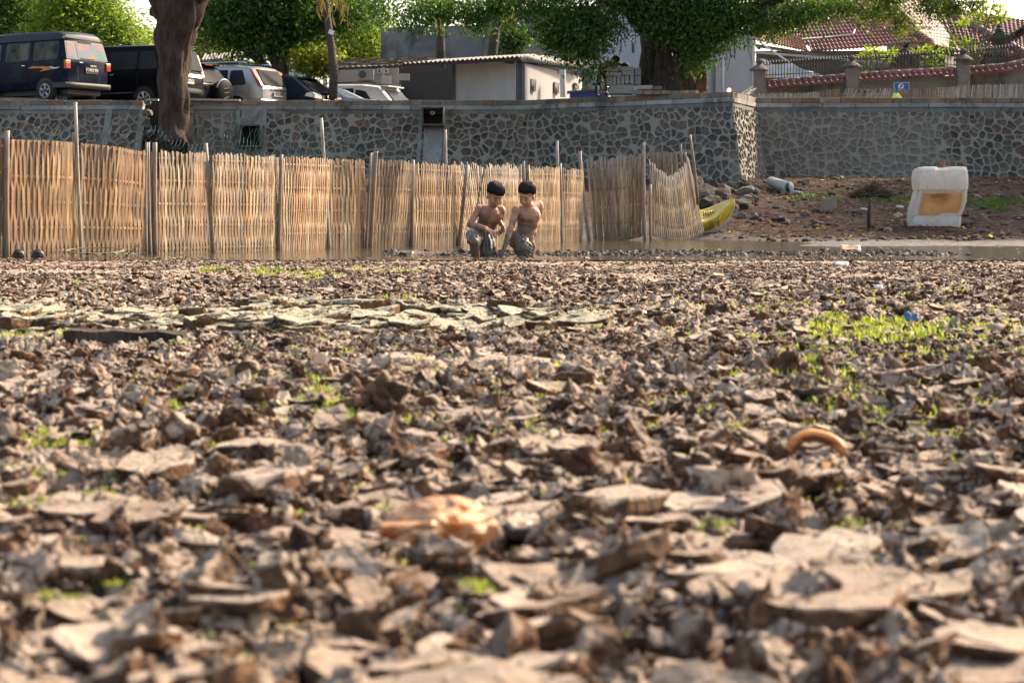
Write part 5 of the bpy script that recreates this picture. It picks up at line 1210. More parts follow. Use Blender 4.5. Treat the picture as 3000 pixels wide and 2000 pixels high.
    # 3 black compact with spare wheel
    c = Car('black compact off-roader with a round spare wheel cover on its tailgate', 'car', 4.1, 1.76, [(0, .98), (.04, 1.05), (.38, 1.52), (.50, 1.60), (1.0, 1.64), (2.2, 1.62), (2.9, 1.30), (3.3, 1.05), (4.1, .80)], 1.05, .32, .14, .12)
    c.body(black)
    for x0, x1, s0, s1 in ((.55, 1.2, .2, 0), (1.28, 2.1, 0, 0), (2.16, 2.9, 0, -.45)): c.side('window', rect(x0, x1, 1.08, 1.45, s0, s1, .04), GLASS)
    c.rear('rear_window', [(.68, 1.08), (-.68, 1.08), (-.55, 1.50), (.55, 1.50)], GLASS); b = MB(); b.box((.40, 0, 1.62), (.35, 1.15, .05)); b.build('spoiler', black, c.root, bevel=.02)
    b = MB(); b.box((.215, 0, 1.60), (.03, .35, .03)); b.build('brake_lamp', RED, c.root)
    for y in (.74, -.74): c.rear('tail_lamp', [(y+.09, .92), (y-.13, .94), (y-.05, 1.08), (y+.06, 1.05)], RED, .03); c.rear('reversing_lamp', [(y+.04, .99), (y-.09, 1.0), (y-.05, 1.03), (y+.04, 1.02)], CLR, .036)
    t = MB(); t.lathe((-.02, -.22, .80), [(.20, 0), (.34, 0), (.36, .03), (.36, .19), (.345, .215), (.29, .225)], 32, rot=(0, R(-90), 0)); o = t.build('spare_wheel', RUB, c.root, True)
    t = MB(); t.lathe((-.20, -.22, .80), [(.365, -.12), (.372, -.11), (.372, .01), (.33, .045), (.10, .05)], 32, rot=(0, R(-90), 0)); t.build('cover', mat('cover_plastic', (.010, .010, .011), .5, .1, spec=.08), o, True)
    t = MB(); t.tube([(-.17, -.22+.372*math.cos(a), .80+.372*math.sin(a)) for a in np.linspace(R(20), R(140), 14)], .04, 8); t.build('cover_band', mat('cover_band', (.20, .22, .25), .3, .1, metal=.3), o, True)
    t = MB(); [t.box((-.262, -.22+dy, .80+dz), (.008, .24, .02), rot=(R(a), 0, 0)) for dy, dz, a in ((0, .13, -8), (0, 0, -12), (.02, -.14, -15))]; t.build('emblem', CHR, o)
    c.bumper(BLK, .34, .60, .10); c.plate(.46, '1675', True, .4, .1, .11)
    for x in (.8, 3.3): c.arch(x, .34); [c.wheel(x, .34, sg) for sg in (1, -1)]
    c.place(574, 57, 3.15, 29)
    # 4 silver off-roader
    silver = paint('silver', (.42, .41, .40), .32, .5); grey2 = mat('grey_cladding', (.22, .21, .20), .5, .1)
    c = Car('silver sport utility car with tall red tail lamps and roof rails', 'car', 4.5, 1.78, [(0, .98), (.02, 1.02), (.40, 1.55), (.48, 1.62), (1.2, 1.68), (2.4, 1.66), (3.1, 1.30), (3.5, 1.08), (4.5, .85)], 1.06, .34, .15, .10)
    c.body(silver)
    c.side('window', rect(.52, 1.12, 1.08, 1.52, .16, 0, .04), GLASS); c.side('window', rect(1.20, 2.0, 1.08, 1.54, 0, 0, .04), GLASS); c.side('window', rect(2.08, 2.95, 1.08, 1.54, 0, -.40, .04), GLASS)
    b = MB(); [b.tube([(.62, sg*.66, 1.73), (.75, sg*.66, 1.77), (2.2, sg*.66, 1.78), (2.35, sg*.66, 1.72)], .022, 8) for sg in (1, -1)]; b.build('roof_rail', CHR, c.root)
    b = MB(); b.box((1.3, .60, 1.745), (.75, .06, .07)); b.box((1.3, -.60, 1.745), (.75, .06, .07)); b.build('roof_pad', BLK, c.root)
    c.rear('rear_window', [(.66, 1.08), (-.66, 1.08), (-.56, 1.55), (.56, 1.55)], GLASS)
    for y in (1, -1):
        c.rear('tail_lamp', [(y*.86, 1.02), (y*.70, 1.02), (y*.60, 1.55), (y*.72, 1.55)], RED, .03); c.rear('reversing_lamp', [(y*.845, 1.05), (y*.72, 1.05), (y*.70, 1.20), (y*.80, 1.20)], CLR, .036)
    c.side('tail_lamp', [(.02, 1.03), (.11, 1.03), (.44, 1.53), (.36, 1.53)], RED, off=.018)
    c.rear('chrome_garnish', [(.36, .93), (-.42, .93), (-.42, .985), (.36, .985)], CHR, .04); c.plate(.82, 'B 1822 ZMU', True, .46, 0)
    text('XTRAIL', (-.02, .52, .93), .06, (.6, .6, .6), c.root, 'badge', rot=(R(90), 0, R(-90))).location = (-.012, .52, .95)
    text('2.5', (-.02, -.6, .73), .06, (.6, .6, .6), c.root, 'badge', rot=(R(90), 0, R(-90))).location = (-.012, -.6, .74)
    c.bumper(grey2 if 0 else silver, .36, .66, .12); c.rear('reflector', [(.80, .55), (.66, .55), (.66, .60), (.80, .60)], RED, .13); c.rear('reflector', [(-.80, .55), (-.66, .55), (-.66, .60), (-.80, .60)], RED, .13)
    c.rear('bumper_step', [(.45, .43), (-.7, .43), (-.7, .47), (.45, .47)], CHR, .135)
    b = MB(); b.tube([(c.xr(1.12)-.02, -.05, 1.08), (c.xr(1.3)-.02, -.35, 1.27)], .012, 5); b.build('wiper', BLK, c.root)
    c.seam([(1.16, .42), (1.16, 1.0), (1.16, 1.56)]); c.side('fuel_flap', rect(.34, .56, .78, .98, 0, 0, .04), silver, off=.008)
    for x in (.88, 3.55): c.arch(x, .36, flare=grey2); [c.wheel(x, .36, sg) for sg in (1, -1)]
    c.place(764, 58.5, 3.16, 26)
    # 5 black crossover
    dk = paint('blueblack', (.012, .016, .026), .2)
    c = Car('glossy black crossover with clear tail lamps and a sloping rear window', 'car', 4.7, 1.86, [(0, .98), (.06, 1.05), (.62, 1.46), (.75, 1.55), (1.4, 1.66), (2.4, 1.67), (3.2, 1.30), (3.6, 1.08), (4.7, .82)], 1.04, .32, .17, .12, round_end=.16)
    c.body(dk); c.side('window', [(.85, 1.10), (1.55, 1.08), (1.60, 1.50), (1.25, 1.45)], GLASS, dens=5); c.side('window', rect(1.62, 2.3, 1.08, 1.53, 0, 0, .04), GLASS); c.side('window', rect(2.36, 3.1, 1.08, 1.53, 0, -.45, .04), GLASS)
    c.rear('rear_window', [(.70, 1.07), (-.70, 1.07), (-.56, 1.45), (.56, 1.45)], GLASS)
    b = MB(); V = []
    for i in range(13):
        u = -1+i/6; V += [(.50+.16*u*u, u*.68, 1.545-.03*u*u), (.78+.1*u*u, u*.66, 1.60-.05*u*u), (.52+.16*u*u, u*.68, 1.515-.03*u*u)]
    b.add(V, [(i*3, i*3+1, i*3+4, i*3+3) for i in range(12)]+[(i*3, i*3+3, i*3+5, i*3+2) for i in range(12)]+[(i*3+2, i*3+5, i*3+4, i*3+1) for i in range(12)]); b.build('spoiler', dk, c.root)
    for y in (1, -1):
        c.rear('tail_lamp', [(y*.84, .90), (y*.42, .88), (y*.40, 1.03), (y*.80, 1.08)], CLR, .04, dens=4); c.side('tail_lamp', [(.04, .92), (.26, .96), (.22, 1.05), (.04, 1.08)], CLR, off=.02, dens=4) if y > 0 else None
    c.rear('chrome_garnish', [(.34, .855), (-.40, .855), (-.40, .885), (.34, .885)], CHR, .05); c.plate(.75, 'B 1068 TJS', True, .42, -.05)
    b = MB(); b.lathe((-.03, 0, .98), [(.05, 0), (.05, .012)], 16, rot=(0, R(-90), 0)); b.build('badge', CHR, c.root)
    text('240G', (-.02, .5, .68), .07, (.6, .6, .6), c.root, 'badge', rot=(R(90), 0, R(-90))).location = (-.014, .5, .70)
    b = MB(); b.tube([(c.xr(1.08)-.02, .1, 1.10), (c.xr(1.15)-.03, -.35, 1.16)], .014, 5); b.build('wiper', BLK, c.root)
    c.bumper(dk, .34, .58, .12)
    for x in (.95, 3.7): c.arch(x, .36); [c.wheel(x, .36, sg) for sg in (1, -1)]
    c.place(915, 59.4, 3.00, 23)
    # 6 pale blue saloon
    pb = paint('paleblue', (.50, .58, .68), .3)
    c = Car('pale silver-blue saloon car between the black crossover and the white estate', 'car', 4.5, 1.76, [(0, .92), (.04, 1.02), (.50, 1.07), (.65, 1.10), (1.35, 1.42), (1.9, 1.49), (2.5, 1.46), (3.3, 1.05), (4.5, .75)], 1.0, .3, .16, .10, round_end=.18)
    c.body(pb); c.side('window', [(1.05, 1.04), (1.7, 1.02), (1.7, 1.36), (1.45, 1.34)], GLASS, dens=4); c.side('window', rect(1.76, 2.3, 1.02, 1.37, 0, 0, .04), GLASS); c.side('window', rect(2.36, 3.1, 1.02, 1.37, 0, -.5, .04), GLASS)
    b = MB(); V = []
    for i in range(7):
        t = i/6; x = .72+t*.68; z = c.T(x)+.032
        for k in range(5): u = -1+k/2; V.append((x, u*(.62-.06*t), z-.03*u*u))
    b.add(V, [(i*5+k, i*5+k+1, (i+1)*5+k+1, (i+1)*5+k) for i in range(6) for k in range(4)]); b.build('rear_window', GLASS, c.root, True)
    for y in (1, -1): c.rear('tail_lamp', [(y*.82, .80), (y*.45, .82), (y*.48, .95), (y*.80, .98)], RED, .04, dens=4)
    c.side('tail_lamp', [(.02, .82), (.26, .86), (.20, .98), (.02, .98)], RED, off=.02, dens=4)
    c.rear('chrome_garnish', [(.36, .86), (-.36, .86), (-.36, .90), (.36, .90)], CHR, .05); c.side('fuel_flap', rect(.55, .75, .80, .96, 0, 0, .03), pb, off=.008); c.bumper(pb, .32, .62, .12)
    for x in (.95, 3.6): c.arch(x, .31); [c.wheel(x, .31, sg) for sg in (1, -1)]
    c.place(1060, 61, 2.94, 22)
    # 7 white estate
    wh = paint('white', (.66, .67, .68), .35)
    c = Car('white hatchback estate car with roof rails, parked nearest the white hut', 'car', 4.4, 1.80, [(0, .95), (.05, 1.03), (.48, 1.46), (.55, 1.54), (1.2, 1.62), (2.2, 1.64), (3.0, 1.30), (3.5, 1.02), (4.4, .80)], 1.03, .32, .17, .12, round_end=.16)
    c.body(wh); c.side('window', [(.72, 1.08), (1.35, 1.06), (1.35, 1.46), (1.0, 1.40)], GLASS, dens=4); c.side('window', rect(1.42, 2.2, 1.06, 1.50, 0, 0, .04), GLASS); c.side('window', rect(2.26, 3.0, 1.06, 1.50, 0, -.5, .04), GLASS)
    c.rear('rear_window', [(.66, 1.07), (-.66, 1.07), (-.54, 1.45), (.54, 1.45)], GLASS); b = MB(); b.box((.44, 0, 1.56), (.30, 1.2, .04)); b.build('spoiler', wh, c.root, bevel=.015)
    for sg in (1, -1):
        b = MB(); b.tube([(.7, sg*.62, 1.66), (1.0, sg*.64, 1.70), (2.4, sg*.64, 1.70), (2.8, sg*.62, 1.60)], .022, 6); b.build('roof_rail', BLK, c.root); c.rear('tail_lamp', [(sg*.86, .90), (sg*.42, .84), (sg*.46, .94), (sg*.82, 1.05)], RED, .04, dens=4)
    c.side('tail_lamp', [(.04, .90), (.30, .98), (.24, 1.05), (.04, 1.05)], RED, off=.02, dens=4); c.bumper(wh, .32, .62, .12); c.plate(.75, 'B 1420')
    b = MB(); b.tube([(c.xr(1.08)-.02, -.05, 1.09), (c.xr(1.12)-.03, -.42, 1.12)], .014, 5); b.build('wiper', BLK, c.root)
    for x in (.9, 3.5): c.arch(x, .33); [c.wheel(x, .33, sg) for sg in (1, -1)]
    c.place(1150, 63.2, 2.96, 22)
cars()
#==NEXT==
# ------------------------------------------------------------------ people
SKIN = None
def skin_mat():
    s = NT('skin'); c = s.attr('Col').outputs['Color']; v = s.coord(); n = s.noise(v, 25, 4, .6)
    s.set(col=s.mix(1, c, s.ramp(n, [(.3, .88), (.7, 1.1)]), 'MULTIPLY'), rough=.5, spec=.4)
    s.p.inputs['Subsurface Weight'].default_value = .06; s.p.inputs['Subsurface Scale'].default_value = .01
    return s.m
SKIN = skin_mat(); CLOTH = mat('wet_cloth', None, .6, .35, 18, .7, 35, .015); HAIR = mat('black_hair', (.014, .012, .011), .6, .5, 90, spec=.25)
def fuse(name, b, voxel, m, parent, colfn=None, smooth=6, disp=None):
    """join overlapping shapes into one continuous skin"""
    me = bpy.data.meshes.new(name); me.from_pydata([tuple(v) for v in b.v], [], b.f); me.update()
    ob = bpy.data.objects.new(name, me); COL.objects.link(ob)
    r = ob.modifiers.new('r', 'REMESH'); r.mode = 'VOXEL'; r.voxel_size = voxel
    sm = ob.modifiers.new('s', 'SMOOTH'); sm.factor = .5; sm.iterations = smooth
    bpy.context.view_layer.update(); dg = bpy.context.evaluated_depsgraph_get()
    me2 = bpy.data.meshes.new_from_object(ob.evaluated_get(dg)); bpy.data.objects.remove(ob); me2.name = name
    co = np.empty(len(me2.vertices)*3, np.float32); me2.vertices.foreach_get('co', co); co = co.reshape(-1, 3)
    if disp is not None:
        no = np.empty(len(co)*3, np.float32); me2.vertices.foreach_get('normal', no); co = co+no.reshape(-1, 3)*disp(co)[:, None]; me2.vertices.foreach_set('co', co.ravel())
    if colfn is not None:
        while me2.color_attributes: me2.color_attributes.remove(me2.color_attributes[0])
        setcol(me2, colfn(co))
    return link(name, me2, m, parent, True)
def head(b, c, M, s=1.0):
    """skull, face, nose, ears; local -y is where the face looks"""
    T = lambda p: c+M @ (Vector(p)*s); E = lambda p, r, **k: b.ell(T(p), [q*s for q in r], M, 16, 12, **k)
    E((0, .012, .030), (.074, .092, .084)); E((0, -.022, -.030), (.067, .068, .074)); E((0, -.038, -.078), (.043, .038, .030)); E((.030, -.058, -.040), (.026, .022, .028)); E((-.030, -.058, -.040), (.026, .022, .028))
    b.cap(T((0, -.083, -.006)), T((0, -.102, -.036)), .008*s, .012*s); E((.010, -.092, -.040), (.009, .009, .007)); E((-.010, -.092, -.040), (.009, .009, .007))
    E((0, -.072, .020), (.050, .016, .014)); E((0, -.086, -.060), (.019, .010, .007)); E((0, -.083, -.068), (.016, .010, .006))
    for sx in (1, -1): E((sx*.074, .012, -.018), (.011, .020, .031))
def face_parts(parent, c, M, s=1.0):
    T = lambda p: c+M @ (Vector(p)*s)
    for sx in (1, -1):
        b = MB(); b.tube([T((sx*.017, -.0865, -.012)), T((sx*.030, -.0860, -.0165)), T((sx*.043, -.076, -.012))], [.0028*s, .0045*s, .0025*s], 6); b.build('eye', BLK, parent, True)
        b = MB(); b.tube([T((sx*.014, -.092, .010)), T((sx*.032, -.088, .016)), T((sx*.050, -.072, .008))], [.002*s, .004*s, .002*s], 6); b.build('eyebrow', HAIR, parent, True)
    b = MB(); b.tube([T((-.017, -.090, -.064)), T((0, -.0975, -.063)), T((.017, -.090, -.064))], [.002*s, .004*s, .002*s], 6); b.build('mouth', mat('lips', (.20, .06, .045), .5, .1), parent, True)
def hair(parent, c, M, s, seed, fringe=.03, longer=0.0, vol=1.0):
    rs = random.Random(seed); b = MB(); T = lambda p: c+M @ (Vector(p)*s)
    b.ell(T((0, .016, .042)), [q*s for q in (.0765*vol, .092, .080*vol)], M, 18, 12, fn=lambda p: Vector((p.x*(1 if p.z > -.01 else .9), p.y if p.z > .035 else (p.y if p.y > -.02 else -.02-(abs(p.y)-.02)*.45), p.z if p.z > -.03 else -.03))); b2 = MB(); b2.v, b2.f, b2.c, b2.m = b.v, b.f, b.c, b.m
    for i in range(620):
        a = rs.uniform(0, 6.283); front = max(0, -math.sin(a))   # a: around, -y is the front
        lim = (.34-fringe*3.2 if front > .45 else (-.12 if front > -.25 and abs(math.cos(a)) > .5 else -.55-longer))+rs.uniform(-.22, .16)
        pts = []; n = 6; crown = (rs.uniform(-.02, .02), .02+rs.uniform(-.02, .02))
        for k in range(n):
            t = k/(n-1); th = (math.pi/2)*(1-t)+math.asin(max(-.9, min(.9, lim)))*t; rr = .97+.05*math.sin(t*2.6)+rs.uniform(0, .05)+(rs.uniform(-.08, .05) if k == n-1 else rs.uniform(0, .06) if k < 3 else 0)-.04*t
            ct = max(math.cos(th), .95 if th < 0 else 0); x = .080*vol*ct*math.cos(a)*rr+crown[0]*(1-t); y = .096*ct*math.sin(a)*rr+.016+crown[1]*(1-t)*.5; z = .042+.082*vol*math.sin(th)*rr; pts.append(T((x, y, z)))
        b.tube(pts, [.004*s, .0055*s, .0055*s, .005*s, .0035*s, .001*s], 4)
    return b.build('hair', HAIR, parent, True)
def hand(b, wrist, d, nrm, L=.15, curl=.35, spread=.16, thumb=1, r=.0078):
    """palm, four bent fingers of different length and a thumb from the palm's side; nrm is the back of the hand"""
    d = Vector(d).normalized(); nrm = Vector(nrm); nrm = (nrm-d*nrm.dot(d)).normalized(); sx = d.cross(nrm)*thumb
    pl = L*.52; 
    for k in range(4): u = (k-1.5)*.0155; b.cap(wrist+sx*u*.5, wrist+d*pl+sx*u, .013, .0105)
    for k, ln in enumerate((.92, 1.0, .95, .78)):
        u = (1.5-k)*.0165; p = wrist+d*pl+sx*u; ang = (1.5-k)*spread*.5; dd = (d*math.cos(ang)+sx*math.sin(ang)); c = curl*(.8+.35*(k % 3))
        for j, f in enumerate((.22, .15, .12)):
            dd = (dd*math.cos(c*(.6+.4*j))-nrm*math.sin(c*(.6+.4*j))).normalized(); q = p+dd*L*f*ln; b.cap(p, q, r*(1-.1*j), r*(.9-.1*j), 8); p = q
    p = wrist+d*pl*.35+sx*.022; dd = (d*.7+sx*.75-nrm*.25).normalized()
    for j, f in enumerate((.20, .16, .12)): q = p+dd*L*f; b.cap(p, q, r*1.2-.001*j, r*1.05-.001*j, 8); p = q; dd = (dd+d*.35-nrm*.15).normalized()
def mud_cols(zmud, patches, base, arms=()):
    base = np.array(base); mudc = np.array((.095, .08, .058))
    def f(co):
        n1 = fbm(co[:, 0]*14+3, co[:, 2]*14+co[:, 1]*9, 4, 301); n2 = fbm(co[:, 0]*45, co[:, 2]*45+co[:, 1]*30, 3, 302)
        k = ss(.12, -.06, co[:, 2]-zmud+(n1-.5)*.30)
        for c, r in patches: k = np.maximum(k, ss(1.15, .6, np.sqrt(((co-np.array(c))**2).sum(1))/r+(n1-.5)*1.3))
        k = np.clip(k*(.55+.7*n2), 0, 1)*.9
        col = base[None]*(.85+.3*n1)[:, None]*(1-k)[:, None]+(mudc[None]*(.7+.7*n2)[:, None])*k[:, None]
        return col
    return f
def rotm(yaw, pitch, roll=0):
    return (Matrix.Rotation(R(yaw), 3, 'Z') @ Matrix.Rotation(R(pitch), 3, 'X') @ Matrix.Rotation(R(roll), 3, 'Y'))
def boys():
    YB = 19.2
    J = lambda cx, cy, dy=0: at(1350+cx/6.535, 520+cy/6.535, YB+dy)
    root = empty('person', J(420, 1540), 'shirtless boy with a fringe on the left, bent forward with both hands before him', 'person', 'boys standing in the mud')
    b = MB(); hc = J(655, 355, -.12); HM = rotm(24, -24, 4) ; HM = rotm(28, 24, 6)
    head(b, hc, HM, .93)
    nb = J(585, 610, 0); b.cap(J(615, 520, -.03), nb, .040, .045)
    # torso leaning forward
    b.ell(J(570, 730, .01), (.118, .075, .095), rotm(10, 20)); b.ell(J(520, 850, .05), (.102, .070, .11), rotm(10, 15)); b.ell(J(445, 980, .08), (.092, .066, .10), rotm(5, 10)); b.ell(J(395, 1110, .09), (.098, .070, .09)); b.ell(J(400, 1190, .09), (.10, .075, .07))
    b.cap(J(380, 590, .0), J(560, 620, .02), .040, .050); b.cap(J(770, 610, .03), J(620, 620, .02), .040, .048)
    b.ell(J(480, 700, -.035), (.05, .03, .035)); b.ell(J(640, 710, -.03), (.05, .03, .035))
    # right arm (image left)
    sh, el, wr = J(345, 610, -.01), J(165, 905, -.10), J(470, 965, -.24); b.ell(sh, (.044, .044, .046)); b.cap(sh, el, .036, .029); b.cap(el, el.lerp(wr, .35), .029, .031); b.cap(el.lerp(wr, .35), wr, .031, .019)
    hand(b, wr, J(640, 1090, -.30)-wr, Vector((.15, -.55, .8)), .155, .22, .22, 1)
    # left arm
    sh2, el2, wr2 = J(775, 640, .03), J(765, 800, .10), J(815, 960, -.02); b.ell(sh2, (.042, .042, .046)); b.cap(sh2, el2, .034, .028); b.cap(J(720, 810, .05), wr2, .028, .018)
    hand(b, wr2, J(770, 1120, -.12)-wr2, Vector((.6, .6, -.5)), .14, .45, .18, -1)
    # legs
    hipR, kn, an = J(300, 1160, .06), J(255, 1235, -.20), J(290, 1560, -.12); b.cap(hipR, kn, .070, .052); b.cap(kn, an, .052, .040); b.cap(an, an+Vector((0, 0, -.2)), .04, .035)
    hipL, knL = J(470, 1200, .06), J(530, 1560, -.02); b.cap(hipL, knL, .070, .055); b.cap(knL, knL+Vector((0, 0, -.15)), .05, .04)
    body = fuse('body', b, .0042, SKIN, root, mud_cols(J(0, 1010).z, [(J(420, 860, -.02), .12), (J(640, 900, .0), .07), (J(330, 760, -.03), .05), (J(745, 780, .05), .05), (J(250, 980, -.13), .04), (J(260, 1350, -.2), .13), (J(420, 1090, .02), .07), (J(330, 720, 0), .04)], (.37, .18, .11)), 4)
    face_parts(root, hc, HM, .93); hair(root, hc, HM, .98, 1, .10, .0, 1.06)
    b = MB(); b.cap(J(220, 1130, .06), J(400, 1195, .09), .075, .085); b.cap(J(280, 1140, .08), J(250, 1215, -.16), .082, .070); b.cap(J(470, 1200, .07), J(555, 1500, -.01), .082, .092); b.cap(J(480, 1330, .05), J(440, 1480, .03), .06, .07)
    fold = lambda co: .007*(fbm(co[:, 0]*40, co[:, 2]*9, 3, 311)-.5)*2+.005*np.sin(co[:, 0]*170+co[:, 2]*25+5*vn(co[:, 2]*20, co[:, 0]*20, 3))
    def sc(co):
        n = fbm(co[:, 0]*20, co[:, 2]*20, 3, 312); k = ss(.35, .65, n+(J(0, 1200).z < co[:, 2])*.25)[:, None]; left = (co[:, 0] < J(330, 0).x)[:, None]*.5
        return np.array([[.040, .042, .034]])*(1-k)+np.array([[.13, .12, .095]])*k+left*np.array([[.06, .055, .045]])
    fuse('shorts', b, .007, CLOTH, root, sc, 3, fold)
    # ---- second boy
    J = lambda cx, cy, dy=0: at(1470+cx/6.535, 520+cy/6.535, YB+dy)
    root = empty('person', J(430, 1540), 'shirtless short-haired boy on the right reaching one arm down into the mud', 'person', 'boys standing in the mud')
    b = MB(); hc = J(478, 345, -.10); HM = rotm(-26, 22, 7); head(b, hc, HM, .92)
    b.cap(J(520, 520, -.02), J(520, 620, 0), .043, .05)
    b.ell(J(515, 720, 0), (.122, .078, .10), rotm(-8, 10, 8)); b.ell(J(500, 850, .02), (.108, .072, .11), rotm(-5, 8, 10)); b.ell(J(470, 990, .03), (.094, .066, .11), rotm(0, 5, 10)); b.ell(J(440, 1120, .04), (.092, .068, .10)); b.ell(J(430, 1190, .05), (.090, .07, .07))
    b.ell(J(420, 740, -.045), (.055, .035, .045)); b.ell(J(620, 720, -.035), (.05, .035, .045)); b.cap(J(300, 610, -.04), J(500, 600, .0), .042, .05); b.cap(J(680, 530, .05), J(560, 590, 0), .045, .052)
    sh, el, wr = J(275, 640, -.05), J(150, 1040, -.10), J(50, 1340, -.16); b.ell(sh, (.048, .046, .052)); b.cap(sh, el, .039, .030); b.cap(el, el.lerp(wr, .3), .030, .032); b.cap(el.lerp(wr, .3), wr, .032, .020)
    hand(b, wr, J(-25, 1500, -.20)-wr, Vector((-.6, -.5, .5)), .145, .42, .22, -1)
    sh2, el2, wr2 = J(700, 530, .06), J(715, 760, .32), J(640, 960, .20); b.ell(sh2, (.050, .048, .050)); b.cap(sh2, J(735, 560, .14), .042, .038); b.cap(J(735, 560, .14), el2, .036, .030); b.cap(el2, wr2, .030, .019)
    hand(b, wr2, J(640, 1110, .16)-wr2, Vector((.8, .3, .1)), .13, .3, .1, 1)
    hipR, kn, an = J(290, 1160, .03), J(440, 1330, -.16), J(425, 1580, -.10); b.cap(hipR, kn, .072, .052); b.cap(kn, an, .05, .04); b.cap(an, an+Vector((0, 0, -.15)), .04, .035)
    hipL, knL, anL = J(500, 1190, .08), J(575, 1320, .14), J(560, 1520, .12); b.cap(hipL, knL, .055, .045); b.cap(knL, anL, .042, .035)
    fuse('body', b, .0042, SKIN, root, mud_cols(J(0, 1120).z, [(J(430, 900, -.04), .085), (J(350, 820, -.03), .06), (J(460, 1010, -.03), .07), (J(380, 750, -.05), .03), (J(660, 730, -.03), .035), (J(560, 960, -.03), .05), (J(250, 890, -.08), .045), (J(80, 1250, -.14), .10), (J(330, 1080, 0), .06)], (.43, .235, .155)), 4)
    face_parts(root, hc, HM, .92); hair(root, hc, HM, .96, 2, .05, -.1, 1.07)
    b = MB(); b.cap(J(250, 1130, .04), J(420, 1200, .05), .060, .075); b.cap(J(280, 1160, .05), J(455, 1330, -.13), .085, .072); b.cap(J(455, 1330, -.13), J(420, 1490, -.10), .070, .066); b.cap(J(260, 1230, .05), J(330, 1400, .02), .065, .05)
    fold = lambda co: .010*(fbm(co[:, 0]*30+co[:, 2]*20, co[:, 2]*30-co[:, 0]*15, 3, 321)-.5)*2+.005*np.sin((co[:, 0]*.8+co[:, 2])*190+6*vn(co[:, 2]*18, co[:, 0]*18, 3))
    fuse('shorts', b, .007, CLOTH, root, lambda co: np.array([[.05, .052, .042]])*(1-ss(.35, .65, fbm(co[:, 0]*22, co[:, 2]*22, 3, 322)))[:, None]+np.array([[.17, .155, .125]])*ss(.35, .65, fbm(co[:, 0]*22, co[:, 2]*22, 3, 322))[:, None], 3, fold)
    # ---- child with a bicycle on the wall top
    Yc = 49.2; J = lambda cx, cy, dy=0: at(1720+cx/10.456, 150+cy/10.456, Yc+dy)
    root = empty('person', J(560, 1320), 'child in a dark red shirt leaning over the grey blocks, one foot on a bicycle', 'person')
    b = MB(); hc = J(870, 310, 0); HM = rotm(62, 35, 0); head(b, hc, HM, .95); b.cap(J(810, 400), J(700, 440), .045, .05); b.ell(J(640, 450), (.15, .09, .10), rotm(0, 0, -10)); b.cap(J(640, 440), J(480, 560, .05), .11, .10)
    b.cap(J(700, 470, -.05), J(760, 540, -.1), .04, .03); b.cap(J(760, 540, -.1), J(900, 470, -.05), .03, .025); hand(b, J(900, 470, -.05), Vector((1, 0, .1)), Vector((0, -.3, 1)), .14, .4)
    b.cap(J(440, 600, 0), J(350, 740, -.1), .065, .05); b.cap(J(350, 740, -.1), J(310, 950, -.05), .048, .035); b.cap(J(310, 950, -.05), J(230, 1010, -.12), .035, .03)
    b.cap(J(530, 640, .05), J(580, 920, .05), .065, .045); b.cap(J(580, 920, .05), J(570, 1270, .05), .045, .032); b.cap(J(570, 1270, .05), J(590, 1300, -.05), .035, .03)
    fuse('body', b, .012, SKIN, root, lambda co: np.tile(np.array([[.12, .055, .035]]), (len(co), 1)), 3); hair(root, hc, HM, .96, 3, .05, .05, 1.1)
    b = MB(); b.ell(J(640, 450), (.16, .10, .11), rotm(0, 0, -10)); b.cap(J(660, 430), J(480, 560, .05), .115, .11); b.cap(J(700, 450, -.05), J(750, 510, -.09), .055, .05); fuse('shirt', b, .012, CLOTH, root, lambda co: np.tile(np.array([[.16, .018, .014]]), (len(co), 1)), 3)
    b = MB(); b.cap(J(440, 570, .03), J(540, 650, .05), .11, .085); b.cap(J(540, 650, .05), J(575, 820, .05), .085, .075); b.cap(J(440, 600, 0), J(385, 690, -.07), .08, .07); fuse('shorts', b, .012, CLOTH, root, lambda co: np.tile(np.array([[.012, .013, .012]]), (len(co), 1)), 3)
    b = MB(); b.ell(J(250, 1010, -.12), (.09, .05, .04)); b.build('shoe', BLK, root, True); b = MB(); b.ell(J(590, 1310, -.02), (.06, .09, .03)); b.build('shoe', BLK, root, True)
    for k, (cx, lb) in enumerate(((990, 'black-haired child peeping over the grey blocks, beside the child in red'), (1165, 'black-haired child hidden behind the blocks, nearest the banyan trunk'))):
        p = J(cx, 500, .9); root = empty('person', p, lb, 'person'); b = MB(); HM = rotm(20, 30); head(b, p, HM, .85); b.cap(p+Vector((0, .02, -.08)), p+Vector((0, .05, -.2)), .04, .05); b.ell(p+Vector((0, .06, -.38)), (.15, .1, .2)); fuse('body', b, .015, SKIN, root, lambda co: np.tile(np.array([[.10, .05, .035]]), (len(co), 1)), 2); hair(root, p, HM, .88, 5+k, 0, 0, 1.05)
    # bicycle seen nearly end-on
    root = empty('bicycle', J(330, 1320), 'small green child\'s bicycle standing on the wall top under the child in red', 'bicycle')
    d = Vector((.45, .9, 0)).normalized(); up = Vector((0, 0, 1)); c = J(345, 1200, -.1); r = .155
    def wheel_(c, nm):
        b = MB(); b.tube([c+(d*math.cos(a)+up*math.sin(a))*r for a in np.linspace(0, 6.2832, 29)], .024, 8); t = b.build('wheel', RUB, root, True)
        b = MB(); b.tube([c+(d*math.cos(a)+up*math.sin(a))*(r-.028) for a in np.linspace(0, 6.2832, 29)], .009, 6); [b.tube([c, c+(d*math.cos(a)+up*math.sin(a))*(r-.03)], .0025, 4) for a in np.linspace(0, 6.28, 13)[:-1]]; b.build('rim', CHR, t)
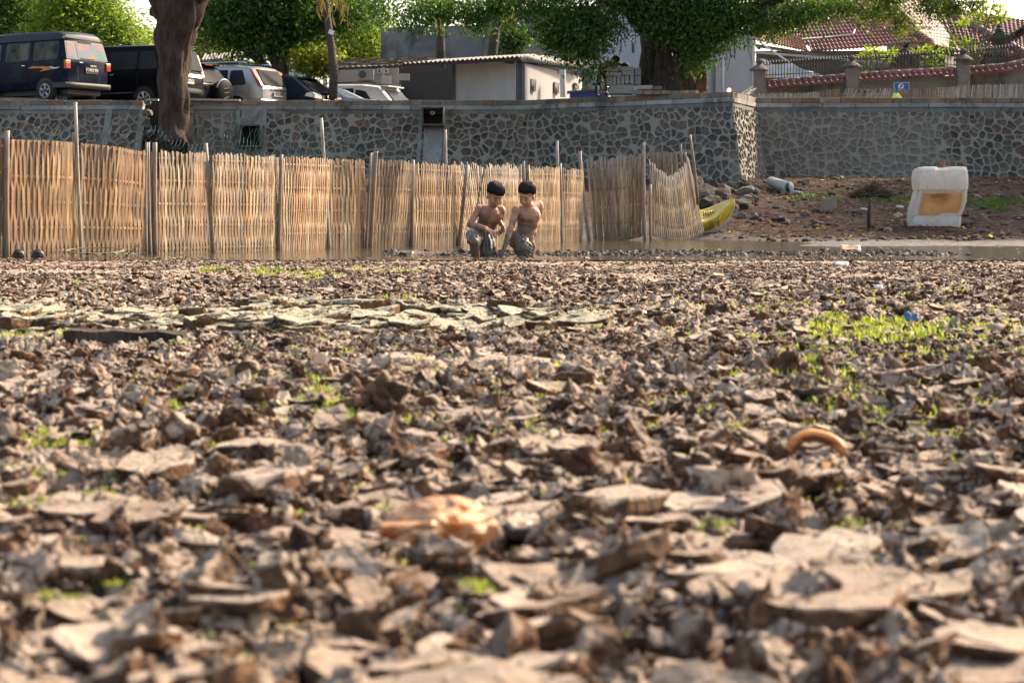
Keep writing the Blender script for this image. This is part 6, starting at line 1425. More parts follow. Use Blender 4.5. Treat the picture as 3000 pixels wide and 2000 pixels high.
    wheel_(c, 0); c2 = c+d*.62; wheel_(c2, 1); G = mat('green_enamel', (.02, .16, .07), .3, .2, 8, coat=.3); s_ = Vector((d.y, -d.x, 0))
    hd = c+Vector((0, 0, .34))+d*.06; b = MB(); [b.tube([c+s_*k*.045, c+s_*k*.045+up*.2+d*.03, hd+s_*k*.02], .013, 8) for k in (1, -1)]; b.tube([hd, hd+up*.1], .02, 8); b.tube([hd, c+d*.33+up*.08], .018, 8); b.tube([hd+up*.03, c+d*.45+up*.25], .016, 8); b.tube([c+d*.33+up*.06, c+d*.45+up*.32], .016, 8); b.tube([c+d*.33+up*.06, c2], .012, 8); b.tube([c+d*.45+up*.25, c2], .012, 8); b.build('frame', G, root, True)
    b = MB(); b.tube([c+(d*math.cos(a)+up*math.sin(a))*(r+.035) for a in np.linspace(R(20), R(170), 12)], .022, 6); b.build('mudguard', G, root, True)
    b = MB(); q = hd+up*.14; b.tube([q-s_*.22+up*.03, q-s_*.08, q+s_*.08, q+s_*.22+up*.03], .012, 8); b.tube([hd, q], .014, 8); b.build('handlebar', CHR, root, True)
    b = MB(); b.ell(c+d*.46+up*.36, (.07, .10, .03), rotm(-27, 0)); b.build('saddle', BLK, root, True)
boys()

# ------------------------------------------------------------------ blocks, bricks and rubble on the wall top
def blocks():
    A = at; BL = mat('aerated_block', None, .95, .12, 8, .4, 60, .004); rs = random.Random(4)
    Y = 48.55; wx = (.33, .32, .295); sc_ = Y/F
    q = [((1779, 1801), (198, 210)), ]
    rows = [[(1781, 1815, 197, 210), (1815, 1857, 195, 208)], [(1777, 1821, 211, 223), (1822, 1857, 208, 221)], [(1779, 1791, 224, 249), (1794, 1806, 224, 248), (1807, 1818, 223, 248), (1819, 1830, 222, 247), (1831, 1843, 222, 246), (1845, 1857, 221, 246)], [(1785, 1857, 248, 275)]]
    names = ['topmost row', 'second row', 'upright row', 'bottom']; k = 0; pos = {0: ['left', 'right'], 1: ['left', 'right'], 2: ['leftmost', 'second', 'third', 'fourth', 'fifth', 'rightmost'], 3: ['']}
    for r, row in enumerate(rows):
        for i, (x0, x1, y0, y1) in enumerate(row):
            p0, p1 = A(x0, y1, Y), A(x1, y0, Y); c = (p0+p1)/2; dpt = .5 if r != 3 else .55; f = rs.uniform(.94, 1.05)
            b = MB(); b.box((0, dpt/2, 0), (p1.x-p0.x-.008, dpt, p1.z-p0.z-.006), col=tuple(v*f for v in wx), rot=(0, rs.uniform(-.02, .02)+.02, 0)); o = b.build('concrete_block', BL, None, bevel=.006); o.location = (c.x, Y+rs.uniform(-.01, .01), c.z)
            lb = 'long grey block at the very bottom of the stack by the banyan' if r == 3 else ('%s block of the %s in the grey stack by the banyan' % (pos[r][i], ['topmost row', 'second row from the top', 'row of upright blocks'][r]))
            tag(o, lb, 'block', 'grey blocks stacked by the banyan')
    side = [(1863, 1879, 199, 249, 'pair of grey block ends forming the right side of the stack')]
    for i, (y0, y1, lb) in enumerate(((199, 221, 'upper rear grey block seen end-on at the right side of the stack'), (222, 249, 'lower rear grey block seen end-on at the right side of the stack'))):
        p0, p1 = A(1859, y1, Y+.1), A(1878, y0, Y+.1); b = MB(); b.box((0, .2, 0), (p1.x-p0.x-.005, .45, p1.z-p0.z-.004), col=(.25, .255, .25)); o = b.build('concrete_block', BL, None, bevel=.006); o.location = ((p0.x+p1.x)/2, Y+.12, (p0.z+p1.z)/2); tag(o, lb, 'block', 'grey blocks stacked by the banyan')
    xs = [(1860, 1887, 264, 273), (1889, 1915, 265, 273), (1916, 1940, 266, 273), (1941, 1955, 265, 273), (1956, 1970, 266, 273), (1971, 1993, 266, 273), (1995, 2020, 265, 274), (2023, 2045, 264, 274)]
    nm = ['first', 'second', 'third', 'fourth', 'fifth', 'sixth', 'seventh', 'eighth']
    for i, (x0, x1, y0, y1) in enumerate(xs):
        Yb = 47.6-(x0-1860)/180*.35; p0, p1 = A(x0, y1, Yb), A(x1, y0, Yb); b = MB(); c = rs.choice([(.26, .20, .14), (.30, .22, .14), (.22, .19, .15)]); h = p1.z-ZW if p1.z-ZW > .05 else .08
        b.box((0, 0, h/2), (p1.x-p0.x-.01, .18, h), rz=-.55, col=c); o = b.build('brick', BL, None, bevel=.01); o.location = ((p0.x+p1.x)/2, Yb+.1, ZW-.003); tag(o, '%s brick from the left in the row on the wall top under the banyan' % nm[i], 'brick', 'bricks lying on the wall top')
    for i, (x0, x1, y0, y1, c, lb) in enumerate(((1866, 1913, 252, 264, (.36, .33, .27), 'pale speckled slab lying on the row of bricks beside the grey blocks'), (1915, 1938, 254, 265, (.15, .14, .125), 'dark grey stub of block next to the speckled slab'))):
        p0, p1 = A(x0, y1, 47.9), A(x1, y0, 47.9); b = MB(); b.box((0, 0, 0), (p1.x-p0.x, .2, p1.z-p0.z), rz=-.3, col=c); o = b.build('slab', BL, None, bevel=.012); o.location = ((p0.x+p1.x)/2, 47.95, (p0.z+p1.z)/2+.01); tag(o, lb, 'slab')
    b = MB(); b.tube([A(2123, 283, 48), A(2136, 264, 48.4)], .055, 12, (.50, .48, .42)); tag(b.build('pipe_offcut', FLAT, None, True), 'short cream pipe offcut leaning up from the wall top beyond the brick row', 'pipe')
    b = MB()
    for i in range(9): y = i*1.6; b.tube([A(2152+i*3, 288-rs.uniform(0, 3), 49.9), A(2208+rs.uniform(-10, 8), 253+y, 50.3)], .018, 6, (.25, .25, .25))
    tag(b.build('rod_bundle', FLAT), 'slanting bundle of thin grey rods by the carved pillar at the wall top', 'rods')
    # long plank on the wall top near the tree, dirt heap
    b = MB(); b.box(A(630, 293, 49.9), (1.25, .12, .05), col=(.45, .43, .40), rot=(0, R(1), 0)); b.box(A(655, 297, 49.95), (.8, .1, .03), col=(.30, .07, .05)); tag(b.build('plank', mat('weathered_board', None, .8, .3)), 'pale board with a red edge lying on the wall top right of the tree', 'plank')
    b = MB(); b.box(A(447, 293, 49.9), (.30, .12, .05), col=(.45, .43, .40)); tag(b.build('plank', mat('weathered_board', None, .8, .3)), 'short pale board on the wall top just left of the tree trunk', 'plank')
    # rubble in the gap around the trunk
    for i, (px, y, r) in enumerate(((432, 330, .16), (425, 360, .2), (434, 390, .18), (556, 335, .14), (560, 365, .12), (430, 300, .12), (560, 305, .13))):
        rock('gap_stone', A(px, y, 49.95), r, (.16, .14, .12), 'rough stone packed beside the trunk in the wall gap, %s' % ['upper left', 'middle left', 'lower left', 'upper right', 'lower right', 'topmost left', 'topmost right'][i], i, 'stones in the wall gap')
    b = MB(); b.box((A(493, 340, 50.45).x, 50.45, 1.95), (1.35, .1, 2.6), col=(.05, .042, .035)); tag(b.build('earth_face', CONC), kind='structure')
def rock(name, c, r, col, label, seed, group=None, flat=.8, cat='stone'):
    from mathutils import noise
    rs = random.Random(seed*7+1); bm = bmesh.new(); bmesh.ops.create_icosphere(bm, subdivisions=3, radius=1)
    pl = [Vector((rs.gauss(0, 1), rs.gauss(0, 1), rs.gauss(0, 1))).normalized() for _ in range(10)]
    for v in bm.verts:
        p = v.co.copy()
        for q in pl:
            t = p.dot(q)-.60
            if t > 0: p -= q*t*.95
        p *= 1+.16*noise.noise(v.co*1.8+Vector((seed, 0, 0)))+.05*noise.noise(v.co*6)
        v.co = Vector((p.x*r*rs.uniform(1, 1), p.y*r*.9, p.z*r*flat))
    me = bpy.data.meshes.new(name); bm.to_mesh(me); bm.free(); cs = np.array([[c_*(.85+.3*rs.random()) for c_ in col]]*len(me.vertices)); setcol(me, cs)
    o = link(name, me, mat('stone_face', None, .9, .35, 9, .7, 25, .01), None); o.location = c; o.rotation_euler = (0, 0, rs.uniform(0, 6)); return tag(o, label, cat, group)
blocks()

# ------------------------------------------------------------------ things on the far bank
def ray_hit(px, y, Y0, Y1, n=900):
    Yv = np.exp(np.linspace(math.log(Y0), math.log(Y1), n)); d = at(px, y, 1.0); dz = (d.z-CAMZ)
    X = d.x*Yv; Z = CAMZ+dz*Yv; g = mud(X, Yv)[0]; k = np.nonzero(Z < g)[0]; i = k[0] if len(k) else n-1
    return Vector((X[i], Yv[i], g[i]))
def bz(px, y):
    """point of the far bank seen at a pixel"""
    return ray_hit(px, y, 31.5, 49)
def farbank():
    A = at; rs = random.Random(7)
    # plastic tank
    p = bz(2780, 668); Y0 = p.y+.15; root = empty('plastic_tank', (at(2780, 668, Y0).x, Y0, p.z), 'dirty white plastic tank with a translucent orange recess, tilted on the far bank', 'tank')
    T = NT('dirty_white_plastic'); v = T.coord(); n1 = T.noise(v, 5, 6, .7); n2 = T.noise(v, 16, 5, .75); T.set(col=T.mix(T.ramp(n2, [(.59, 0), (.64, .8)]), T.mix(T.ramp(n1, [(.4, 0), (.7, 1)]), (.74, .71, .67), (.60, .50, .42)), (.10, .06, .03)), rough=.45); tr = T.n('ShaderNodeBsdfTranslucent'); tr.inputs[0].default_value = (.8, .75, .65, 1); mx = T.n('ShaderNodeMixShader'); mx.inputs[0].default_value = .4; T.l(T.p.outputs[0], mx.inputs[1]); T.l(tr.outputs[0], mx.inputs[2]); T.l(mx.outputs[0], T.out.inputs[0]); WP = T.m
    # outline in (x, z) of photo px relative, built as stacked rounded sections along the height
    def P(cx, cy, dy): return at(2200+cx/2.94, 250+cy/2.94, Y0+dy)
    prof = [(700, 1500, 1835, .12, 0), (712, 1462, 1858, .06, 0), (735, 1448, 1866, .02, 0), (790, 1442, 1872, -.02, 0), (850, 1446, 1874, -.03, 0), (895, 1452, 1868, -.02, 0), (912, 1456, 1862, .01, 0), (920, 1452, 1862, .10, 1), (960, 1444, 1862, .16, 1), (1000, 1434, 1858, .17, 1), (1060, 1412, 1838, .17, 1), (1120, 1402, 1812, .13, 1), (1130, 1398, 1812, .03, 0), (1170, 1392, 1810, 0, 0), (1215, 1394, 1806, .01, 0), (1232, 1402, 1798, .05, 0)]
    b = MB(); V = []; m = 22
    for cy, x0, x1, dy, rec in prof:
        for i in range(m):
            u = i/(m-1); cx = x0+(x1-x0)*u; e = min(u, 1-u)*(x1-x0)/2.94; 
            edge = max(0, 1-e/4)**2*.03
            if rec: edge = 0; d_ = dy*.45 if .055 < u < .945 else .0
            else: d_ = dy
            lobe = .022*(1 if (.36 < u < .50) else 0) if cy < 800 else 0
            yy = cy+(10 if cy < 720 and .33 < u < .62 else 0)
            V.append(P(cx, yy, d_+edge+lobe))
    fs = [(i*m+k, i*m+k+1, (i+1)*m+k+1, (i+1)*m+k) for i in range(len(prof)-1) for k in range(m-1)]; n0 = len(V)
    V2 = [Vector((v.x, Y0+.62, v.z)) for v in V]; nV = len(V)
    rim = [i for i in range(m)]+[r*m+m-1 for r in range(1, len(prof))]+[(len(prof)-1)*m+i for i in range(m-2, -1, -1)]+[r*m for r in range(len(prof)-2, 0, -1)]
    V += [V2[i] for i in rim]; L = len(rim); fs += [(rim[i], rim[(i+1) % L], nV+(i+1) % L, nV+i) for i in range(L)]+[tuple(nV+i for i in range(L))]
    b.add(V, fs); o = b.build('shell', WP, root, True); o.modifiers.new('e', 'EDGE_SPLIT').split_angle = R(28)
    O = NT('orange_stained_plastic'); v = O.coord(); n1 = O.noise(v, 4, 6, .75); n2 = O.noise(v, 1.5, 3, .6); O.set(col=O.mix(O.ramp(n1, [(.60, 0), (.68, .8)]), O.attr('Col').outputs['Color'], (.16, .07, .03)), rough=.5); tr = O.n('ShaderNodeBsdfTranslucent'); tr.inputs[0].default_value = (.85, .45, .16, 1); mx = O.n('ShaderNodeMixShader'); mx.inputs[0].default_value = .5; O.l(O.p.outputs[0], mx.inputs[1]); O.l(tr.outputs[0], mx.inputs[2]); O.l(mx.outputs[0], O.out.inputs[0])
    b = MB(); q = [P(1472, 922, .05), P(1826, 928, .05), P(1790, 1122, .06), P(1432, 1120, .06)]; V = []
    C = []; NI, NJ = 46, 28
    for j in range(NJ):
        for i in range(NI):
            u, w_ = i/(NI-1), j/(NJ-1); V.append(q[0].lerp(q[1], u).lerp(q[3].lerp(q[2], u), w_)+Vector((0, .02*math.sin(u*6)*math.sin(w_*4), 0)))
            d = math.hypot(u-.47, (w_-.12)*.8); k = max(0, 1-d/.5)**1.3*1.25+.35*max(0, u-.86)/.14*(1 if w_ < .8 else 0)+.3*max(0, w_-.9)*5; n_ = rs.random()*.5+.5*float(fbm(np.array([u*14.]), np.array([w_*10.]), 3, 77)[0]); k = 1 if k*n_ > .33 else max(0, k*n_)*1.2
            g_ = .75+.5*float(fbm(np.array([u*4.]), np.array([w_*3.]), 2, 78)[0]); C.append(tuple(a_*(1-k*.85)+b_*k*.85 for a_, b_ in zip((.92*g_, .52*g_, .20*g_), (.14, .055, .02))))  # orange base carries the glow of light through the plastic; blotches are rust
    b.add(V, [(j*NI+i, j*NI+i+1, (j+1)*NI+i+1, (j+1)*NI+i) for j in range(NJ-1) for i in range(NI-1)], C); b.build('recess_panel', O.m, root, True)
    b = MB(); b.lathe(P(1658, 705, .3), [(.02, -.06), (.02, .06), (.035, .06), (.035, .10)], 12, (.35, .10, .06)); b.build('valve', FLAT, root)
    b = MB(); [b.tube([P(1452-i*6, 800+i*70, .1), P(1446-i*6, 850+i*70, .1)], .012, 6) for i in range(5)]; b.build('ribs', WP, root)
    # kayak
    p = bz(2060, 682); Yk = 33.9; root = empty('kayak', at(2100, 665, Yk), 'yellow plastic kayak with its pointed bow raised, beached at the end of the bamboo screen', 'boat')
    S = 1/3.36; K = lambda cx, cy, dy=0: at(1600+cx*S, 350+cy*S, Yk+dy)
    # stations from stern (hidden) to bow: outer lower edge, outer near rim, inner near rim, inner far rim, far rim
    st = [((1380, 1165), (1395, 1075), (1400, 1010), (1380, 905), (1375, 885)), ((1520, 1130), (1530, 1050), (1535, 995), (1515, 905), (1510, 888)), ((1590, 1115), (1600, 1020), (1605, 985), (1590, 880), (1585, 866)), ((1660, 1095), (1665, 985), (1660, 955), (1660, 850), (1655, 838)), ((1725, 1060), (1725, 940), (1710, 915), (1720, 825), (1718, 812)), ((1780, 1000), (1775, 900), (1755, 862), (1765, 808), (1768, 795)), ((1825, 930), (1815, 860), (1795, 830), (1795, 800), (1800, 785)), ((1852, 860), (1845, 825), (1828, 808), (1825, 790), (1830, 778)), ((1864, 810), (1860, 795), (1850, 785), (1846, 778), (1848, 772))]
    dys = (0.0, -.12, -.06, .38, .44); b = MB(); V = []; C = []
    n = len(st)
    for i, s_ in enumerate(st):
        f = 1-(i/(n-1))**2.2; ring = [K(*s_[0], 0*f), K(*s_[1], -.14*f), K(s_[1][0]*.5+s_[2][0]*.5, s_[1][1]*.5+s_[2][1]*.5-8, -.12*f), K(*s_[2], -.05*f)]
        lo = K(s_[2][0]*.6+s_[3][0]*.4, s_[2][1]*.75+s_[3][1]*.25+8, .15*f); ring += [lo, K(*s_[3], .36*f), K(*s_[4], .44*f), K(s_[4][0], s_[4][1]+35*f, .48*f), K(s_[0][0], s_[0][1]-20*f, .30*f)]
        V += ring
    m = 9; b.add(V, [(i*m+k, i*m+(k+1) % m, (i+1)*m+(k+1) % m, (i+1)*m+k) for i in range(n-1) for k in range(m)]+[tuple((n-1)*m+k for k in range(m))], (.62, .42, .02))
    YM = mat('yellow_plastic', None, .35, .22, 5, coat=.3, dirt=(.22, .15, .04), dirtamt=.25, dscale=3); o = b.build('hull', YM, root, True); sb = o.modifiers.new('s', 'SUBSURF'); sb.levels = 2; sb.render_levels = 2
    b = MB(); V = []
    for i, s_ in enumerate(st): f = 1-(i/(n-1))**2.2; a = K(s_[0][0], s_[0][1], 0*f); V += [a+Vector((0, -.02, .035)), a+Vector((0, -.01, -.035)), a+Vector((0, .05, -.05))]
    b.add(V, [(i*3+k, i*3+k+1, (i+1)*3+k+1, (i+1)*3+k) for i in range(n-1) for k in range(2)], (.42, .41, .37)); b.build('keel_strip', FLAT, root, True)
    b = MB(); b.tube([K(1695, 995, -.14), K(1700, 1050, -.11)], .012, 5, (.06, .04, .02)); b.tube([K(1740, 905, -.1), K(1700, 990, -.14), K(1640, 1010, -.15)], .012, 6, (.5, .33, .03)); b.build('grab_line', FLAT, root, True)
    b = MB()
    for i in range(7): b.tube([K(1555+i*22, 905-i*3, .2), K(1550+i*24, 950-i*4, .16)], .015, 5, (.34, .26, .02))
    b.build('cockpit_ribs', YM, root, True)
    # rubble heap beyond the kayak
    spots = [(2040, 556, .34), (2068, 540, .22), (2100, 575, .30), (2125, 560, .22), (2052, 585, .40), (2080, 600, .30), (2140, 545, .20), (2092, 540, .16), (2180, 562, .22), (2200, 582, .18), (2188, 595, .22), (2160, 605, .26), (2210, 560, .16), (2178, 540, .14), (2140, 615, .20), (2215, 545, .13), (2170, 632, .12), (2212, 632, .10), (2230, 640, .07)]
    pos = ['behind the screen corner', 'against the wall by the grey pole', 'just beyond the kayak bow', 'up by the stone wall foot', 'largest, directly behind the kayak', 'low down next to the kayak rim', 'squat, under the wall corner', 'small, wedged at the wall foot', 'blocky pale, high on the heap', 'right shoulder of the heap', 'blocky, right edge of the heap', 'dark, middle of the heap', 'small pale, near the fallen pipe', 'flat, topmost of the heap', 'half sunk right of the kayak bow', 'small grey, beside the fallen pipe', 'pale lump on the soil below the heap', 'flat pale, below the right of the heap', 'smallest outlier below the heap']
    for i, (px, y, r) in enumerate(spots):
        q = bz(px, y+8); pale = i in (8, 10, 12, 15, 16, 17); rock('rubble_stone', (q.x, q.y, q.z+r*.25), r, (.17, .145, .12) if pale else (.075, .052, .038), 'rubble stone, '+pos[i], i+20, 'rubble stones behind the kayak')
    # fallen pipe
    a, e = bz(2270, 552), bz(2308, 568); a.z += .12; e.z += .14; b = MB(); b.tube([a+(a-e)*.3, e], .11, 16, (.34, .34, .33)); b.tube([e-(e-a).normalized()*.02, e+(e-a).normalized()*.04], .125, 16, (.40, .40, .39)); b.lathe(e+(e-a).normalized()*.045, [(.09, 0), (.09, .005)], 14, (.03, .03, .03), rot=(R(90), 0, R(35))); b.box(e+Vector((.16, -.05, -.10)), (.26, .12, .05), col=(.42, .42, .41), rot=(0, R(10), 0)); tag(b.build('fallen_pipe', FLAT, None, True), 'broken grey drain pipe lying at the foot of the right stone wall', 'pipe')
    # brick on the soil, small pale stones
    q = bz(2430, 620); b = MB(); b.box((0, 0, 0), (.26, .16, .30), rz=-.15, col=(.20, .155, .12)); o = b.build('brick', mat('aerated_block', None), None, bevel=.01); o.location = (q.x, q.y, q.z+.08); o.rotation_euler = (R(-25), 0, 0); tag(o, 'single upright brick on the dark soil of the far bank', 'brick')
    for i, (px, y, r, lb) in enumerate(((2532, 615, .09, 'pale flat stone left of the thin stick'), (2636, 610, .10, 'pale oblong stone between the stick and the tank'), (2630, 637, .06, 'white scrap stone in front of the oblong stone'), (2510, 628, .12, 'dark rounded stone left of the stick'), (2360, 630, .11, 'dark stone low on the bank below the brick'), (2320, 620, .06, 'small pale stone left of the lone brick'), (2390, 655, .13, 'brown stone near the water below the brick'), (2290, 645, .16, 'dark low stone beyond the kayak'), (2600, 655, .05, 'pebble near the foot of the thin stick'), (2930, 570, .06, 'pale pebble far right under the wall'))):
        q = bz(px, y+4); rock('loose_stone', (q.x, q.y, q.z+r*.3), r, (.36, .33, .29) if 'pale' in lb or 'white' in lb or 'pebble' in lb else (.08, .055, .045), lb, i+60, None, .6)
    q = bz(2546, 668); b = MB(); top = at(2551, 582, q.y-.1); b.tube([Vector((q.x, q.y, q.z-.1)), (Vector(q)+top)/2+Vector((-.02, 0, 0)), top], [.036, .031, .027], 8, (.055, .04, .03)); tag(b.build('wooden_stake', BARK, None, True), 'short dark wooden stake standing in the soil below the twig heap', 'stake')
    q = bz(2555, 578); b = MB()
    for i in range(420):
        a = rs.uniform(0, 6.28); rr = rs.uniform(0, 1)**.6; c = Vector((q.x+math.cos(a)*rr*.42, q.y+math.sin(a)*rr*.3, q.z+.02+.30*(1-rr)*rs.uniform(.2, 1))); dd = Vector((rs.gauss(0, 1), rs.gauss(0, .6), rs.gauss(0, .35))).normalized()*rs.uniform(.06, .2); f = rs.uniform(.5, 1.6); b.tube([c-dd, c+dd*.2+Vector((0, 0, .02)), c+dd], .006, 4, (.10*f, .065*f, .04*f))
    tag(b.build('twig_heap', BARK), 'low heap of brown twigs below the right stone wall', 'twigs', kind='stuff')
    # litter: leaves, twigs, weeds over the bank
    rg = np.random.RandomState(3); b = MB(); n = 7500
    Y = rg.uniform(29.5, 48, n); X = rg.uniform(2.7, 15, n); ok = X > Y*.095; X, Y = X[ok], Y[ok]; Z = mud(X, Y)[0]; ok = Z > .006; X, Y, Z = X[ok], Y[ok], Z[ok]
    for x, y, z in zip(X, Y, Z):
        t = rs.random(); a = rs.uniform(0, 6.28)
        if t < .55:
            l = rs.uniform(.03, .12); c = rs.choice([(.09, .045, .025), (.14, .07, .035), (.05, .03, .02), (.20, .12, .07), (.07, .04, .03)]); v0 = Vector((x, y, z+rs.uniform(.0, .04))); d = Vector((math.cos(a), math.sin(a), rs.uniform(-.3, .6)))*l; s_ = Vector((-d.y, d.x, rs.uniform(-.03, .03)))*.35
            if rs.random() < .035: c = rs.choice([(.5, .16, .03), (.55, .38, .05), (.45, .42, .38)])
            b.add([v0, v0+d*.5+s_, v0+d, v0+d*.5-s_], [(0, 1, 2, 3)], c)
        elif t < .8:
            l = rs.uniform(.08, .35); d = Vector((math.cos(a), math.sin(a)*.6, rs.uniform(-.1, .3)))*l; c = rs.uniform(.5, 1.5); v0 = Vector((x, y, z+.01)); b.tube([v0, v0+d*.5+Vector((0, 0, .02)), v0+d], .005, 3, (.07*c, .045*c, .03*c))
    tag(b.build('leaf_litter', LEAF), 'dead leaves, twigs and scraps scattered over the dark far bank', 'leaf litter', kind='stuff')
    rocks = MB(); n = 1300; Y = rg.uniform(29.5, 48, n); X = rg.uniform(2.7, 15, n); Z = mud(X, Y)[0]
    for x, y, z in zip(X, Y, Z):
        if x < y*.095: continue
        r = rs.uniform(.015, .07)*rs.choice([.6, 1, 1.3]); c = rs.choice([(.07, .045, .03), (.10, .07, .05), (.05, .035, .03), (.28, .25, .22) if rs.random() < .25 else (.08, .05, .04)])
        rocks.ell((x, y, z+r*.2), (r*rs.uniform(.8, 1.5), r, r*.6), (0, 0, rs.uniform(0, 6)), 6, 4, c)
    tag(rocks.build('bank_pebbles', mat('stone_face', None)), 'small stones and crumbs of soil strewn on the far bank', 'pebbles', kind='stuff')
farbank()

# ------------------------------------------------------------------ grass
def grass():
    rs = random.Random(12); rg = np.random.RandomState(12)
    patches = [(2560, 990, 150, 28, 1.0, 5), (2420, 1000, 60, 30, .6, 4), (2790, 985, 60, 20, .6, 4), (2320, 1075, 90, 30, .8, 4), (2190, 1125, 60, 25, .7, 4), (2380, 1120, 70, 30, .9, 4), (2520, 1110, 60, 25, .3, 3), (2100, 1120, 40, 20, .4, 3), (2440, 1235, 110, 35, .9, 4), (2600, 1230, 70, 30, .7, 4), (2750, 1270, 60, 30, .6, 4), (2920, 1195, 70, 30, .7, 4), (2300, 1260, 60, 25, .4, 3),
               (960, 1220, 60, 45, 1.0, 5), (1210, 1205, 55, 30, .7, 4), (1250, 1140, 40, 20, .7, 4), (1640, 1150, 60, 35, .7, 4), (1700, 1115, 50, 20, .5, 3), (1410, 1135, 30, 15, .5, 3), (1300, 1200, 40, 20, .5, 3), (1860, 1290, 50, 25, .4, 3), (130, 1360, 90, 30, .6, 3.5), (60, 1415, 40, 30, .6, 4), (240, 1345, 60, 20, .5, 3), (360, 1410, 50, 28, .7, 4), (660, 1350, 50, 20, .5, 3.5), (380, 1300, 40, 15, .3, 3), (500, 1235, 25, 15, .5, 3),
               (1410, 1795, 80, 32, .9, 4), (1780, 1440, 60, 30, .6, 3.5), (1620, 1455, 40, 20, .5, 3), (2120, 1580, 80, 30, .6, 3), (2390, 1575, 60, 30, .5, 3), (2500, 1520, 60, 25, .4, 3), (2060, 1480, 30, 18, .7, 3.5), (2870, 1385, 60, 30, .6, 4), (270, 1490, 60, 25, .4, 3), (120, 1735, 40, 30, .8, 3.5), (160, 1820, 35, 40, .5, 3), (300, 1760, 40, 25, .5, 3), (90, 1940, 60, 40, .6, 3), (620, 1970, 50, 28, .6, 4), (1780, 1920, 30, 18, .7, 3), (790, 1640, 25, 15, .6, 3), (1980, 1780, 60, 25, .3, 3), (2560, 1900, 80, 30, .2, 3),
               (2000, 985, 60, 20, .3, 3), (2240, 1010, 60, 25, .3, 3), (2900, 960, 80, 25, .4, 3), (2850, 1050, 100, 40, .3, 3), (2700, 1080, 80, 35, .3, 3), (780, 795, 40, 9, 1.0, 5), (920, 805, 60, 8, .7, 5), (640, 790, 40, 8, .6, 5), (1130, 790, 100, 8, .4, 4), (1180, 880, 50, 10, .2, 4), (230, 828, 40, 7, .6, 4), (420, 935, 90, 8, .7, 3), (620, 945, 120, 12, .9, 3), (800, 968, 150, 12, .8, 3), (100, 1000, 150, 14, .5, 3), (1000, 940, 120, 12, .4, 3), (1700, 960, 120, 30, .15, 3), (1550, 900, 200, 30, .10, 3), (2300, 900, 300, 40, .15, 3), (2700, 880, 300, 40, .15, 3), (2100, 1200, 250, 70, .14, 4), (1500, 1250, 350, 100, .08, 4), (900, 1150, 500, 120, .04, 4), (600, 1500, 500, 120, .05, 3.5), (2600, 1600, 350, 150, .05, 3.5), (1600, 1700, 400, 150, .035, 3.5), (1000, 1850, 450, 100, .04, 3), (2700, 1120, 300, 120, .12, 4)]
    V = []; C = []; k = 0
    for px, py, rx, ry, den, hgt in patches:
        Yc = CAMZ/((py-635)/F); n = int(den*rx*ry*1.4*(1 if py < 1500 else .8)); n = max(n, 30)
        nc = max(2, n//9); cl = []
        for i in range(nc):
            a = rs.uniform(0, 6.28); q = rs.random()**.6; x_, y_ = px+math.cos(a)*rx*q*1.3, py+math.sin(a)*ry*q*1.3
            Yi = CAMZ/((y_-635)/F); cl.append(((x_-1500)/F*Yi, Yi, rs.uniform(.6, 1.2)))
        cx = np.array([c[0] for c in cl]); cy = np.array([c[1] for c in cl]); cz = mud(cx, cy)[0]
        for (x, y, s_), z in zip(cl, cz):
            H = .0042*hgt*s_*(1 if Yc > 3 else .6)*(.8+.045*Yc); wd = .0007+.00024*y
            for j in range(9):
                a = rs.uniform(0, 6.28); sp = rs.uniform(.2, 1.0); h = H*rs.uniform(.5, 1.2); o = Vector((x+rs.gauss(0, .006+.001*y), y+rs.gauss(0, .006+.001*y), z-.003))
                d = Vector((math.cos(a)*sp*h*.8, math.sin(a)*sp*h*.8, h)); s = Vector((-math.sin(a), math.cos(a), 0))*wd; m = o+d*.55+Vector((0, 0, h*.15))
                V += [o-s, o+s, m+s*.9, m-s*.9, o+d*1.05+Vector((0, 0, -h*.1))-s*.1, o+d*1.05+Vector((0, 0, -h*.1))+s*.1]
                f = rs.uniform(.7, 1.3); g = rs.random(); c = ((.19+.16*g)*f, (.26+.07*g)*f, .06*f); C += [c]*6
    V = np.array([tuple(v) for v in V]); n = len(V)//6; b0 = np.arange(n)*6; Q = np.stack([np.stack([b0, b0+1, b0+2, b0+3], 1), np.stack([b0+3, b0+2, b0+5, b0+4], 1)], 1).reshape(-1, 4)
    me = npmesh('grass', V, Q, np.array(C)); tag(link('grass', me, LEAF), 'tufts of fresh bright green seedling grass growing between the mud plates', 'grass', kind='stuff')
    # weeds on the far bank
    V = []; C = []
    for px, py, rx, ry, den in ((2380, 590, 60, 10, 1), (2640, 600, 80, 7, 1), (2560, 598, 50, 6, .6), (2880, 610, 110, 12, .9), (2930, 625, 40, 10, .9), (2740, 600, 30, 6, .6), (2320, 595, 30, 8, .4), (2950, 600, 60, 10, .5), (2450, 600, 30, 8, .5), (2850, 640, 30, 6, .3)):
        for i in range(int(rx*ry*den*.22)):
            a = rs.uniform(0, 6.28); q_ = rs.random()**.6; p = at(px+math.cos(a)*rx*q_, py+math.sin(a)*ry*q_, 40)
            # walk along the ray to the bank
            d = (p-Vector((0, 0, CAMZ))); best = None
            Yt = 34.0+(CAMZ*0); 
            lo, hi = 30.0, 49.0
            for _ in range(12):
                m = (lo+hi)/2; t = m/p.y; zz = CAMZ+d.z*t; g = np.clip(m-33, 0, 99)*SLOPE
                if zz > g: lo = m
                else: hi = m
            cl = (d.x*lo/p.y, lo); V.append(cl)
    P = np.array(V); Z = mud(P[:, 0], P[:, 1])[0]; V = []
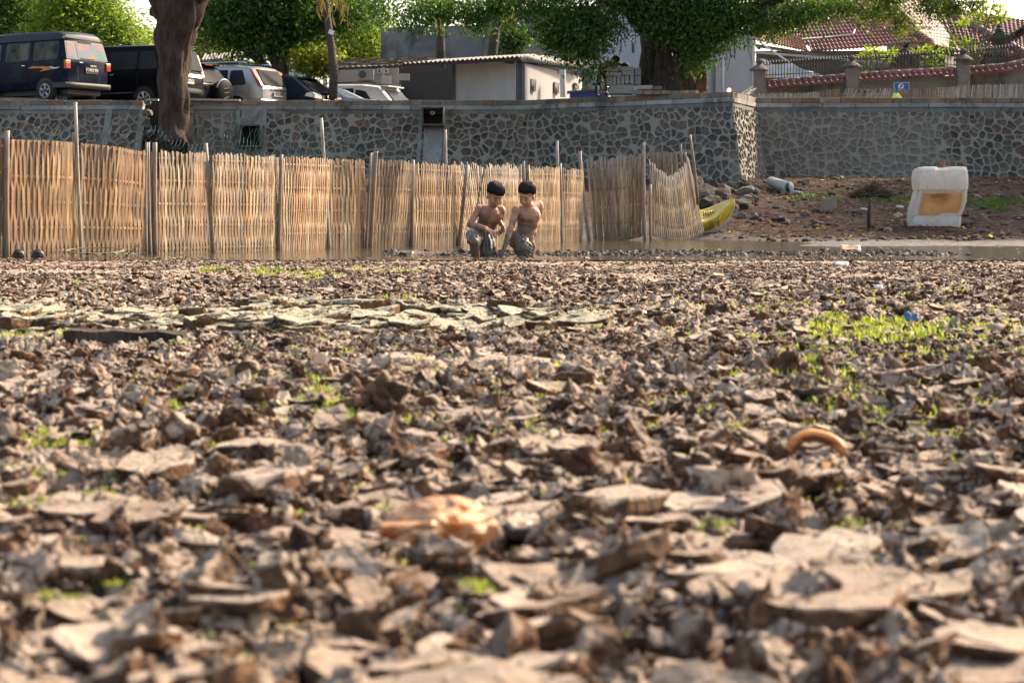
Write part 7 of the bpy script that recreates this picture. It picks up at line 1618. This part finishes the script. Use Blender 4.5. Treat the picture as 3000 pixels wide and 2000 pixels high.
    for (x, y), z in zip(P, Z):
        for j in range(6):
            a = rs.uniform(0, 6.28); h = rs.uniform(.02, .065); o = Vector((x+rs.gauss(0, .04), y+rs.gauss(0, .04), z)); d = Vector((math.cos(a)*h*.8, math.sin(a)*h*.8, h)); s = Vector((-math.sin(a), math.cos(a), 0))*.005; m = o+d*.55
            V += [o-s, o+s, m+s, m-s, o+d-s*.2, o+d+s*.2]; f = rs.uniform(.6, 1.3); C += [(.055*f, .11*f, .02*f)]*6
    V = np.array([tuple(v) for v in V]); n = len(V)//6; b0 = np.arange(n)*6; Q = np.stack([np.stack([b0, b0+1, b0+2, b0+3], 1), np.stack([b0+3, b0+2, b0+5, b0+4], 1)], 1).reshape(-1, 4)
    me = npmesh('weeds', V, Q, np.array(C)); tag(link('weeds', me, LEAF), 'low green weeds in patches on the far bank', 'weeds', kind='stuff')
grass()

# ------------------------------------------------------------------ litter on the mud
def gp(px, py): return ray_hit(px, py, 1.3, 30)
def litter():
    rs = random.Random(6)
    # orange-white crumpled plastic shell in the foreground
    Y0 = 2.22; c = at(1290, 1590, Y0); S = lambda px, y, dy: at(px, y, Y0+dy)
    OP = NT('weathered_orange_plastic'); v = OP.coord(); n = OP.noise(v, 24, 4, .6); n2 = OP.noise(v, 55, 4, .6); OP.set(col=OP.mix(OP.ramp(n2, [(.5, 0), (.75, .5)]), OP.ramp(n, [(.34, (.34, .10, .035)), (.44, (.52, .25, .08)), (.52, (.60, .42, .24)), (.60, (.42, .20, .07)), (.68, (.20, .14, .10))]), (.35, .25, .18)), rough=.5)
    tr = OP.n('ShaderNodeBsdfTranslucent'); tr.inputs[0].default_value = (.9, .5, .2, 1); mx = OP.n('ShaderNodeMixShader'); mx.inputs[0].default_value = .3; OP.l(OP.p.outputs[0], mx.inputs[1]); OP.l(tr.outputs[0], mx.inputs[2]); OP.l(mx.outputs[0], OP.out.inputs[0])
    from mathutils import noise
    b = MB(); out = [(1105, 1560), (1140, 1520), (1185, 1485), (1270, 1458), (1340, 1458), (1400, 1478), (1435, 1510), (1462, 1545), (1440, 1575), (1400, 1612), (1355, 1635), (1290, 1610), (1240, 1590), (1170, 1585)]
    cen = (1290, 1530); V = []; m = len(out)*3; rings = 5; o2 = []
    for i in range(len(out)):
        a, e = out[i], out[(i+1) % len(out)]
        for k in range(3): o2.append((a[0]+(e[0]-a[0])*k/3, a[1]+(e[1]-a[1])*k/3))
    for r in range(rings):
        f = 1-r/(rings-.3)
        for x, y in o2:
            X_ = cen[0]+(x-cen[0])*f; Y_ = cen[1]+(y-cen[1])*f; back = (y < 1535); dy = (.04 if back else -.035)*f
            nz = noise.noise(Vector((X_*.02, Y_*.03, 0)))*.020+abs(noise.noise(Vector((X_*.014, Y_*.024, 3))))*-.030
            V.append(S(X_, Y_, dy-.035*(1-f*f)+nz))
    b.add(V, [(r*m+i, r*m+(i+1) % m, (r+1)*m+(i+1) % m, (r+1)*m+i) for r in range(rings-1) for i in range(m)]+[tuple((rings-1)*m+i for i in range(m))])
    o = b.build('broken_plastic_bowl', OP.m, None, False); so = o.modifiers.new('s', 'SOLIDIFY'); so.thickness = .003; tag(o, 'crumpled orange and cream piece of broken plastic half sunk in the foreground mud', 'plastic scrap')
    # orange rim at right
    Y0 = 2.98; b = MB(); S = lambda cx, cy, dy=0: at(2000+cx/2.352, 900+cy/2.352, Y0+dy)
    arc = [(735, 960), (770, 915), (830, 882), (900, 872), (970, 885), (1040, 915), (1090, 955), (1105, 990)]
    b.tube([S(x, y, .02*math.sin(i*.45)) for i, (x, y) in enumerate(arc)], [.006, .007, .008, .008, .008, .008, .007, .006], 10, (.62, .25, .06))
    V = []; 
    for i, (x, y) in enumerate(arc): V += [S(x, y+6, .0), S(920+(x-920)*.95, y+26, +.008), S(920+(x-920)*.92, y+52, .02)]
    b.add(V, [(i*3+k, i*3+k+1, (i+1)*3+k+1, (i+1)*3+k) for i in range(len(arc)-1) for k in range(2)], [(.30, .12, .06), (.14, .07, .045), (.10, .07, .05)]*len(arc))
    b.add([S(960, 1060, -.03), S(1030, 1065, -.03), S(1010, 1110, -.04), S(965, 1105, -.04)], [(0, 1, 2, 3)], (.68, .30, .10))
    tag(b.build('broken_pot_rim', mat('orange_clay', None, .5, .35, 20), None, True), 'curved orange rim of a broken pot sticking out of the mud at right', 'pot')
    # plank
    a, e = gp(190, 985), gp(545, 980); Yp = 5.74; a = at(190, 985, Yp); e = at(540, 985, Yp+.1); b = MB(); V = []
    n = 14
    for i in range(n+1):
        p = a.lerp(e, i/n); h = .016-(.008*(i/n)**3); q = .003*math.sin(i*1.3)
        V += [p+Vector((0, -.02, -h-q)), p+Vector((0, -.022, h+q)), p+Vector((0, .05, h+q+.004)), p+Vector((0, .05, -h))]
    b.add(V, [(i*4+k, i*4+(k+1) % 4, (i+1)*4+(k+1) % 4, (i+1)*4+k) for i in range(n) for k in range(4)]+[(0, 1, 2, 3), (n*4, n*4+1, n*4+2, n*4+3)], (.035, .022, .016)); tag(b.build('plank', BARK), 'dark rotten wooden plank lying across the mud at left, by the pale plates', 'plank')
    # blue wrapper, white scraps, pale splinter, dry straw
    def scrap(px, py, w_, h_, col, label, name='wrapper', seed=0, up=.3):
        p = gp(px, py); r = random.Random(seed); Y = p.y; b = MB(); V = []; n = 7; s = Y/F
        for j in range(n):
            for i in range(n): u, v_ = i/(n-1)-.5, j/(n-1)-.5; V.append(Vector((p.x+u*w_*s, Y+v_*w_*s*.4-.01, p.z+.004+(v_+.5)*h_*s+noise.noise(Vector((u*3+seed, v_*3, 0)))*h_*s*.35)))
        b.add(V, [(j*n+i, j*n+i+1, (j+1)*n+i+1, (j+1)*n+i) for j in range(n-1) for i in range(n-1)], [tuple(c*r.uniform(.7, 1.25) for c in col) for _ in V])
        o = b.build(name, mat('thin_scrap', None, .4, .2), None, True); o.modifiers.new('s', 'SOLIDIFY').thickness = .001; tag(o, label, 'litter')
    scrap(2668, 945, 40, 24, (.04, .14, .24), 'crumpled blue wrapper above the big grass patch at right', seed=1)
    scrap(2018, 1160, 28, 55, (.62, .48, .35), 'pale upright splinter of wood in the middle right mud', 'splinter', 2)
    scrap(2572, 848, 26, 10, (.6, .6, .6), 'tiny white paper scrap in the far right mud', 'paper_scrap', 3); scrap(2465, 778, 40, 10, (.6, .6, .6), 'small white scrap near the water at right', 'paper_scrap', 4)
    scrap(2490, 734, 60, 14, (.62, .38, .2), 'large dry orange leaf at the water edge below the stake', 'dry_leaf', 5)
    scrap(940, 1070, 40, 35, (.62, .42, .26), 'pale tan leaf standing in the mud left of centre', 'dry_leaf', 6)
    scrap(1190, 750, 40, 12, (.12, .08, .06), 'dark brown shell-like chip beside the water left of the boys', 'chip', 7)
    scrap(1500, 1575, 110, 34, (.34, .28, .24), 'grey curved chip right of the orange plastic', 'chip', 8)
    for i, (x0, y0, x1, y1, lb) in enumerate(((565, 1960, 700, 1905, 'pale dry straw in the lower left foreground'), (1120, 1455, 1205, 1425, 'pale dry stalk behind the orange plastic'))):
        p = gp(x0, y0); q = at(x1, y1, p.y+.05); b = MB(); b.tube([p+Vector((0, 0, .006)), q], [.0025, .002], 6, (.50, .38, .24)); tag(b.build('straw', LEAF), lb, 'straw')
    # sandals at the fence foot, landing net
    for i, (px, lb) in enumerate(((53, 'left rubber sandal standing on edge in front of the fence'), (110, 'right rubber sandal lying by the fence next to its pair'))):
        p = at(px, 756, 18.3); b = MB(); w_ = .055
        b.lathe(p+Vector((0, .02, .03)), [(.001, -.012), (.05, -.012), (.055, 0), (.05, .012), (.001, .012)], 14, (.07, .07, .065), rot=(R(70), 0, R(20))); o = b.build('sandal', BLK, None, True); tag(o, lb, 'sandal', 'pair of sandals')
        b = MB(); b.tube([p+Vector((w_*math.cos(a), .0, .005+.05*math.sin(a))) for a in np.linspace(0, math.pi, 10)], .009, 6, (.05, .05, .045)); b.build('strap', mat('sandal_strap', (.07, .07, .065), .7), None, True).parent = o
    root = empty('landing_net', at(280, 750, 18.6), 'round bamboo-rimmed landing net lying in front of the fence with dark green mesh', 'net'); c = at(279, 745, 18.75); b = MB(); b.tube([c+Vector((.265*math.cos(a), .12*math.sin(a)*1.6, .035+.012*math.sin(a)*2)) for a in np.linspace(0, 6.2832, 33)], .006, 6, (.36, .27, .13)); b.build('rim', BAMBOO, root, True)
    b = MB(); V = []; n = 18; p0, p1 = at(250, 752, 18.5), at(430, 748, 18.7)
    for i in range(n+1):
        for j in range(5): V.append(p0.lerp(p1, i/n)+Vector((0, (j-2)*.035, .008+.022*abs(noise.noise(Vector((i*.6, j*.9, 0))))*2+.006)))
    b.add(V, [(i*5+j, i*5+j+1, (i+1)*5+j+1, (i+1)*5+j) for i in range(n) for j in range(4)], [rs.choice([(.03, .05, .045), (.06, .11, .09), (.02, .02, .02), (.14, .20, .19)]) for _ in V]); b.build('mesh_bag', CLOTH, root, True)
    b = MB(); b.tube([at(368, 750, 18.5), at(385, 738, 18.55), at(408, 712, 18.6)], [.007, .005, .004], 6, (.03, .025, .02)); b.build('handle', BARK, root, True)
litter()

# ------------------------------------------------------------------ garden plants and shrines behind the compound wall
def garden():
    A = at; rs = random.Random(15)
    def frangi(lbl, Y, tips, base_px, base_y, sz=1.0, flowers=1):
        root = empty('frangipani', A(base_px, base_y, Y), lbl, 'frangipani', 'frangipani shrubs behind the compound wall'); base = A(base_px, base_y, Y); b = MB(); lf = MB(); fl = MB()
        for i, (px, y) in enumerate(tips):
            t = A(px, y, Y+rs.uniform(-.3, .3)); m = base.lerp(t, .5)+Vector((rs.uniform(-.1, .1), 0, -.05)); b.tube([base, m, t], [.035, .028, .018], 7, (.26, .24, .21))
            for k in range(16):
                a = rs.uniform(0, 6.28); el = rs.uniform(-.5, .9); d = Vector((math.cos(a)*math.cos(el), math.sin(a)*math.cos(el), math.sin(el)))*rs.uniform(.22, .34)*sz; s = Vector((-math.sin(a), math.cos(a), 0))*.040*sz; dr = Vector((0, 0, -.05)); f = rs.uniform(.7, 1.3); g = rs.random()
                lf.add([t, t+d*.5+s, t+d+dr, t+d*.5-s], [(0, 1, 2), (0, 2, 3)], ((.13+.14*g)*f, (.24+.08*g)*f, .04*f))
            if flowers and i % 2 == 0:
                fl = MB()
                for k in range(9):
                    c = t+Vector((rs.gauss(0, .07), rs.gauss(0, .05), rs.gauss(-.02, .06)))
                    for q in range(5): a = q*1.257; lf_ = .035; fl.add([c, c+Vector((math.cos(a-.4)*lf_, -.01, math.sin(a-.4)*lf_)), c+Vector((math.cos(a+.4)*lf_, -.01, math.sin(a+.4)*lf_))], [(0, 1, 2)], (.66, .45, .12))
                tag(fl.build('flower_cluster', LEAF, root), kind='stuff')
        b.build('branch', BARK, root, True); lf.build('leaf', LEAF, root)
    frangi('frangipani with yellow flowers left of the thatched shrine', 57, [(2540, 150), (2560, 145), (2530, 165), (2575, 160), (2610, 155), (2605, 175), (2555, 165), (2545, 205)], 2565, 225)
    frangi('frangipani with long pale leaves right of the thatched shrine', 57, [(2700, 150), (2715, 145), (2690, 160), (2740, 155), (2755, 170), (2720, 180), (2730, 200), (2760, 195), (2690, 205), (2715, 200)], 2720, 225, 1.1, 0)
    frangi('tall frangipani with yellow flowers in front of the right roof', 58.5, [(2790, 120), (2810, 130), (2825, 60), (2850, 65), (2870, 45), (2905, 25), (2930, 30), (2945, 50), (2890, 60), (2835, 125), (2860, 150), (2780, 140), (2920, 60), (2815, 75)], 2850, 215, 1.15)
    # thatched shrine
    root = empty('thatched_shrine', A(2650, 225, 57.5), 'small shrine with a conical brown thatched roof behind the compound wall', 'shrine'); p = A(2651, 196, 57.5)
    b = MB(); n = 26; V = []
    for j, (r, z) in enumerate([(.42, 0), (.40, .05), (.30, .18), (.20, .32), (.12, .44), (.05, .52)]):
        for i in range(n): a = 6.2832*i/n; q = r*(1+rs.uniform(-.06, .06)); V.append(p+Vector((q*math.cos(a), q*math.sin(a), z+rs.uniform(-.02, .02))))
    b.add(V, [(j*n+i, j*n+(i+1) % n, (j+1)*n+(i+1) % n, (j+1)*n+i) for j in range(5) for i in range(n)]+[tuple(range(n)), tuple(5*n+i for i in range(n))], (.17, .10, .07))
    for i in range(500):
        a = rs.uniform(0, 6.28); t = rs.random(); r = .05+.38*(1-t)**.9; q = p+Vector((r*math.cos(a), r*math.sin(a), .52*t+.01)); d = Vector((math.cos(a)*.09, math.sin(a)*.09, -.10)); f = rs.uniform(.5, 1.7); b.tube([q, q+d], .006, 3, (.17*f, .10*f, .07*f))
    b.build('roof', BARK, root); b = MB(); [b.tube([p+Vector((rs.uniform(-.04, .04), 0, .5)), p+Vector((rs.uniform(-.16, .16), rs.uniform(-.1, .1), rs.uniform(.6, .75)))], .012, 4, (.04, .03, .03)) for _ in range(14)]; b.build('finial', BARK, root)
    b = MB(); b.box(p+Vector((0, 0, -.06)), (.5, .4, .1), col=(.40, .28, .16)); b.build('eave', FLAT, root); b = MB(); b.box(p+Vector((0, .05, -.5)), (.36, .3, .8), col=(.03, .025, .02)); b.build('shaft', FLAT, root)
    # stone shrine
    root = empty('stone_shrine', A(2925, 215, 57.5), 'dark carved stone shrine with a tiered roof at the far right', 'shrine'); c = A(2925, 195, 57.5); dk = (.07, .068, .062); s = 57.5/F
    b = MB()
    for w_, y0, y1 in ((60, 195, 188), (48, 188, 180), (54, 180, 172), (34, 172, 165), (27, 165, 128), (36, 128, 122), (52, 122, 116), (64, 116, 108), (44, 108, 103), (28, 103, 97), (16, 97, 92)):
        z0, z1 = A(1, y0, 57.5).z, A(1, y1, 57.5).z; b.box((c.x, 57.5, (z0+z1)/2), (w_*s, w_*s, z1-z0+.002), col=tuple(k*rs.uniform(.8, 1.3) for k in dk))
    for sx in (-1, 1):
        for y, w_ in ((112, 34), (120, 28), (176, 28), (190, 31)): q = A(2925+sx*w_, y, 57.2); b.tube([q, q+Vector((sx*.08, -.02, .06)), q+Vector((sx*.09, 0, .16))], [.035, .03, .01], 6, dk)
    b.lathe((c.x, 57.5, A(1, 92, 57.5).z), [(.09, 0), (.11, .05), (.05, .10), (.07, .14), (.02, .22)], 10, dk); b.box((c.x, 57.5, 3.2), (.7, .7, 1.9), col=dk); b.build('carved_tower', CONC, root, bevel=.01)
    b = MB(); q = A(2925, 146, 57.2); b.box(q+Vector((0, 0, 0)), (.16, .05, .16), col=(.14, .14, .13), rot=(0, R(45), 0)); b.build('relief', CONC, root)
    # thatch eave at the right edge, wires
    b = MB(); p = A(3000, 100, 58)
    for i in range(400):
        x = rs.uniform(-.42, .9); z = .75-abs(x-.75)*.62+rs.uniform(-.25, .0); b.tube([p+Vector((x, rs.uniform(-.3, .3), z)), p+Vector((x-.12, rs.uniform(-.3, .3), z-.16))], .012, 3, (.14*rs.uniform(.5, 1.4), .10*rs.uniform(.5, 1.3), .075))
    b.add([p+Vector(q) for q in ((-.45, -.25, -.02), (.9, -.25, .55), (.9, .3, .55), (-.45, .3, -.02), (.9, -.25, .75), (.9, .3, .75))], [(0, 1, 2, 3), (0, 1, 4), (3, 2, 5), (0, 3, 5, 4)], (.12, .085, .06)); b.tube([p+Vector((.35, 0, .2)), p+Vector((.35, 0, -1.8))], .05, 6, (.1, .07, .05)); tag(b.build('thatch_eave', BARK), 'grey-brown thatched eave entering the picture at the right edge', 'thatched roof')
    for i, (p0, p1, lb) in enumerate((((2850, 110), (3100, 30), 'upper thin power wire against the bright sky at right'), ((2870, 95), (3100, 55), 'lower thin power wire against the bright sky at right'))):
        a, e = A(*p0, 75), A(*p1, 75); b = MB(); b.tube([a, (a+e)/2+Vector((0, 0, -.1)), e], .015, 4, (.05, .05, .05)); tag(b.build('power_wire', FLAT), lb, 'wire')
garden()
